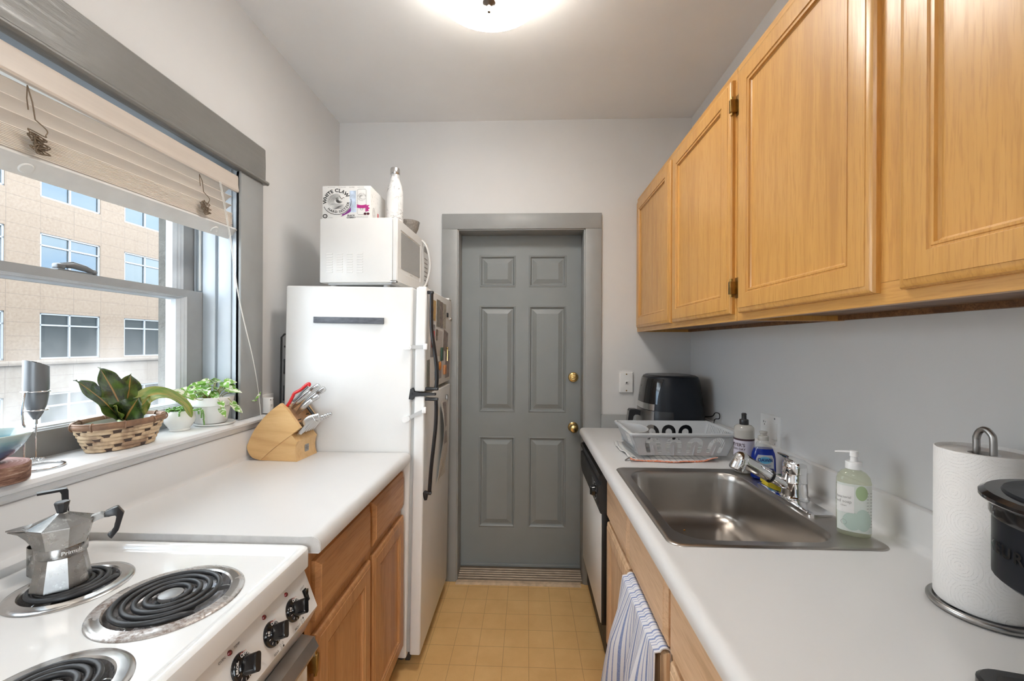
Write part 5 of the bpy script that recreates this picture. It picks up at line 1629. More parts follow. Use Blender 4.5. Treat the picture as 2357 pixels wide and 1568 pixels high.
# ------------------------------------------------------------------ dish drainer on a crumpled towel
n = NT('towel_white_orange')
uvn = n.node('ShaderNodeTexCoord')
u, v, _z = n.sep(uvn.outputs['UV'])[0:3]
bl_ = n.math('LESS_THAN', n.math('ABSOLUTE', n.math('SUBTRACT', n.math('FRACT', n.math('MULTIPLY', u, 14.0)), 0.5)), 0.12)
edge = n.math('LESS_THAN', v, 0.045)
c = n.mix(n.math('MULTIPLY', bl_, 0.55), lin(0.74, 0.73, 0.71), lin(0.33, 0.34, 0.38))
n.set(Base_Color=n.mix(n.math('MULTIPLY', edge, n.ramp(n.noise(uvn.outputs['UV'], 40, 3), [(0.35, 0.3), (0.55, 1.0)])), c, lin(0.70, 0.17, 0.05)), Roughness=0.95)
n.bump(n.noise(n.co(), 300, 3), 0.3, 0.002)
def cloth(u, v):
    x = 0.420 + 0.355 * u + 0.006 * math.sin(v * 7)
    y = 1.722 + 0.335 * v + 0.010 * u + 0.008 * math.sin(u * 9)
    w = mnoise.noise(Vector((u * 6, v * 6, 3.1)))
    edge = max(0, 1 - min(u, 1 - u, v, 1 - v) / 0.10)
    z = ZR + 0.0018 + 0.0045 * (0.5 + w) * (0.3 + edge) + 0.010 * max(0, 1 - u / 0.07) * (0.6 + 0.4 * math.sin(v * 22)) + 0.016 * max(0, 1 - (1 - u) / 0.13) * max(0, 1 - v / 0.25)
    return Vector((x, y, max(z, ZR + 0.0014)))
m = MB(); m.solid(cloth, 46, 40, 0.0022)
o = m.build('dish_towel', 'towel_white_orange', loc=(0.60, 1.90, ZR), smooth=70)
tag(o, 'crumpled white dish towel with an orange edge under the grey dish drainer', 'towel')
m = MB()
def spoon(u, v):
    return Vector((0.402 + 0.050 * u + 0.0, 1.742 + 0.030 * u + (v - 0.5) * 0.012, ZR + 0.0022 + 0.009 * math.sin(u * PI * 0.9)))
m.solid(spoon, 10, 5, 0.0015)
o = m.build('spoon', 'steel_satin', loc=(0.43, 1.75, ZR), smooth=60); tag(o, 'steel spoon handle poking out at the corner of the crumpled towel', 'spoon')

dd_ = thing('dish_drainer', 'grey plastic dish drainer with arched slots beside the sink', 'dish drainer', (0.645, 1.890, ZR + 0.012), R(1.5))
DT = WM[dd_.name]
bw, bd, tw, td, dh = 0.366, 0.235, 0.440, 0.290, 0.098
def arch(uc, w, h0, h1, n=8):
    pts = [(uc - w / 2, h0), (uc + w / 2, h0)]
    return pts + [(uc + w / 2 * math.cos(PI * k / n), h1 - w / 2 + w / 2 * math.sin(PI * k / n)) for k in range(n + 1)]
def uslot(uc, wo, wi, h0, h1):
    """arched slot with a tongue left standing in its middle"""
    n = 8
    out = [(uc - wo / 2 + 0.004, h0), (uc - wi / 2 - 0.003, h0), (uc - wi / 2, h0 + 0.004)]
    hi = h1 - (wo - wi) / 2
    out += [(uc + wi / 2 * math.cos(PI - PI * k / n), hi - wi / 2 + wi / 2 * math.sin(PI * k / n)) for k in range(n + 1)]
    out += [(uc + wi / 2, h0 + 0.004), (uc + wi / 2 + 0.003, h0), (uc + wo / 2 - 0.004, h0), (uc + wo / 2, h0 + 0.004)]
    out += [(uc + wo / 2 * math.cos(PI * k / n), h1 - wo / 2 + wo / 2 * math.sin(PI * k / n)) for k in range(n + 1)]
    out += [(uc - wo / 2, h0 + 0.004)]
    return out
def wallfn(side):
    # (u, v, h): u along the wall as share -1..1, v height, h thickness inward
    def fn(u, v, h):
        t = v / dh
        hw = (bw + (tw - bw) * t) / 2; hd = (bd + (td - bd) * t) / 2
        if side == 'front': p = Vector((u * hw, -hd + h, 0.006 + v))
        elif side == 'back': p = Vector((u * hw, hd - h, 0.006 + v))
        elif side == 'left': p = Vector((-hw + h, u * hd, 0.006 + v))
        else: p = Vector((hw - h, u * hd, 0.006 + v))
        return DT @ p
    return fn
m = MB()
def slots(cs):
    return [[(p[0] / 0.200, p[1]) for p in uslot(c * 0.200, 0.066, 0.030, 0.012, 0.080)] for c in cs]
m.plate([(-1, 0), (1, 0), (1, dh), (-1, dh)], slots([-0.64, -0.21, 0.22, 0.66]), wallfn('front'), 0.003)
m.plate([(-1, 0), (1, 0), (1, dh), (-1, dh)], slots([-0.24, 0.15, 0.54]), wallfn('back'), 0.003)
m.plate([(-1, 0), (1, 0), (1, dh), (-1, dh)], [], wallfn('left'), 0.003)
rs = [[(a, 0.018), (a + 0.045, 0.018), (a + 0.045, 0.088), (a, 0.088)] for a in [-0.80 + 0.0985 * k for k in range(17)]]
m.plate([(-1, 0), (1, 0), (1, dh), (-1, dh)], rs, wallfn('right'), 0.003)
fl = [rrect(-bw / 2 + 0.03, bw / 2 - 0.03, -bd / 2 + 0.022 + k * 0.028, -bd / 2 + 0.034 + k * 0.028, 0.004, 2) for k in range(7)]
m.plate([(-bw / 2, -bd / 2), (bw / 2, -bd / 2), (bw / 2, bd / 2), (-bw / 2, bd / 2)], fl, lambda u, v, h: DT @ Vector((u, v, 0.0062 + h)), 0.003)
m.build('tub', 'grey_plastic', dd_, smooth=25)
m = MB()
m.loft([[DT @ Vector((a, b, z)) for a, b in rrect(-tw / 2 - i, tw / 2 + i, -td / 2 - i, td / 2 + i, 0.014, 5)] for i, z in ((-0.003, dh + 0.0055), (0.005, dh + 0.0055), (0.0075, dh + 0.0015), (0.0065, dh - 0.006), (0.004, dh - 0.006), (0.004, dh + 0.001), (-0.003, dh + 0.002), (-0.003, dh + 0.0055))], False, False)
m.build('rim', 'grey_plastic', dd_, smooth=35)
m = MB()
for sx in (-0.64, -0.21, 0.22, 0.66):
    for sg in (1,):
        fnw = wallfn('front')
        m.tube([fnw(sx, 0.002, -0.001), fnw(sx, 0.030, -0.0015), fnw(sx, 0.046, 0.001)], [0.0045, 0.004, 0.002], 8)
for sx in (-0.24, 0.15, 0.54):
    fnw = wallfn('back'); m.tube([fnw(sx, 0.006, 0.003), fnw(sx, 0.040, 0.004), fnw(sx, 0.052, 0.003)], [0.004, 0.0036, 0.002], 8)
fnw = wallfn('front'); m.box(0, 0.0001, 0, 0.0001, -0.5, -0.4999)
m.bm.clear(); m.uv = {}
for sx in (-0.64, -0.21, 0.22, 0.66):
    fnw = wallfn('front')
    m.tube([fnw(sx, 0.002, -0.0005), fnw(sx, 0.030, -0.001), fnw(sx, 0.046, 0.0012)], [0.0045, 0.004, 0.002], 8)
for sx in (-0.24, 0.15, 0.54):
    fnw = wallfn('back')
    m.tube([fnw(sx, 0.006, 0.0035), fnw(sx, 0.040, 0.0045), fnw(sx, 0.052, 0.003)], [0.004, 0.0036, 0.002], 8)
m.build('rib', 'grey_plastic', dd_, smooth=50)
m = MB()
for sx in (-0.135, 0.150):
    for sy in (-0.085, 0.085):
        m.loft([[DT @ Vector((sx + a, sy + b, z)) for a, b in rrect(-w, w, -w, w, 0.004, 3)] for z, w in ((-0.0005, 0.010), (0.0065, 0.016))])
m.build('foot', 'grey_plastic', dd_, smooth=30)
m = MB()      # cutlery cup at the left end
def cup(k, n, r, z):
    a = -PI / 2 + PI * k / n
    return DT @ Vector((-0.200 + 0.088 * r * math.cos(a) * 0.95, 0.118 * r * math.sin(a), z))
R1 = [[cup(k, 20, r, z) for k in range(21)] for r, z in ((0.86, 0.020), (0.98, dh + 0.002), (1.03, dh + 0.003), (1.03, dh - 0.003), (1.0, dh - 0.003))]
m.loft(R1, False, False, closed=False)
R2 = [[cup(k, 20, r, z) for k in range(21)] for r, z in ((0.82, 0.022), (0.94, dh + 0.002), (0.98, dh + 0.002))]
m.loft(R2, False, False, closed=False)
m.f([m.v(p) for p in R2[0]])
m.build('cutlery_cup', 'grey_plastic', dd_, smooth=35, recalc=False)
m = MB()
fnw = wallfn('left')
m.poly([fnw(-0.55, 0.028, -0.0006), fnw(-0.05, 0.028, -0.0006), fnw(-0.05, 0.082, -0.0006), fnw(-0.55, 0.082, -0.0006)]); lb_ = m.build('paper_label', 'plate_white', dd_, smooth=0)
m = MB()
rnd = random.Random(3)
for k in range(16):
    a = -0.52 + 0.43 * rnd.random(); b = 0.030 + 0.047 * rnd.random()
    m.poly([fnw(a, b, -0.0009), fnw(a + 0.03, b, -0.0009), fnw(a + 0.03, b + 0.004, -0.0009), fnw(a, b + 0.004, -0.0009)])
m.build('print', 'ink_grey', lb_, smooth=0)

# ------------------------------------------------------------------ bottles and sponge by the sink
zk = ZR + 0.0043
b1 = thing('soap_bottle', 'milky squeeze bottle with black cap and lavender label by the outlet', 'bottle', (0.812, 1.604, zk))
c = (0.812, 1.604, zk)
m = MB(); m.lathe([(0.0, 0.001), (0.028, 0.0), (0.0335, 0.004), (0.0345, 0.012), (0.0345, 0.158), (0.033, 0.168), (0.026, 0.175), (0.014, 0.178), (0.013, 0.184), (0.0, 0.184)], c, 40, cap0=False, cap1=False); m.build('bottle_body', 'milky_plastic', b1, smooth=40)
m = MB(); m.lathe([(0.0152, 0.177), (0.0158, 0.179), (0.0155, 0.195), (0.0145, 0.197), (0.009, 0.198), (0.0082, 0.203), (0.0085, 0.214), (0.0095, 0.217), (0.006, 0.221), (0.0, 0.221)], c, 28, cap0=True, cap1=False); m.build('cap', 'black_satin', b1, smooth=40)
pm('label_lavender', lin(0.58, 0.55, 0.64), 0.5); pm('label_maroon', lin(0.045, 0.018, 0.025), 0.5)
def cylmap(c, r, a_mid):
    return lambda x, y: Vector((c[0] + r * math.cos(a_mid + x / r), c[1] + r * math.sin(a_mid + x / r), c[2] + y))
def cyl_label(c, r, a_mid, w, z0, z1, n=20):
    fn = cylmap(c, r, a_mid)
    mm = MB(); mm.grid(lambda u, v: fn((u - 0.5) * w, z0 + (z1 - z0) * v), n, 2)
    return mm
AM = R(236)      # towards the viewer
lb = cyl_label(c, 0.0349, AM, 0.150, 0.030, 0.128).build('label', 'label_lavender', b1, smooth=60, recalc=False)
cyl_label(c, 0.0351, AM, 0.150, 0.122, 0.129).build('label_band', 'label_maroon', lb, smooth=60, recalc=False)
m = MB(); fn = cylmap(c, 0.0353, AM - 0.62)
m.text("MEYER'S", 0.0165, lambda x, y: fn(x, 0.105 + y), bold=0.0003); m.text('CLEAN DAY', 0.0115, lambda x, y: fn(x, 0.090 + y), bold=0.0002); m.text('DISH SOAP', 0.0125, lambda x, y: fn(x, 0.058 + y)); m.text('LAVENDER SCENT', 0.0055, lambda x, y: fn(x, 0.047 + y)); m.text('16 FL OZ (473 mL)', 0.005, lambda x, y: fn(x, 0.039 + y))
m.build('lettering', 'label_maroon', lb, smooth=0, recalc=False)

b2 = thing('dish_soap_bottle', 'clear bottle of blue dish soap with silver label behind the faucet spout', 'bottle', (0.842, 1.530, zk))
def oval(cx, cy, rx, ry, z, n=40, e=2.4, rot=0.0):
    out = []
    for k in range(n):
        a = 2 * PI * k / n
        q = Vector((rx * math.copysign(abs(math.cos(a)) ** (2 / e), math.cos(a)), ry * math.copysign(abs(math.sin(a)) ** (2 / e), math.sin(a)), 0))
        q = Matrix.Rotation(rot, 3, 'Z') @ q
        out.append(Vector((cx + q.x, cy + q.y, z)))
    return out
BR = R(-12)
DPR = [(0.0, 0.034, 0.019), (0.004, 0.039, 0.0235), (0.03, 0.0405, 0.0245), (0.075, 0.039, 0.0235), (0.092, 0.036, 0.022), (0.108, 0.030, 0.019)]
m = MB(); m.loft([oval(0.842, 1.530, rx, ry, zk + h, rot=BR) for h, rx, ry in DPR]); m.build('liquid', 'blue_soap', b2, smooth=40)
m = MB(); m.loft([oval(0.842, 1.530, rx, ry, zk + h, rot=BR, e=2.1) for h, rx, ry in ((0.108, 0.0302, 0.0192), (0.122, 0.024, 0.017), (0.134, 0.0165, 0.0145), (0.138, 0.0155, 0.0145))], False, True); m.build('shoulder', 'clear_plastic', b2, smooth=40)
m = MB(); m.lathe([(0.0165, 0.136), (0.0168, 0.150), (0.0155, 0.152), (0.010, 0.153), (0.0095, 0.160), (0.0125, 0.163), (0.0125, 0.168), (0.0, 0.169)], (0.842, 1.530, zk), 26, cap0=True, cap1=False); m.build('cap', 'milky_plastic', b2, smooth=40)
LU = Matrix.Rotation(BR, 3, 'Z') @ Vector((1, 0, 0)); LN = Matrix.Rotation(BR, 3, 'Z') @ Vector((0, -1, 0))
def front_of(u, v, lift=0.0006):
    """front face of the flat blue bottle"""
    t = min(1, abs(u) / 0.0395)
    dpt = 0.0243 * (1 - t ** 2.4) ** (1 / 2.4)
    sc = 1.0 if v < 0.03 else 1.0 - 0.04 * (v - 0.03) / 0.045 if v < 0.075 else 0.96 - 0.05 * (v - 0.075) / 0.017
    return Vector((0.842, 1.530, zk + v)) + LU * u * sc + LN * (dpt * sc + lift)
m = MB(); m.grid(lambda a, b: front_of((a - 0.5) * 0.058 * (1 if b < 0.8 else 1 - (b - 0.8) * 0.8), 0.022 + 0.066 * b), 18, 10)
pm('label_silver', lin(0.55, 0.57, 0.62), 0.25, metal=0.6)
pm('label_cyan', lin(0.12, 0.40, 0.62), 0.4); pm('label_navy', lin(0.01, 0.025, 0.16), 0.4)
lb = m.build('label', 'label_silver', b2, smooth=60, recalc=False)
m = MB(); m.disc(lambda a, r: front_of(0.021 * r * math.cos(a), 0.070 + 0.012 * r * math.sin(a), 0.0011)); m.build('badge', 'label_cyan', lb, smooth=0, recalc=False)
m = MB(); m.text('DAWN', 0.0155, lambda x, y: front_of(x, 0.070 + y, 0.0016), bold=0.0005); m.build('lettering', 'label_navy', lb, smooth=0, recalc=False)
m = MB(); m.text('PLATINUM', 0.0075, lambda x, y: front_of(x, 0.051 + y, 0.0016)); m.grid(lambda a, b: front_of((a - 0.5) * 0.056, 0.024 + 0.018 * b, 0.0012), 10, 3); m.build('print', 'label_navy', lb, smooth=0, recalc=False)

pm('sponge_yellow', lin(0.68, 0.52, 0.035), 0.95, vary=0.12, vscale=60, bump=0.5, bscale=220)
pm('sponge_green', lin(0.025, 0.06, 0.03), 0.95, vary=0.5, vscale=120, bump=0.8, bscale=300)
spg = thing('sponge', 'yellow sponge with a green scouring top beside the blue soap', 'sponge', (0.848, 1.470, zk), R(-6))
m = MB(WM[spg.name]); m.box(-0.035, 0.037, -0.030, 0.030, 0.0, 0.019, 0.003); m.build('sponge_body', 'sponge_yellow', spg)
m = MB(WM[spg.name]); m.box(-0.0355, 0.0375, -0.0305, 0.0305, 0.0188, 0.027, 0.002); m.build('scouring_pad', 'sponge_green', spg)

b3 = thing('hand_soap_bottle', 'clear pump bottle of hand soap at the near corner of the sink', 'bottle', (0.822, 1.088, zk), R(-30))
BT = WM[b3.name]
def B3(): return MB(BT)
m = B3(); m.loft([oval(0, 0, rx, ry, h, e=2.8) for h, rx, ry in ((0.0005, 0.030, 0.020), (0.003, 0.0335, 0.0235), (0.010, 0.035, 0.025), (0.135, 0.035, 0.025), (0.148, 0.032, 0.023), (0.157, 0.025, 0.020), (0.162, 0.016, 0.015), (0.166, 0.0145, 0.0145), (0.171, 0.0145, 0.0145))]); m.build('bottle_body', 'soap_liquid', b3, smooth=40)
m = B3(); m.lathe([(0.0175, 0.166), (0.0175, 0.182), (0.0165, 0.1835), (0.008, 0.184), (0.0075, 0.196), (0.0095, 0.197), (0.0100, 0.207), (0.0085, 0.210), (0.0, 0.2105)], (0, 0, 0), 26, cap0=True, cap1=False)
m.tube([(0.004, 0, 0.2055), (-0.012, 0, 0.2065), (-0.030, 0, 0.2050), (-0.038, 0, 0.2035)], [0.0065, 0.0055, 0.0042, 0.0032], 10, flat=((0, 1, 0), 0.6)); m.build('pump', 'plastic_white', b3, smooth=45)
def bfront(u, v, lift=0.0005):
    """wrap round the oval bottle; u = distance round from the middle of the front"""
    a = -PI / 2
    step = 0.0004
    u *= 0.886
    x = max(-0.0349, min(0.0349, u))
    t = abs(x) / 0.035
    y = -0.025 * max(0, 1 - t ** 2.8) ** (1 / 2.8)
    if abs(u) > 0.0349: y += (abs(u) - 0.0349)
    return BT @ Vector((x * (1 + lift / 0.04), y - lift, v))
pm('label_pale', lin(0.66, 0.70, 0.66), 0.5); pm('label_sage', lin(0.36, 0.47, 0.27), 0.5); pm('label_mint', lin(0.47, 0.58, 0.52), 0.5)
m = B3(); m.T = None; m.grid(lambda a, b: bfront((a - 0.5) * 0.076, 0.014 + 0.118 * b), 26, 2); lb = m.build('label', 'label_pale', b3, smooth=60, recalc=False)
m = MB(); m.disc(lambda a, r: bfront(0.014 + 0.013 * r * math.cos(a), 0.112 + 0.018 * r * math.sin(a), 0.0012)); m.build('leaf_mark', 'label_sage', lb, smooth=0, recalc=False)
m = MB(); m.disc(lambda a, r: bfront(0.017 + 0.017 * r * math.cos(a), 0.046 + 0.027 * r * math.sin(a), 0.0014)); m.disc(lambda a, r: bfront(-0.006 + 0.021 * r * math.cos(a), 0.040 + 0.022 * r * math.sin(a), 0.0011)); m.build('leaf_mark', 'label_mint', lb, smooth=0, recalc=False)
m = MB(); m.grid(lambda a, b: bfront(-0.038 + 0.036 * a, 0.060 + 0.066 * b, 0.0012), 12, 2); m.build('text_panel', 'plate_white', lb, smooth=60, recalc=False)
m = MB(); m.text('antibacterial', 0.0085, lambda x, y: bfront(-0.0085 + x, 0.098 + y, 0.0016), 'RIGHT'); m.text('hand soap', 0.0105, lambda x, y: bfront(-0.0075 + x, 0.087 + y, 0.0016), 'RIGHT'); m.text('clean', 0.006, lambda x, y: bfront(-0.018 + x, 0.077 + y, 0.0016), 'RIGHT')
m.tube([bfront(-0.024 + 0.006 * math.cos(a / 3), 0.036 + 0.006 * math.sin(a / 3), 0.0014) for a in range(0, 19)], 0.0003, 4, True)
for k in range(12):
    m.poly([bfront(0.0245 + p, 0.030 + 0.0075 * k + q, 0.0014) for p, q in ((0, 0), (0.012, 0), (0.012, 0.0012), (0, 0.0012))])
m.build('lettering', 'ink_grey', lb, smooth=0, recalc=False)

# ------------------------------------------------------------------ paper towel roll on its holder
n = NT('paper_towel')            # quilted with rings of pressed dots
uvn = n.co((1, 1, 1))
pxx, pyy, pzz = n.sep(uvn)[0:3]
ang = n.math('MULTIPLY', n.math('ARCTAN2', pyy, pxx), 0.064)
comb = n.node('ShaderNodeCombineXYZ'); n.link(ang, comb.inputs[0]); n.link(pzz, comb.inputs[1])
vo = n.node('ShaderNodeTexVoronoi'); vo.inputs['Scale'].default_value = 15.0; vo.inputs['Randomness'].default_value = 0.55; vo.voronoi_dimensions = '2D'
n.link(comb.outputs[0], vo.inputs['Vector'])
wv = n.math('SINE', n.math('MULTIPLY', vo.outputs['Distance'], 76.0))
dots = n.node('ShaderNodeTexVoronoi'); dots.inputs['Scale'].default_value = 300.0; dots.voronoi_dimensions = '2D'; dots.inputs['Randomness'].default_value = 0.2
n.link(comb.outputs[0], dots.inputs['Vector'])
dd2 = n.math('LESS_THAN', dots.outputs['Distance'], 0.42)
hgt = n.math('MULTIPLY', n.ramp(wv, [(0.45, 0.0), (0.75, 1.0)]), dd2)
n.set(Base_Color=lin(0.80, 0.79, 0.775), Roughness=0.95)
n.bump(n.math('SUBTRACT', n.math('MULTIPLY', n.noise(n.co(), 60, 3), 0.4), hgt), 0.55, 0.0016)
ph = thing('paper_towel_holder', 'brushed steel paper towel holder ring on the right counter', 'holder', (0.828, 0.792, ZR))
m = MB(); m.tube(circle((0.828, 0.792, ZR + 0.0062), 0.0700, 64), 0.0060, 12, True); m.tube([(0.828 - 0.070, 0.792, ZR + 0.0055), (0.828 + 0.070, 0.792, ZR + 0.0055)], 0.004, 8); m.build('base_ring', 'steel_dull', ph, smooth=60)
m = MB(); m.tube(bez([(0.828, 0.805, ZR + 0.004), (0.828, 0.805, 1.19), (0.828, 0.805, 1.214), (0.828, 0.8005, 1.228), (0.828, 0.791, 1.234), (0.828, 0.7815, 1.228), (0.828, 0.777, 1.214), (0.828, 0.777, 1.15)], 8), 0.0052, 12); m.build('post', 'steel_dull', ph, smooth=60)
m = MB()
cxr, cyr, rr_ = 0.828, 0.792, 0.0655
def rollr(a, z):
    return rr_ + 0.0006 * mnoise.noise(Vector((math.cos(a) * 3, math.sin(a) * 3, z * 30)))
m.loft([[Vector((cxr + r * rollr(2 * PI * k / 72, z) / rr_ * math.cos(2 * PI * k / 72), cyr + r * rollr(2 * PI * k / 72, z) / rr_ * math.sin(2 * PI * k / 72), z)) for k in range(72)] for r, z in ((0.021, 0.918), (0.064, 0.918), (0.0655, 0.921), (0.0655, 1.000), (0.0658, 1.09), (0.0655, 1.196), (0.0640, 1.1965), (0.0635, 1.190), (0.021, 1.190), (0.021, 0.918))], False, False)
o = m.build('paper_towel_roll', 'paper_towel', loc=(cxr, cyr, 0.918), smooth=50); tag(o, 'white quilted paper towel roll on the steel holder', 'paper towels')

# ------------------------------------------------------------------ pod coffee maker at the right edge
km = thing('coffee_maker', 'black pod coffee maker cut off by the right edge of the photo', 'coffee maker', (0.684, 0.507, ZR), R(-14))
KT = WM[km.name]
def KM(): return MB(KT)
def dee(r, back, w, z, n=20):
    """rounded front towards -x, square back"""
    pts = [Vector((-r * math.cos(R(-90 + 180 * k / n)), -w * math.sin(R(-90 + 180 * k / n)) * 1.0, z)) for k in range(n + 1)]
    return pts + [Vector((back, -w, z)), Vector((back, w, z))]
m = KM(); m.loft([[Vector((a, b, z)) for a, b in rrect(-0.085 + i, 0.183, -0.100 + i, 0.100 - i, 0.03, 6)] for i, z in ((0.002, 0.0005), (0.0, 0.004), (0.0, 0.022), (0.003, 0.026))]); m.build('base', 'black_satin', km, smooth=35)
m = KM(); m.loft([[Vector((a, b, z)) for a, b in rrect(-0.070, 0.05, -0.080, 0.080, 0.02, 5)] for z in (0.0255, 0.029)]); m.build('drip_tray', 'black_gloss', km, smooth=30)
m = KM(); m.loft([[Vector((a, b, z)) for a, b in rrect(0.045, 0.181, -0.098, 0.098, 0.02, 5)] for z in (0.024, 0.30)]); m.build('column', 'black_satin', km, smooth=30)
m = KM(); m.loft([dee(0.094, 0.10, 0.096, z) for z in (0.182,)] + [dee(0.1000, 0.10, 0.101, z) for z in (0.187, 0.262)]); hd_ = m.build('brew_head', 'black_blue', km, smooth=35)
m = KM(); m.loft([dee(0.1015, 0.10, 0.1025, 0.2615), dee(0.1030, 0.10, 0.1045, 0.266), dee(0.1025, 0.10, 0.104, 0.279), dee(0.108, 0.10, 0.110, 0.281), dee(0.112, 0.10, 0.114, 0.285), dee(0.112, 0.10, 0.114, 0.289), dee(0.106, 0.10, 0.108, 0.2935)]); m.build('lid', 'black_gloss', km, smooth=30)
m = KM(); m.loft([dee(0.092, 0.10, 0.094, 0.293), dee(0.090, 0.10, 0.092, 0.2965)]); m.build('lid_inset', 'black_blue', km, smooth=30)
m = KM()
m.text('KEURIG', 0.0205, lambda x, y: Vector((-0.1012 * math.cos(x / 0.1), -0.1022 * math.sin(x / 0.1), 0.2255 + y)), bold=0.0005, space=1.25)
m.build('lettering', 'black_gloss', hd_, smooth=0, recalc=False)

# ------------------------------------------------------------------ knife block
kb = thing('knife_block', 'maple knife block beside the refrigerator', 'knife block', (-0.898, 1.592, 0.925))
E1 = Vector((0.9972, -0.0750, 0)); E2 = Vector((0.0750, 0.9972, 0)); KO = Vector((-0.895, 1.586, 0.9256))
def KP(a, z, t): return KO + E1 * a + E2 * t + Z3 * z
m = MB()
wedge = [(-0.150, 0.0)] + [(0.004 - 0.0075 * math.sin(PI * k / 8), 0.076 * k / 8) for k in range(9)] + [(-0.014, 0.098), (-0.022, 0.104)]
m.prism(wedge, 0.004, 0.139, (KO, E1, Z3, E2)); m.build('base_wedge', 'maple', kb, smooth=25)
m = MB(); m.prism([(-0.140, 0.0), (0.002, 0.0), (0.002, 0.004), (-0.140, 0.004)], 0.006, 0.137, (KO + Vector((0, 0, -0.0004)), E1, Z3, E2)); m.build('base_pad', 'black_matte', kb, smooth=0)
def sidepts():
    top = [Vector((-0.062, 0.225)), Vector((-0.038, 0.205)), Vector((-0.012, 0.172)), Vector((0.019, 0.132))]
    back = [Vector((0.019, 0.132)), Vector((-0.017, 0.104)), Vector((-0.090, 0.050)), Vector((-0.146, 0.0015))]
    low = [Vector((-0.146, 0.0015)), Vector((-0.178, 0.010)), Vector((-0.194, 0.026)), Vector((-0.2015, 0.045)), Vector((-0.2015, 0.058))]
    up = [Vector((-0.2015, 0.058)), Vector((-0.172, 0.118)), Vector((-0.118, 0.182)), Vector((-0.062, 0.225))]
    out = []
    for c in (top, back, low, up):
        out += [(p.x, p.y) for p in bez([(q.x, q.y, 0) for q in c], 5)][:-1]
    return out
SP = sidepts()
m = MB(); m.prism(SP, 0.0, 0.014, (KO, E1, Z3, E2)); m.prism(SP, 0.130, 0.143, (KO, E1, Z3, E2)); m.build('side_panel', 'maple', kb, smooth=25)
m = MB()
core = [(-0.066, 0.214), (-0.044, 0.196), (-0.020, 0.165), (0.008, 0.128), (-0.022, 0.104), (-0.146, 0.008), (-0.196, 0.040), (-0.118, 0.172)]
m.prism(core, 0.0142, 0.1298, (KO, E1, Z3, E2)); m.build('core', 'maple_dark', kb, smooth=0)
sl_d = Vector((0.066, -0.080)).normalized()
fn_ = Vector((0.780, 0.626))
m = MB()
def slot_on(s_, t, w):
    """dark slot mark lying on the slanted knife face: s_ along its slope, t across"""
    a = Vector((-0.062, 0.2105)) + Vector((0.0665, -0.079)).normalized() * s_ + Vector((0.765, 0.644)) * 0.0035
    a2 = Vector((0.765, 0.644))
    return a
for s_, t, w in ((0.074, 0.045, 0.018), (0.088, 0.028, 0.022), (0.074, 0.095, 0.018), (0.060, 0.110, 0.018)):
    p = slot_on(s_, t, w)
    d = Vector((0.0665, -0.079)).normalized()
    m.prism([(t - w / 2, -0.0016), (t + w / 2, -0.0016), (t + w / 2, 0.0016), (t - w / 2, 0.0016)], -0.004, 0.0012, (KP(p.x, p.y, 0), E2, E1 * d.x + Z3 * d.y, E1 * 0.765 + Z3 * 0.644))
m.build('slot', 'dark_slot', kb, smooth=0)
# badge on the front
m = MB(); m.loft([[KP(-0.0028 + h, 0.0375 + q, 0.078 + p) for p, q in rrect(-0.0135, 0.0135, -0.0145, 0.0145, 0.004, 4)] for h in (0, 0.0012)]); bd_ = m.build('badge', 'steel_dull', kb, smooth=20)
m = MB(); f_ = lambda x, y: KP(-0.0013, 0.0375 + y, 0.078 + x)
m.text('CHICAGO', 0.0055, lambda x, y: f_(x, y + 0.001)); m.text('CUTLERY', 0.0048, lambda x, y: f_(x, y - 0.005))
for k in range(3):
    m.poly([f_(-0.007 + 0.005 * k, 0.0065), f_(-0.0035 + 0.005 * k, 0.0065), f_(-0.005 + 0.005 * k, 0.0105)])
m.build('lettering', 'ink_black', bd_, smooth=0, recalc=False)

ax = Vector((0.765, 0.644))       # direction the big knives stick out
def kdir(a, z): return E1 * a + Z3 * z
GK = 'knives in the block'
def big_knife(s_, t, ln, label, lean=0.0):
    base = Vector((-0.062, 0.2105)) + Vector((0.0665, -0.079)).normalized() * s_ + ax * 0.003
    o = KP(base.x, base.y, t)
    d = (kdir(0.72 + lean, 0.66)).normalized(); up = kdir(-0.66, 0.72)
    k = thing('kitchen_knife', label, 'knife', o, 0, GK)
    m = MB(); m.box(0.0015, 0.006, -0.005, 0.005, -0.0012, 0.0012)
    M_ = Matrix((( d.x, up.x, E2.x, o.x), (d.y, up.y, E2.y, o.y), (d.z, up.z, E2.z, o.z), (0, 0, 0, 1)))
    for w in m.bm.verts: w.co = M_ @ w.co
    m.build('blade', 'steel_satin', k, smooth=0)
    m = MB(M_)
    pts = [(0.004, 0, 0), (0.012, 0.001, 0), (0.04, 0.003, 0), (0.07, 0.003, 0), (ln * 0.72, 0.001, 0), (ln * 0.725, 0.001, 0), (ln * 0.735, 0.001, 0), (ln * 0.74, 0.001, 0), (ln * 0.96, -0.004, 0), (ln, -0.005, 0)]
    m.tube([M_.to_3x3() @ Vector(p) * 0 + Vector(p) for p in pts], [0.006, 0.0085, 0.0115, 0.0115, 0.0100, 0.0092, 0.0092, 0.0102, 0.0110, 0.0085], 14, flat=((0, 1, 0), 0.72))
    m.build('handle', 'steel_satin', k, smooth=45)
big_knife(0.018, 0.048, 0.150, 'steel knife standing highest in the block beside the red scissors', 0.04)
big_knife(0.048, 0.050, 0.122, 'steel knife lowest of the three large handles in the block', 0.04)
big_knife(0.034, 0.078, 0.145, 'steel knife rearmost of the three large handles in the block', 0.04)
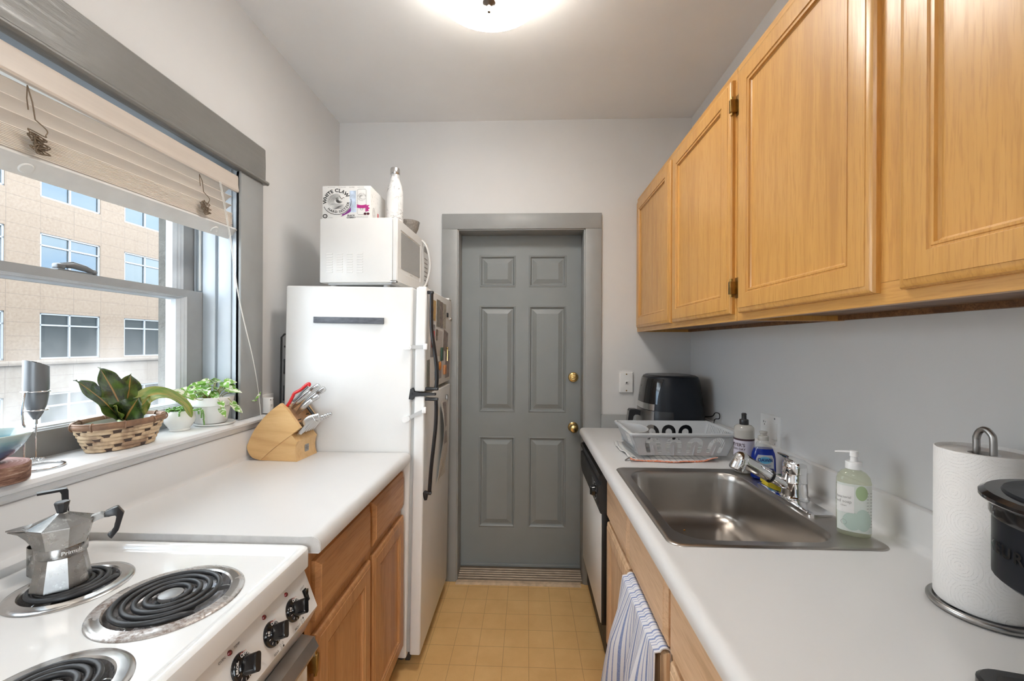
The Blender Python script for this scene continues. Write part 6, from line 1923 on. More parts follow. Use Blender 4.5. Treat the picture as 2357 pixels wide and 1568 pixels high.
# scissors
o = KP(-0.048, 0.2075, 0.0225)
sc = thing('kitchen_scissors', 'red handled kitchen scissors in the knife block', 'scissors', o)
d = kdir(0.70, 0.714).normalized(); up = kdir(-0.714, 0.70)
M_ = Matrix(((d.x, up.x, E2.x, o.x), (d.y, up.y, E2.y, o.y), (d.z, up.z, E2.z, o.z), (0, 0, 0, 1)))
m = MB(M_); m.tube(bez([(0.0, 0.004, 0.0), (0.02, 0.007, 0), (0.045, 0.014, 0), (0.06, 0.018, 0), (0.085, 0.010, 0), (0.120, 0.006, 0), (0.130, 0.000, 0), (0.122, -0.004, 0)], 6), 0.0062, 10, flat=((0, 1, 0), 0.75)); m.build('handle', 'magnet_red', sc, smooth=50)
m = MB(M_); m.tube(bez([(0.03, 0.002, 0.004), (0.055, -0.001, 0.005), (0.085, 0.000, 0.004), (0.115, -0.003, 0.002)], 6), 0.0042, 8); m.build('handle_insert', 'grey_silver', sc, smooth=50)
m = MB(M_); m.box(0.003, 0.012, -0.003, 0.008, -0.0015, 0.0025); m.build('blade', 'steel_satin', sc, smooth=0)
# black-handled sharpener standing in its slot
o = KP(-0.016, 0.177, 0.116)
M_ = Matrix(((0.765 * E1.x, E2.x, -0.644 * E1.x, o.x), (0.765 * E1.y, E2.y, -0.644 * E1.y, o.y), (0.644, 0, 0.765, o.z), (0, 0, 0, 1)))
m = MB(M_); m.box(0.0005, 0.010, -0.0075, 0.0075, -0.024, 0.024, 0.004, 3); tag(m.build('knife_sharpener', 'black_satin', loc=o, smooth=40), 'black sharpener end at the far side of the knife block', 'sharpener')
# wide cleaver handle and the row of steak knives on the lower step
def steak(t, ln, label, wide=1.0, drop=0.0):
    o = KP(-0.010, 0.1015, t)
    d = kdir(0.79, 0.613 - drop).normalized(); up = (kdir(-0.613 + drop, 0.79)).normalized()
    M_ = Matrix(((d.x, up.x, E2.x, o.x), (d.y, up.y, E2.y, o.y), (d.z, up.z, E2.z, o.z), (0, 0, 0, 1)))
    k = thing('steak_knife', label, 'knife', o, 0, GK)
    m = MB(M_); m.box(0.001, 0.010, -0.005, 0.005, -0.001, 0.001); m.build('blade', 'steel_satin', k, smooth=0)
    m = MB(M_)
    pts = bez([(0.006, -0.002, 0), (0.018, 0.001 * wide, 0), (0.045, 0.008 * wide, 0), (0.075, 0.009 * wide, 0), (ln - 0.008, 0.003, 0), (ln, 0.000, 0)], 5)
    n_ = len(pts)
    rr = [0.0075 * wide * (0.72 + 0.42 * math.sin(PI * min(1, i / (n_ - 1) * 1.05)) + 0.20 * (i / (n_ - 1)) ** 3) for i in range(n_)]
    rr[-1] *= 0.7
    m.tube(pts, rr, 14, flat=((0, 1, 0), 0.50 / wide if wide > 1 else 0.62)); m.build('handle', 'steel_satin', k, smooth=50)
    m = MB(M_); m.tube([(ln * 0.80, 0.004, 0), (ln * 0.815, 0.004, 0)], 0.0088 * wide, 14, flat=((0, 1, 0), 0.66 / wide if wide > 1 else 0.7)); m.build('handle_band', 'chrome', k, smooth=40)
steak(0.026, 0.118, 'broad flared steel knife handle nearest in the lower row of the block', 1.75, 0.0)
for i, (t, ln, lab) in enumerate(((0.047, 0.108, 'steel steak knife next to the broad handle in the lower row'), (0.065, 0.110, 'steel steak knife third in the lower row of the block'), (0.083, 0.112, 'steel steak knife fourth in the lower row of the block'), (0.100, 0.113, 'steel steak knife fifth in the lower row of the block'), (0.117, 0.114, 'steel steak knife farthest in the lower row, nearest the refrigerator'))):
    steak(t, ln, lab, 1.0, 0.03)

# ------------------------------------------------------------------ stovetop coffee pot on the rear coil
MX, MY, MZ = -0.908, 0.786, SZ - 0.012 + 0.0134
mk = thing('moka_pot', 'worn aluminium octagonal stovetop coffee pot on the rear coil', 'coffee pot', (MX, MY, MZ))
HD = Vector((0.78, 0.626, 0)).normalized(); HN = Vector((-HD.y, HD.x, 0))
PH = math.atan2(HD.y, HD.x) + PI / 8
c = (MX, MY, MZ)
m = MB(); m.lathe([(0.041, 0.0), (0.0435, 0.001), (0.0435, 0.004), (0.0345, 0.058), (0.0335, 0.060)], c, 8, phase=PH, cap1=True); m.build('boiler', 'aluminium_worn', mk, smooth=10)
m = MB(); m.lathe([(0.034, 0.059), (0.0365, 0.061), (0.037, 0.077), (0.036, 0.079)], c, 40, cap0=True, cap1=True); m.build('collar', 'aluminium_worn', mk, smooth=30)
m = MB(); m.lathe([(0.0345, 0.061), (0.0345, 0.0595)], c, 40, cap0=True, cap1=True); m.build('washer', 'dark_slot', mk)
m = MB(); m.lathe([(0.0365, 0.078), (0.0385, 0.079), (0.0475, 0.118), (0.0465, 0.119)], c, 8, phase=PH, cap0=True, cap1=True)
sp = Vector(c) - HD * 0.040
tipv = Vector(c) - HD * 0.082 + Z3 * 0.1145
tri = []
for zz, w, ext in ((0.086, 0.002, 0.002), (0.097, 0.013, 0.008), (0.109, 0.020, 0.018), (0.1165, 0.023, 0.031)):
    b = Vector(c) + Z3 * zz - HD * 0.036
    e_ = Vector(c) + Z3 * (zz) - HD * (0.040 + ext)
    tri.append([b + HN * w, e_ + HN * 0.0015, e_ - HN * 0.0015, b - HN * w])
m.loft(tri, True, True)
m.build('upper_chamber', 'aluminium_worn', mk, smooth=10)
m = MB(); m.lathe([(0.0485, 0.1175), (0.0485, 0.1195), (0.010, 0.1375), (0.008, 0.139)], c, 8, phase=PH)
b = Vector(c) + Z3 * 0.1185
m.loft([[b - HD * 0.036 + HN * 0.024, b - HD * 0.073 + HN * 0.001, b - HD * 0.073 - HN * 0.001, b - HD * 0.036 - HN * 0.024], [q + Z3 * 0.0022 for q in (b - HD * 0.036 + HN * 0.024, b - HD * 0.073 + HN * 0.001, b - HD * 0.073 - HN * 0.001, b - HD * 0.036 - HN * 0.024)]])
lid = m.build('lid', 'aluminium_worn', mk, smooth=10)
m = MB(); m.lathe([(0.0055, 0.1375), (0.0075, 0.140), (0.0115, 0.158), (0.0105, 0.160), (0.0, 0.1625)], c, 8, phase=PH, cap1=False); m.build('knob', 'black_satin', lid, smooth=10)
def HPt(a, z): return Vector(c) + HD * a + Z3 * z
m = MB()
m.prism([(0.041, 0.1095), (0.058, 0.116), (0.061, 0.1215), (0.060, 0.125), (0.054, 0.1262), (0.041, 0.1225)], -0.007, 0.007, (Vector(c), HD, Z3, HN)); m.cyl(HPt(0.0565, 0.120) - HN * 0.0085, HPt(0.0565, 0.120) + HN * 0.0085, 0.0045, n=14); m.build('hinge', 'aluminium_worn', mk, smooth=25)
m = MB()
hp = [(0.066, 0.1165), (0.072, 0.1265), (0.086, 0.1315), (0.099, 0.1335), (0.1085, 0.1235), (0.1125, 0.117), (0.101, 0.087), (0.0965, 0.080), (0.091, 0.0765), (0.084, 0.076), (0.0775, 0.0785), (0.0765, 0.0745), (0.082, 0.071), (0.0805, 0.0665), (0.088, 0.070), (0.0975, 0.0745)]
hp = [(0.066, 0.1165), (0.070, 0.1265), (0.086, 0.1315), (0.099, 0.1335), (0.1130, 0.1180), (0.1010, 0.0840), (0.0930, 0.0770), (0.0855, 0.0690), (0.0800, 0.0735), (0.0755, 0.0800), (0.0790, 0.0825), (0.0860, 0.0830), (0.0905, 0.0880), (0.0920, 0.1000), (0.0985, 0.1130), (0.0950, 0.1180), (0.0800, 0.1150)]
hp = [(0.041 + (a - 0.041) * 0.68, z) for a, z in hp]
m.prism(hp, -0.0070, 0.0070, (Vector(c), HD, Z3, HN))
bmesh.ops.bevel(m.bm, geom=[e for e in m.bm.edges], offset=0.0016, segments=2, profile=0.5, affect='EDGES', clamp_overlap=True)
m.build('handle', 'black_satin', mk, smooth=35)
pm('etch_white', lin(0.70, 0.70, 0.68), 0.6)
m = MB()
fa = math.atan2(-(MY - 0), -(MX - 0)) + 0.42
m.text('Primula.', 0.0105, lambda x, y: Vector((MX + 0.0374 * math.cos(fa + x / 0.0374), MY + 0.0374 * math.sin(fa + x / 0.0374), MZ + 0.069 + y)), bold=0.0002)
m.build('lettering', 'etch_white', mk, smooth=0, recalc=False)

# black angular handle rising behind the coffee pot: a small milk pot pushed against the wall
hb = thing('milk_pot', 'small pot with black angular handle hidden behind the coffee pot', 'pot', (-0.999, 0.836, SZ - 0.0060))
c2 = Vector((-0.999, 0.836, SZ - 0.0060))
m = MB(); m.lathe([(0.0, 0.0), (0.025, 0.0), (0.028, 0.004), (0.028, 0.060), (0.027, 0.060), (0.027, 0.005), (0.0, 0.004)], c2, 32, cap0=False, cap1=False); m.build('pot_body', 'aluminium_worn', hb, smooth=40)
m = MB()
u_ = Vector((0.60, 0.80, 0)).normalized(); w_ = Vector((-0.80, 0.60, 0))
m.prism([(0.026, 0.035), (0.034, 0.035), (0.0305, 0.164), (0.028, 0.168), (-0.014, 0.168), (-0.014, 0.1635), (0.0175, 0.163), (0.0205, 0.157)], -0.007, 0.007, (c2, u_, Z3, w_))
m.build('handle', 'black_satin', hb, smooth=25)

# ------------------------------------------------------------------ on the window stool
ZS = 1.0875
n = NT('bark_slice')
f = n.noise(n.co((6, 6, 40)), 3, 5, 0.7)
n.set(Base_Color=n.ramp(f, [(0.35, lin(0.10, 0.045, 0.03)), (0.55, lin(0.26, 0.14, 0.095)), (0.7, lin(0.50, 0.40, 0.33))]), Roughness=0.85)
n.bump(f, 0.5, 0.004)
n = NT('slice_top')
v = n.co()
x_, y_, z_ = n.sep(v)[0:3]
rad = n.math('SQRT', n.math('ADD', n.math('MULTIPLY', x_, x_), n.math('MULTIPLY', y_, y_)))
rg = n.math('SINE', n.math('ADD', n.math('MULTIPLY', rad, 900.0), n.math('MULTIPLY', n.noise(v, 20, 4), 9.0)))
n.set(Base_Color=n.mix(n.ramp(rg, [(0.3, 0.0), (0.8, 1.0)]), lin(0.33, 0.15, 0.13), lin(0.46, 0.27, 0.235)), Roughness=0.7)
ws = thing('wood_slice', 'round reddish wood slice under the blue bowl on the window sill', 'wood slice', (-1.142, 0.831, ZS))
SCX, SCY = -1.142, 0.831
def wob(a, r): return r * (1 + 0.025 * math.sin(3 * a + 1) + 0.015 * math.sin(7 * a))
m = MB(); m.loft([[Vector((SCX + wob(2 * PI * k / 60, r) * math.cos(2 * PI * k / 60), SCY + wob(2 * PI * k / 60, r) * math.sin(2 * PI * k / 60), ZS + z)) for k in range(60)] for r, z in ((0.070, 0.0), (0.073, 0.003), (0.074, 0.034), (0.072, 0.038))], True, False); m.build('bark', 'bark_slice', ws, smooth=40)
m = MB(); m.loft([[Vector((SCX + wob(2 * PI * k / 60, r) * math.cos(2 * PI * k / 60), SCY + wob(2 * PI * k / 60, r) * math.sin(2 * PI * k / 60), ZS + z)) for k in range(60)] for r, z in ((0.0722, 0.0378), (0.055, 0.0392), (0.002, 0.0395))], False, True); m.build('cut_face', 'slice_top', ws, smooth=40)
n = NT('glaze_blue')
v = n.co()
z_ = n.sep(v)[2]
f = n.noise(n.co((3, 3, 10)), 4, 5, 0.6)
n.set(Base_Color=n.ramp(n.math('ADD', n.math('MULTIPLY', z_, 13.0), n.math('MULTIPLY', n.math('SUBTRACT', f, 0.5), 0.5)), [(0.0, lin(0.02, 0.035, 0.10)), (0.35, lin(0.05, 0.12, 0.24)), (0.62, lin(0.20, 0.36, 0.40)), (0.9, lin(0.52, 0.60, 0.56))]), Roughness=0.12, Coat_Weight=0.6)
cb = MB(); cb.lathe([(0.0, 0.0), (0.028, 0.0), (0.030, 0.004), (0.050, 0.018), (0.068, 0.042), (0.0775, 0.062), (0.0755, 0.0635), (0.066, 0.044), (0.048, 0.021), (0.028, 0.009), (0.0, 0.007)], (SCX, SCY, ZS + 0.0398), 56, cap0=False, cap1=False)
o = cb.build('bowl', 'glaze_blue', loc=(SCX, SCY, ZS + 0.0398), smooth=50); tag(o, 'blue-green glazed bowl on the wood slice at the left edge', 'bowl')

# milk frother in its wire stand
fs = thing('frother_stand', 'chrome wire stand holding the grey milk frother', 'stand', (-1.155, 0.950, ZS))
FCX, FCY = -1.190, 0.972
m = MB()
m.tube(circle((-1.155, 0.950, ZS + 0.0026), 0.0425, 40), 0.0024, 8, True)
px_, py_ = -1.187, 0.937
m.tube(bez([(-1.1975, 0.9505, ZS + 0.0028), (-1.194, 0.943, ZS + 0.004), (px_ + 0.002, py_ + 0.006, ZS + 0.010), (px_ + 0.002, py_ + 0.008, ZS + 0.090), (px_ + 0.001, py_ + 0.006, ZS + 0.105), (px_ + 0.004, py_ + 0.001, ZS + 0.135), (px_ + 0.012, py_ + 0.0, ZS + 0.178)], 6), 0.0023, 8)
for z, r in ((ZS + 0.178, 0.0245), (ZS + 0.133, 0.0205)):
    a0 = math.atan2(py_ - FCY, px_ - FCX)
    m.tube(circle((FCX, FCY, z), r, 36, a0=a0 - 1.1, a1=a0 + 1.1 + 2.9, ends=True), 0.0019, 8)
m.tube([(px_ + 0.006, py_ + 0.001, ZS + 0.133), (FCX + 0.0205 * math.cos(a0 - 1.0), FCY + 0.0205 * math.sin(a0 - 1.0), ZS + 0.133)], 0.0019, 8)
m.build('wire_frame', 'chrome', fs, smooth=60)
ft = thing('milk_frother', 'grey battery milk frother hanging point down in its stand', 'milk frother', (FCX, FCY, ZS + 0.012))
m = MB()
rings = []
for z, r in ((0.110, 0.0045), (0.113, 0.0065), (0.125, 0.0125), (0.145, 0.0185), (0.165, 0.0215), (0.190, 0.0228), (0.222, 0.0225)):
    rings.append([Vector((FCX + r * math.cos(2 * PI * k / 40), FCY + r * math.sin(2 * PI * k / 40), ZS + z)) for k in range(40)])
rings.append([Vector((FCX + 0.0222 * math.cos(2 * PI * k / 40), FCY + 0.0222 * math.sin(2 * PI * k / 40), ZS + 0.245 - 0.40 * 0.0222 * (math.sin(2 * PI * k / 40) * 0.9 + math.cos(2 * PI * k / 40) * 0.35))) for k in range(40)])
m.loft(rings, True, True); m.build('body', 'grey_silver', ft, smooth=40)
m = MB()
tl = lambda x, y: ZS + 0.2452 - 0.40 * (y * 0.9 + x * 0.35)
m.loft([[Vector((FCX + r * math.cos(a), FCY + r * math.sin(a), tl(r * math.cos(a), r * math.sin(a)) + h)) for a in [2 * PI * k / 32 for k in range(32)]] for r, h in ((0.019, 0.0), (0.0185, 0.0012), (0.002, 0.0012))]); tp = m.build('top_cap', 'black_satin', ft, smooth=40)
m = MB(); m.loft([[Vector((FCX + r * math.cos(a), FCY + r * math.sin(a), tl(r * math.cos(a), r * math.sin(a)) + h)) for a in [2 * PI * k / 32 for k in range(32)]] for r, h in ((0.010, 0.001), (0.009, 0.003), (0.002, 0.003))]); m.build('button', 'black_gloss', tp, smooth=40)
m = MB(); m.cyl((FCX, FCY, ZS + 0.012), (FCX, FCY, ZS + 0.112), 0.0013, n=8); m.cyl((FCX, FCY, ZS + 0.098), (FCX, FCY, ZS + 0.112), 0.0030, n=10); m.build('shaft', 'chrome', ft, smooth=40)
m = MB()
hel = []
for k in range(141):
    a = 2 * PI * k / 140; b = a * 28
    hel.append(Vector((FCX + (0.0130 + 0.0022 * math.cos(b)) * math.cos(a), FCY + (0.0130 + 0.0022 * math.cos(b)) * math.sin(a), ZS + 0.0125 + 0.0022 * math.sin(b))))
m.tube(hel[:-1], 0.0006, 5, True); m.tube([(FCX - 0.013, FCY, ZS + 0.0125), (FCX + 0.013, FCY, ZS + 0.0125)], 0.0009, 6); m.build('whisk_ring', 'chrome', ft, smooth=60)

# rubber plant in a woven oval basket
n = NT('wicker_light')
f = n.noise(n.co((60, 60, 300)), 1, 4, 0.6); g = n.noise(n.co(), 26, 3)
n.set(Base_Color=n.mix(n.ramp(g, [(0.50, 0.0), (0.68, 0.8)]), n.mix(f, lin(0.46, 0.31, 0.18), lin(0.74, 0.58, 0.39)), lin(0.20, 0.11, 0.065)), Roughness=0.6)
n.bump(f, 0.4, 0.002)
pm('wicker_dark', lin(0.075, 0.045, 0.032), 0.6, vary=0.35, vscale=70, stretch=(1, 1, 5), bump=0.3, bscale=150)
pm('wicker_mid', lin(0.24, 0.135, 0.08), 0.55, vary=0.35, vscale=30, bump=0.3, bscale=150)
pm('soil', lin(0.10, 0.075, 0.06), 0.95, vary=0.7, vscale=120, bump=1.0, bscale=200)
pm('pot_liner', lin(0.60, 0.61, 0.63), 0.35)
bk = thing('woven_basket', 'oval brown woven basket planter in the middle of the window sill', 'basket', (-1.166, 1.163, ZS))
BX, BY = -1.166, 1.163
def ell(t, z, off=0.0):
    k = z / 0.078
    a = 0.083 + 0.034 * k + off; b = 0.052 + 0.022 * k + off
    return Vector((BX + b * math.cos(t), BY + a * math.sin(t), ZS + z))
NST = 24
m = MB()
for row in range(7):
    z = 0.0065 + row * 0.0098
    pts = []
    for k in range(NST * 6):
        t = 2 * PI * k / (NST * 6)
        kk = (t / (2 * PI) * NST) % NST
        fr_ = kk - math.floor(kk); under = (int(kk) + row * 3) % 4 == 0
        p = ell(t, z, -0.0030 * math.sin(PI * fr_) if under else 0.0030)
        p.z += 0.0014 * mnoise.noise(Vector((t * 4, row * 2.0, 0)))
        pts.append(p)
    m.tube(pts, 0.0054, 8, True, flat=((0, 0, 1), 0.34))
m.build('weave', 'wicker_light', bk, smooth=60)
m = MB()
for k in range(NST):
    t = 2 * PI * (k + 0.5) / NST
    d = Vector((math.cos(t) * 0.083, math.sin(t) * 0.052, 0)).normalized(); tt = Vector((-d.y, d.x, 0))
    m.prism([(-0.0085, 0.002), (0.0085, 0.002), (0.010, 0.076), (-0.010, 0.076)], -0.0009, 0.0009, (ell(t, 0.0) - Z3 * 0.0 , tt, (ell(t, 0.078) - ell(t, 0.0)).normalized(), d))
m.build('stake', 'wicker_dark', bk, smooth=30)
m = MB()
m.tube([ell(2 * PI * k / 60, 0.0725, 0.003) for k in range(60)], 0.0078, 8, True, flat=((0, 0, 1), 0.36)); m.tube([ell(2 * PI * k / 60, 0.0725, -0.0035) for k in range(60)], 0.0078, 8, True, flat=((0, 0, 1), 0.36))
m.tube([ell(2 * PI * k / 60, 0.0795, 0.0) for k in range(60)], 0.0030, 8, True)
for k in range(9):
    t = 2 * PI * k / 9 + 0.2
    p = ell(t, 0.0725, 0.0)
    d = Vector((math.cos(t), math.sin(t), 0)); tt = Vector((-d.y, d.x, 0))
    m.tube([p + Z3 * 0.0105 * math.cos(a) + d * 0.0085 * math.sin(a) for a in [2 * PI * q / 12 for q in range(12)]], 0.0018, 6, True)
m.build('rim', 'wicker_mid', bk, smooth=50)
m = MB(); m.loft([[ell(2 * PI * k / 48, 0.003, -0.004) for k in range(48)], [ell(2 * PI * k / 48, 0.0035, -0.03) for k in range(48)]], True, True); m.build('base', 'wicker_dark', bk)
rp = thing('rubber_plant', 'rubber plant with large dark green leaves growing in the woven basket', 'plant', (BX, BY, ZS + 0.004))
m = MB(); m.loft([[ell(2 * PI * k / 48, z, -0.019) for k in range(48)] for z in (0.004, 0.074)] + [[ell(2 * PI * k / 48, z, -0.021) for k in range(48)] for z in (0.075, 0.060)], True, False); m.build('inner_pot', 'pot_liner', rp, smooth=30)
m = MB(); m.grid(lambda u, v: Vector((BX + 0.051 * v * math.cos(2 * PI * u), BY + 0.087 * v * math.sin(2 * PI * u), ZS + 0.0635 + 0.006 * (1 - v * v) + 0.002 * mnoise.noise(Vector((v * 9 * math.cos(2 * PI * u), v * 9 * math.sin(2 * PI * u), 0))))), 44, 10, cu=True); m.build('potting_soil', 'soil', rp, smooth=30)
n = NT('rubber_leaf')
uvn = n.node('ShaderNodeTexCoord'); u, v, _z = n.sep(uvn.outputs['UV'])[0:3]
du = n.math('ABSOLUTE', n.math('SUBTRACT', u, 0.5))
mid = n.ramp(du, [(0.015, 1.0), (0.04, 0.0)])
ven = n.math('FRACT', n.math('ADD', n.math('MULTIPLY', v, 13.0), n.math('MULTIPLY', du, -7.0)))
vn = n.math('MULTIPLY', n.ramp(ven, [(0.0, 1.0), (0.10, 0.0)]), 0.30)
f = n.noise(uvn.outputs['UV'], 3.0, 4)
g = n.mix(n.ramp(f, [(0.38, 0.0), (0.66, 1.0)]), lin(0.022, 0.035, 0.016), lin(0.075, 0.14, 0.022))
g = n.mix(vn, g, lin(0.16, 0.23, 0.05))
geo = n.node('ShaderNodeNewGeometry')
n.set(Base_Color=n.mix(mid, g, lin(0.36, 0.20, 0.055)), Roughness=0.26, Coat_Weight=0.3, Subsurface_Weight=0.0)
n2 = NT('rubber_leaf_young')
uvn = n2.node('ShaderNodeTexCoord'); u, v, _z = n2.sep(uvn.outputs['UV'])[0:3]
du = n2.math('ABSOLUTE', n2.math('SUBTRACT', u, 0.5))
mid = n2.ramp(du, [(0.012, 1.0), (0.035, 0.0)])
f = n2.noise(uvn.outputs['UV'], 4.0, 4)
ven = n2.math('FRACT', n2.math('ADD', n2.math('MULTIPLY', v, 11.0), n2.math('MULTIPLY', du, -7.0)))
g = n2.mix(n2.ramp(f, [(0.40, 0.0), (0.60, 1.0)]), lin(0.11, 0.22, 0.03), lin(0.30, 0.30, 0.07))
g = n2.mix(n2.math('MULTIPLY', n2.ramp(ven, [(0.0, 1.0), (0.12, 0.0)]), 0.4), g, lin(0.36, 0.36, 0.10))
n2.set(Base_Color=n2.mix(mid, g, lin(0.52, 0.30, 0.09)), Roughness=0.32, Coat_Weight=0.2)
def leaf(base, tip, wid, nrm, fold=0.25, droop=0.0, twist=0.0, nu=11, nv=22):
    base = Vector(base); tip = Vector(tip); L = (tip - base); ln = L.length; d = L / ln
    N = Vector(nrm); N = (N - d * N.dot(d)).normalized(); sd = d.cross(N)
    mm = MB()
    def fn(u, v):
        w = wid * (math.sin(PI * min(1, max(0, v)) ** 0.85) ** 0.75) * (1 - 0.15 * v)
        if v > 0.93: w *= max(0.02, (1 - v) / 0.07) ** 0.7
        s_ = (u - 0.5) * 2
        N2 = (N * math.cos(twist * v) + sd * math.sin(twist * v)); S2 = d.cross(N2)
        return base + d * ln * v + S2 * s_ * w + N2 * (abs(s_) * w * fold - droop * ln * v * v + 0.03 * ln * math.sin(v * PI) + 0.004 * math.sin(v * 16 + s_ * 2) * abs(s_))
    mm.solid(fn, nu, nv, 0.0011)
    return mm
STM = Vector((BX + 0.005, BY - 0.005, ZS + 0.068))
m = MB(); m.tube(bez([STM, STM + Vector((0.004, 0.0, 0.02)), STM + Vector((0.0, 0.002, 0.05))], 5), [0.0045] * 11, 8); m.tube(bez([STM + Vector((0.01, 0.015, -0.002)), STM + Vector((0.012, 0.02, 0.012)), STM + Vector((0.018, 0.035, 0.024))], 5), 0.003, 8)
m.build('stem', 'leaf_stem' if 'leaf_stem' in MATS else pm('leaf_stem', lin(0.30, 0.30, 0.08), 0.5).name, rp, smooth=60)
lf = [((0.000, -0.006, 0.012), (-1.140, 1.018, 1.290), 0.043, (0.80, 0.15, 0.45), 0.10, 0.02, 0.0, 'rubber_leaf'),
      ((0.000, 0.000, 0.040), (-1.150, 1.078, 1.318), 0.040, (0.85, -0.30, 0.25), 0.10, -0.03, 0.25, 'rubber_leaf'),
      ((-0.004, 0.008, 0.030), (-1.172, 1.200, 1.292), 0.042, (0.9, -0.2, 0.1), 0.10, 0.05, 0.0, 'rubber_leaf'),
      ((0.010, -0.004, 0.000), (-1.095, 1.138, 1.228), 0.044, (0.45, -0.80, 0.25), 0.22, 0.06, 0.0, 'rubber_leaf'),
      ((0.008, 0.012, 0.006), (-1.120, 1.205, 1.226), 0.024, (0.8, -0.5, 0.3), 0.15, 0.06, 0.0, 'rubber_leaf_young'),
      ((-0.006, -0.004, 0.006), (-1.128, 1.110, 1.212), 0.022, (0.6, 0.2, 0.6), 0.15, 0.05, 0.0, 'rubber_leaf_young')]
for b, t, w, nn, fo, dr_, tw_, mt in lf:
    leaf(STM + Vector(b), t, w, nn, fo, dr_, tw_).build('leaf', mt, rp, smooth=70)
mm = MB()
Lp = bez([STM + Vector((0.006, 0.012, 0.018)), (-1.140, 1.215, 1.222), (-1.126, 1.265, 1.222), (-1.108, 1.312, 1.186), (-1.098, 1.332, 1.140)], 6)
def drl(u, v):
    i = v * (len(Lp) - 1); a = int(min(i, len(Lp) - 2)); q = Lp[a].lerp(Lp[a + 1], i - a)
    d = (Lp[a + 1] - Lp[a]).normalized(); S2 = d.cross(Vector((0.5, -0.25, 0.85))).normalized(); N2 = S2.cross(d)
    w = 0.030 * (math.sin(PI * v ** 0.8) ** 0.7 if v < 0.995 else 0.03)
    s_ = (u - 0.5) * 2
    return q + S2 * s_ * w + N2 * abs(s_) * w * 0.25
mm.solid(drl, 11, 26, 0.0011); mm.build('leaf', 'rubber_leaf_young', rp, smooth=70)

# small pot of trailing pearls
pm('ceramic_white', lin(0.76, 0.76, 0.74), 0.25, vary=0.03, Coat_Weight=0.3)
pm('clay_white', lin(0.74, 0.735, 0.715), 0.55, vary=0.05, vscale=12, bump=0.08)
pm('pearl_green', lin(0.12, 0.27, 0.05), 0.4, vary=0.3, vscale=60)
PX, PY = -1.178, 1.378
sp_ = thing('small_planter', 'small white round planter of trailing green pearls', 'planter', (PX, PY, ZS))
m = MB(); m.lathe([(0.0, 0.0), (0.028, 0.0), (0.030, 0.003), (0.0285, 0.008), (0.033, 0.014), (0.042, 0.028), (0.0445, 0.042), (0.0425, 0.060), (0.0405, 0.068), (0.0385, 0.068), (0.040, 0.058), (0.041, 0.042), (0.0, 0.036)], (PX, PY, ZS), 44, cap0=False, cap1=False); m.build('pot', 'ceramic_white', sp_, smooth=50)
m = MB(); m.lathe([(0.0, 0.061), (0.0395, 0.0585)], (PX, PY, ZS), 30, cap0=False, cap1=False); m.build('potting_soil', 'soil', sp_)
m = MB()
rnd = random.Random(11)
for k in range(120):
    a = rnd.uniform(0, 2 * PI); r = 0.040 * math.sqrt(rnd.random())
    m.sphere((PX + r * math.cos(a), PY + r * math.sin(a), ZS + 0.064 + rnd.uniform(0, 0.012)), rnd.uniform(0.0024, 0.0038), 8, 5)
for (dx, dy), ln in (((0.038, 0.030), 13), ((0.047, 0.004), 5), ((0.030, -0.034), 5), ((0.043, 0.018), 8)):
    p = Vector((PX + dx, PY + dy, ZS + 0.068))
    for k in range(ln):
        m.sphere(p, 0.0030, 8, 5)
        out = Vector((dx, dy, 0)).normalized()
        p = p + (out * (0.0042 if k < 3 else 0.0004)) + Vector((rnd.uniform(-0.001, 0.001), rnd.uniform(-0.001, 0.001), -0.0055 if k > 1 else 0.000))
m.build('foliage', 'pearl_green', sp_, smooth=70)

# variegated trailing plant in a white clay pot on its saucer
QX, QY = -1.152, 1.487
pm('saucer_red', lin(0.42, 0.10, 0.07), 0.5, vary=0.5, vscale=30)
sau = MB(); sau.lathe([(0.0, 0.0), (0.060, 0.0), (0.064, 0.003), (0.0645, 0.007), (0.062, 0.008), (0.059, 0.005), (0.0, 0.004)], (QX + 0.004, QY + 0.012, ZS), 44, cap0=False, cap1=False)
o = sau.build('saucer', ['ceramic_white'], loc=(QX, QY, ZS), smooth=40); tag(o, 'flat white saucer under the clay plant pot on the sill', 'saucer')
pt = thing('potted_plant', 'white clay pot of variegated trailing leaves at the far end of the sill', 'plant', (QX, QY, ZS + 0.0045))
zq = ZS + 0.0085
m = MB(); m.lathe([(0.0, 0.0), (0.046, 0.0), (0.048, 0.002), (0.060, 0.062), (0.066, 0.064), (0.070, 0.092), (0.0675, 0.094), (0.064, 0.072), (0.058, 0.060), (0.0, 0.056)], (QX, QY, zq), 48, cap0=False, cap1=False); m.build('pot', 'clay_white', pt, smooth=35)
m = MB(); m.lathe([(0.0, 0.083), (0.0655, 0.080)], (QX, QY, zq), 30, cap0=False, cap1=False); m.build('potting_soil', 'soil', pt)
n = NT('pothos_leaf')
uvn = n.node('ShaderNodeTexCoord')
oi = n.co((18, 18, 18))
f = n.noise(oi, 2.2, 4, 0.6, 1.5)
gcol = n.mix(n.noise(n.co((7, 7, 7)), 2.0, 2), lin(0.10, 0.27, 0.035), lin(0.21, 0.42, 0.06))
n.set(Base_Color=n.mix(n.ramp(f, [(0.49, 0.0), (0.56, 1.0)]), gcol, lin(0.70, 0.73, 0.60)), Roughness=0.35)
m = MB(); ms = MB()
rnd = random.Random(21)
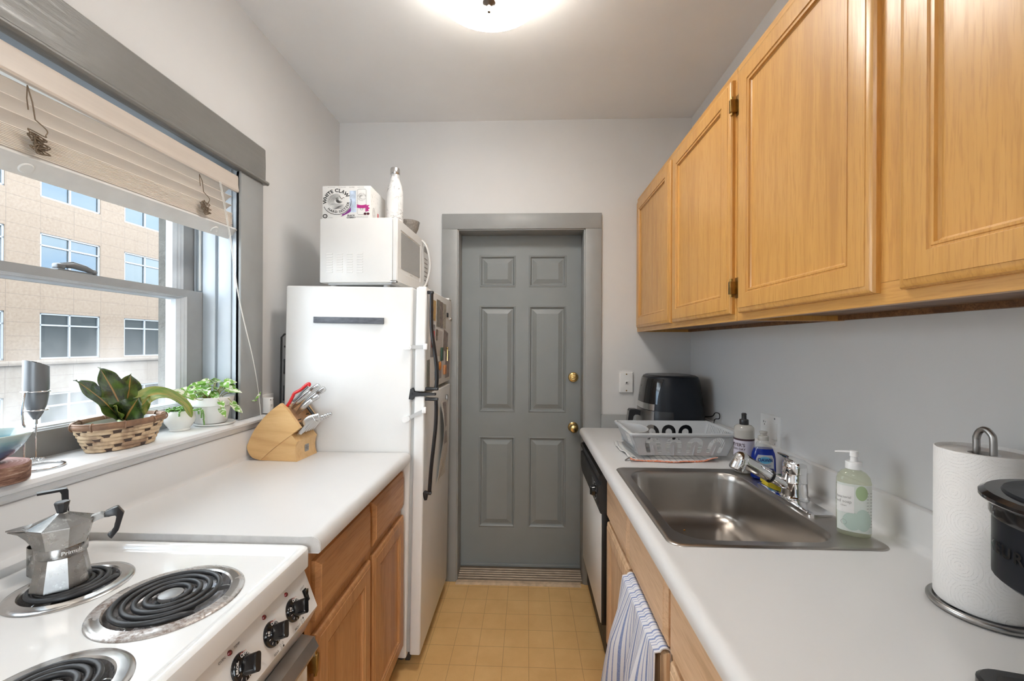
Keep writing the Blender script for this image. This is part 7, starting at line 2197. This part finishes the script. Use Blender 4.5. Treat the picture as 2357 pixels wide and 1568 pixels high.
def pleaf(p, d, nrm, ln, w):
    d = Vector(d).normalized(); N = Vector(nrm); N = (N - d * N.dot(d)).normalized(); sd = d.cross(N)
    p = Vector(p)
    def fn(u, v):
        s_ = (u - 0.5) * 2
        ww = w * (max(0.0, math.sin(PI * (0.06 + 0.94 * v) ** 0.62)) ** 0.9 if v < 0.995 else 0.02)
        return p + d * ln * (v - 0.10 * abs(s_) * (1 - v)) + sd * s_ * ww + N * (abs(s_) * ww * 0.30 - 0.22 * ln * v * v)
    m.solid(fn, 7, 9, 0.0007)
top = Vector((QX, QY, zq + 0.088))
for k in range(34):
    a = rnd.uniform(0, 2 * PI); el = rnd.uniform(0.25, 1.15)
    r = rnd.uniform(0.035, 0.085)
    e = top + Vector((math.cos(a) * r * math.cos(el) * (0.75 if math.cos(a) < 0 else 1.0), math.sin(a) * r * math.cos(el) * 1.05, r * math.sin(el) * 0.82 + 0.004))
    s0 = top + Vector((math.cos(a) * 0.02, math.sin(a) * 0.02, -0.006))
    ms.tube(bez([s0, s0.lerp(e, 0.5) + Vector((0, 0, 0.012)), e], 4), 0.0013, 5)
    d = Vector((math.cos(a + rnd.uniform(-0.8, 0.8)), math.sin(a + rnd.uniform(-0.8, 0.8)), rnd.uniform(-0.35, 0.35)))
    pleaf(e, d, (0.55 + rnd.uniform(-0.4, 0.4), -0.45 + rnd.uniform(-0.4, 0.4), 0.75), rnd.uniform(0.030, 0.047), rnd.uniform(0.010, 0.0165))
for pts, lv in (([top + Vector((0.0, 0.05, 0.0)), top + Vector((0.02, 0.08, 0.012)), top + Vector((0.036, 0.115, -0.004)), top + Vector((0.044, 0.145, -0.022)), top + Vector((0.046, 0.168, -0.018))], ((0.45, 0.044), (0.62, 0.040), (0.78, 0.050), (0.97, 0.046))),
                ([top + Vector((0.01, -0.04, 0.002)), top + Vector((0.03, -0.09, 0.004)), top + Vector((0.035, -0.12, 0.014)), top + Vector((0.02, -0.14, 0.030))], ((0.7, 0.034), (0.98, 0.040))),
                ([top + Vector((0.04, 0.0, 0.004)), top + Vector((0.075, -0.01, -0.004)), top + Vector((0.085, 0.0, -0.035))], ((0.7, 0.036), (0.97, 0.038))),
                ([top + Vector((0.03, -0.03, 0.004)), top + Vector((0.065, -0.045, -0.006)), top + Vector((0.072, -0.05, -0.035))], ((0.6, 0.032), (0.95, 0.034)))):
    pl_ = bez(pts, 8)
    ms.tube(pl_, 0.0014, 5)
    for t, ln in lv:
        i = int(t * (len(pl_) - 1)); p = pl_[i]; d = (pl_[min(i + 1, len(pl_) - 1)] - pl_[max(i - 1, 0)]).normalized()
        pleaf(p, d + Vector((rnd.uniform(-0.3, 0.6), rnd.uniform(-0.3, 0.3), rnd.uniform(-0.2, 0.4))), (0.7, -0.5, 0.6), ln, ln * 0.34)
m.build('foliage', 'pothos_leaf', pt, smooth=70)
ms.build('stem', 'leaf_stem', pt, smooth=60)

# ------------------------------------------------------------------ on top of the microwave
ZT = 1.632 + 0.016 + mwH + 0.0004
pm('carton_white', lin(0.74, 0.735, 0.72), 0.45, vary=0.03)
pm('print_magenta', lin(0.42, 0.018, 0.20), 0.5); pm('print_purple', lin(0.20, 0.03, 0.22), 0.5); pm('print_blue', lin(0.50, 0.60, 0.74), 0.5, vary=0.25, vscale=40); pm('print_cherry', lin(0.07, 0.012, 0.022), 0.4)
wc = thing('drink_carton', 'white drinks carton with a wave emblem and black cherry print on the microwave', 'carton', (-0.790, 1.89, ZT))
CX0, CX1, CY0, CY1, CH = -0.934, -0.706, 1.862, 2.085, 0.172
CT = Matrix.Translation((-0.8985, 1.797, ZT)) @ Matrix.Diagonal((0.935, 0.86, 0.84, 1)) @ Matrix.Translation((0.934, -1.862, -ZT))
m = MB(CT); m.box(CX0, CX1, CY0, CY1, ZT, ZT + CH, 0.0025, 2); m.build('carton_body', 'carton_white', wc, smooth=30)
W_, K_ = MB(CT), 0
def cf(x, y, lift=0.0006):      # carton front: x from its left edge, y from its bottom
    return Vector((CX0 + x, CY0 - lift, ZT + y))
ec, er = (0.070, 0.090), 0.055
o_ = cf(*ec, 0.0010)
ink = MB(CT)
ink.text('WHITE CLAW', 0.0245, arc_text(o_, X3, Z3, er + 0.002, R(90 + 18)), bold=0.0007, space=1.08)
ink.text('HARD SELTZER', 0.0165, arc_text(o_, X3, Z3, er - 0.001, R(270 + 18), inward=True), bold=0.0004, space=1.18)
def ringband(bld, cx, cy, r0, r1, a0, a1, lift=0.0009, n=30):
    bld.grid(lambda u, v: cf(cx + (r0 + (r1 - r0) * v) * math.cos(a0 + (a1 - a0) * u), cy + (r0 + (r1 - r0) * v) * math.sin(a0 + (a1 - a0) * u), lift), n, 2)
ringband(ink, ec[0], ec[1], er + 0.0105, er + 0.0130, R(203), R(372))
# the wave: curling crest, ribs and water lines
def stroke(bld, fn, w, n=24, lift=0.0010):
    P_ = [fn(i / (n - 1)) for i in range(n)]
    vs = []
    for i, (x, y) in enumerate(P_):
        a = P_[max(i - 1, 0)]; b = P_[min(i + 1, n - 1)]
        dx, dy = b[0] - a[0], b[1] - a[1]; l = math.hypot(dx, dy) or 1
        ww = w * math.sin(PI * (0.06 + 0.88 * i / (n - 1)))
        vs.append((bld.v(cf(x - dy / l * ww, y + dx / l * ww, lift)), bld.v(cf(x + dy / l * ww, y - dx / l * ww, lift))))
    for a, b in zip(vs, vs[1:]):
        bld.f([a[0], a[1], b[1], b[0]])
cx, cy = ec
for k in range(9):      # the back of the wave, fanned ribs
    r = 0.040 - 0.0026 * k
    stroke(ink, lambda t, r=r, k=k: (cx - 0.004 + 0.001 * k + r * math.cos(R(225 - 165 * t)) * 1.0, cy + 0.002 + r * math.sin(R(225 - 165 * t)) * (0.95 - 0.015 * k)), 0.00055 + 0.00008 * (k % 3))
for k in range(5):      # the curl
    r = 0.0165 - 0.0026 * k
    stroke(ink, lambda t, r=r: (cx + 0.012 + r * math.cos(R(120 + 210 * t)), cy + 0.009 + r * math.sin(R(120 + 210 * t))), 0.0011)
stroke(ink, lambda t: (cx + 0.006 + 0.030 * t, cy + 0.026 - 0.012 * t + 0.006 * math.sin(t * 9)), 0.0012)
for k in range(6):      # water lines
    stroke(ink, lambda t, k=k: (cx - 0.034 + 0.003 * k + 0.066 * t - 0.002 * k * t, cy - 0.014 - 0.0048 * k + 0.003 * math.sin(t * 6 + k) - 0.004 * (1 - t) * 0), 0.0009)
ink.text('BLACK', 0.0115, plane(cf(0.137, 0.0175, 0.001), X3, Z3), bold=0.0003); ink.text('CHERRY', 0.0115, plane(cf(0.137, 0.0065, 0.001), X3, Z3), bold=0.0003)
ringband(ink, 0.014, 0.015, 0.0068, 0.0112, 0, 2 * PI, n=36)
ink.text('12', 0.0075, plane(cf(0.014, 0.015, 0.001), X3, Z3))
ink.build('lettering', 'ink_black', wc, smooth=0, recalc=False)
gr = MB(CT)
for tx, x in (('100 CALORIES', 0.043), ('GLUTEN FREE', 0.094), ('2g CARBS', 0.140), ('MADE PURE', 0.182)):
    gr.text(tx, 0.0058, plane(cf(x, 0.164, 0.0009), X3, Z3))
gr.text('SPIKED SPARKLING WATER', 0.0046, plane(cf(0.190, 0.0115, 0.0009), X3, Z3)); gr.text('WITH A HINT OF BLACK CHERRY', 0.0036, plane(cf(0.190, 0.0065, 0.0009), X3, Z3)); gr.text('12 CANS', 0.0055, plane(cf(0.039, 0.0065, 0.0009), X3, Z3))
# printed can: grey outline with a small emblem
cxx = 0.187
gr.tube([cf(cxx - 0.021, 0.028, 0.0005), cf(cxx - 0.021, 0.148, 0.0005), cf(cxx - 0.016, 0.154, 0.0005), cf(cxx + 0.016, 0.154, 0.0005), cf(cxx + 0.021, 0.148, 0.0005), cf(cxx + 0.021, 0.028, 0.0005), cf(cxx + 0.017, 0.023, 0.0005), cf(cxx - 0.017, 0.023, 0.0005)], 0.0007, 4, True)
gr.text('WHITE CLAW', 0.0085, arc_text(cf(cxx, 0.112, 0.0009), X3, Z3, 0.0185, R(90)), space=1.0); gr.text('HARD SELTZER', 0.006, arc_text(cf(cxx, 0.112, 0.0009), X3, Z3, 0.0175, R(270), inward=True), space=1.1)
for k in range(4):
    r = 0.0125 - 0.0022 * k
    stroke(gr, lambda t, r=r: (cxx + r * math.cos(R(230 - 180 * t)), 0.112 + r * math.sin(R(230 - 180 * t))), 0.0006)
stroke(gr, lambda t: (cxx - 0.011 + 0.022 * t, 0.104 + 0.002 * math.sin(7 * t)), 0.0006)
ringband(gr, cxx, 0.050, 0.0045, 0.0065, 0, 2 * PI, n=24, lift=0.0012)
gr.build('fine_print', 'ink_grey', wc, smooth=0, recalc=False)
mg = MB(CT)
mg.grid(lambda u, v: cf(cxx - 0.023 + 0.046 * u, 0.058 + 0.017 * v - 0.004 * math.sin(u * PI), 0.0010), 10, 3)
mg.poly([cf(x, y, 0.0007) for x, y in ((0.208, 0.038), (0.222, 0.041), (0.217, 0.048), (0.226, 0.055), (0.216, 0.062), (0.225, 0.072), (0.210, 0.070), (0.204, 0.075), (0.204, 0.036))])
mg.build('magenta_splash', 'print_magenta', wc, smooth=0, recalc=False)
mg = MB(CT)
mg.poly([cf(x, y, 0.0007) for x, y in ((0.088, 0.012), (0.098, 0.016), (0.128, 0.032), (0.136, 0.040), (0.136, 0.062), (0.124, 0.046), (0.108, 0.030), (0.092, 0.024), (0.096, 0.020))])
mg.build('purple_splash', 'print_purple', wc, smooth=0, recalc=False)
mg = MB(CT); mg.grid(lambda u, v: cf(0.131 + 0.030 * u - 0.002 * v, 0.034 + 0.112 * v, 0.0005), 4, 4); mg.build('ice_glass_print', 'print_blue', wc, smooth=0, recalc=False)
mg = MB(CT)
for x in (0.203, 0.217):
    mg.poly([cf(x + 0.0068 * math.cos(2 * PI * k / 20), 0.026 + 0.0066 * math.sin(2 * PI * k / 20), 0.0013) for k in range(20)])
mg.build('cherry_print', 'print_cherry', wc, smooth=0, recalc=False)
sd_ = MB(CT)
def cs(y, z, lift=0.0006): return Vector((CX1 + lift, CY0 + y, ZT + z))
rnd = random.Random(8)
for k in range(34):
    y0, z0 = rnd.uniform(0.012, 0.16), rnd.uniform(0.06, 0.165); a = rnd.uniform(0, 6.28); l = rnd.uniform(0.004, 0.014)
    sd_.poly([cs(y0, z0), cs(y0 + l * math.cos(a), z0 + l * math.sin(a)), cs(y0 + l * math.cos(a) + 0.001, z0 + l * math.sin(a) + 0.001), cs(y0 + 0.001, z0 + 0.001)])
for k in range(4):
    r = 0.030 - 0.006 * k
    sd_.loft([[cs(0.045 + q * 0.7 * math.cos(a), 0.040 + q * math.sin(a)) for a in [2 * PI * j / 28 for j in range(28)]] for q in (r, r - 0.0016)], False, False)
sd_.build('side_print', 'ink_grey', wc, smooth=0, recalc=False)
mg = MB(CT); mg.poly([cs(0.098, 0.010), cs(0.112, 0.010), cs(0.112, 0.058), cs(0.098, 0.058)]); mg.build('side_splash', 'magnet_red', wc, smooth=0, recalc=False)

n = NT('marble_wrap')
v = n.co((1, 1, 1))
f = n.noise(n.co((9, 9, 9), rot=(0, 0.7, 0.3)), 1.3, 8, 0.62, 1.4)
vein = n.math('ABSOLUTE', n.math('SUBTRACT', f, 0.5))
ch = n.noise(n.co((11, 11, 16), loc=(0.3, 0.1, 0.9)), 1.6, 2, 0.5)
chip = n.math('LESS_THAN', n.math('ABSOLUTE', n.math('SUBTRACT', ch, 0.66)), 0.006)
n.set(Base_Color=n.mix(chip, n.mix(n.math('MULTIPLY', n.ramp(vein, [(0.0, 0.85), (0.035, 0.15), (0.10, 0.0)]), n.ramp(n.noise(v, 14, 3), [(0.4, 0.15), (0.6, 1.0)])), lin(0.74, 0.74, 0.735), lin(0.16, 0.16, 0.165)), lin(0.08, 0.065, 0.055)), Roughness=0.25)
wb = thing('water_bottle', 'white marbled steel water bottle standing on the microwave', 'bottle', (-0.612, 1.905, ZT))
c = (-0.612, 1.905, ZT)
m = MB(); m.lathe([(0.0, 0.0), (0.032, 0.0), (0.0355, 0.004), (0.0365, 0.02), (0.0365, 0.135), (0.0355, 0.155), (0.031, 0.180), (0.024, 0.200), (0.0195, 0.215), (0.0185, 0.235), (0.0, 0.235)], c, 48, cap0=False, cap1=False); m.build('bottle_body', 'marble_wrap', wb, smooth=40)
m = MB(); m.lathe([(0.0205, 0.233), (0.0215, 0.235), (0.0215, 0.256), (0.0195, 0.262), (0.0, 0.264)], c, 40, cap0=True, cap1=False); m.build('cap', 'steel_satin', wb, smooth=30)
n = NT('hammered_grey')
vo = n.node('ShaderNodeTexVoronoi'); vo.inputs['Scale'].default_value = 130.0; n.link(n.co(), vo.inputs['Vector'])
n.set(Base_Color=n.ramp(vo.outputs['Distance'], [(0.0, lin(0.30, 0.275, 0.25)), (0.6, lin(0.22, 0.20, 0.18))]), Roughness=0.5)
n.bump(vo.outputs['Distance'], 0.5, 0.002)
m = MB(); m.lathe([(0.0, 0.0), (0.030, 0.0), (0.034, 0.006), (0.047, 0.035), (0.0545, 0.068), (0.0525, 0.069), (0.044, 0.036), (0.030, 0.010), (0.0, 0.008)], (-0.600, 2.085, ZT), 44, cap0=False, cap1=False)
o = m.build('bowl', 'hammered_grey', loc=(-0.600, 2.085, ZT), smooth=50); tag(o, 'grey hammered bowl behind the marbled bottle on the microwave', 'bowl')
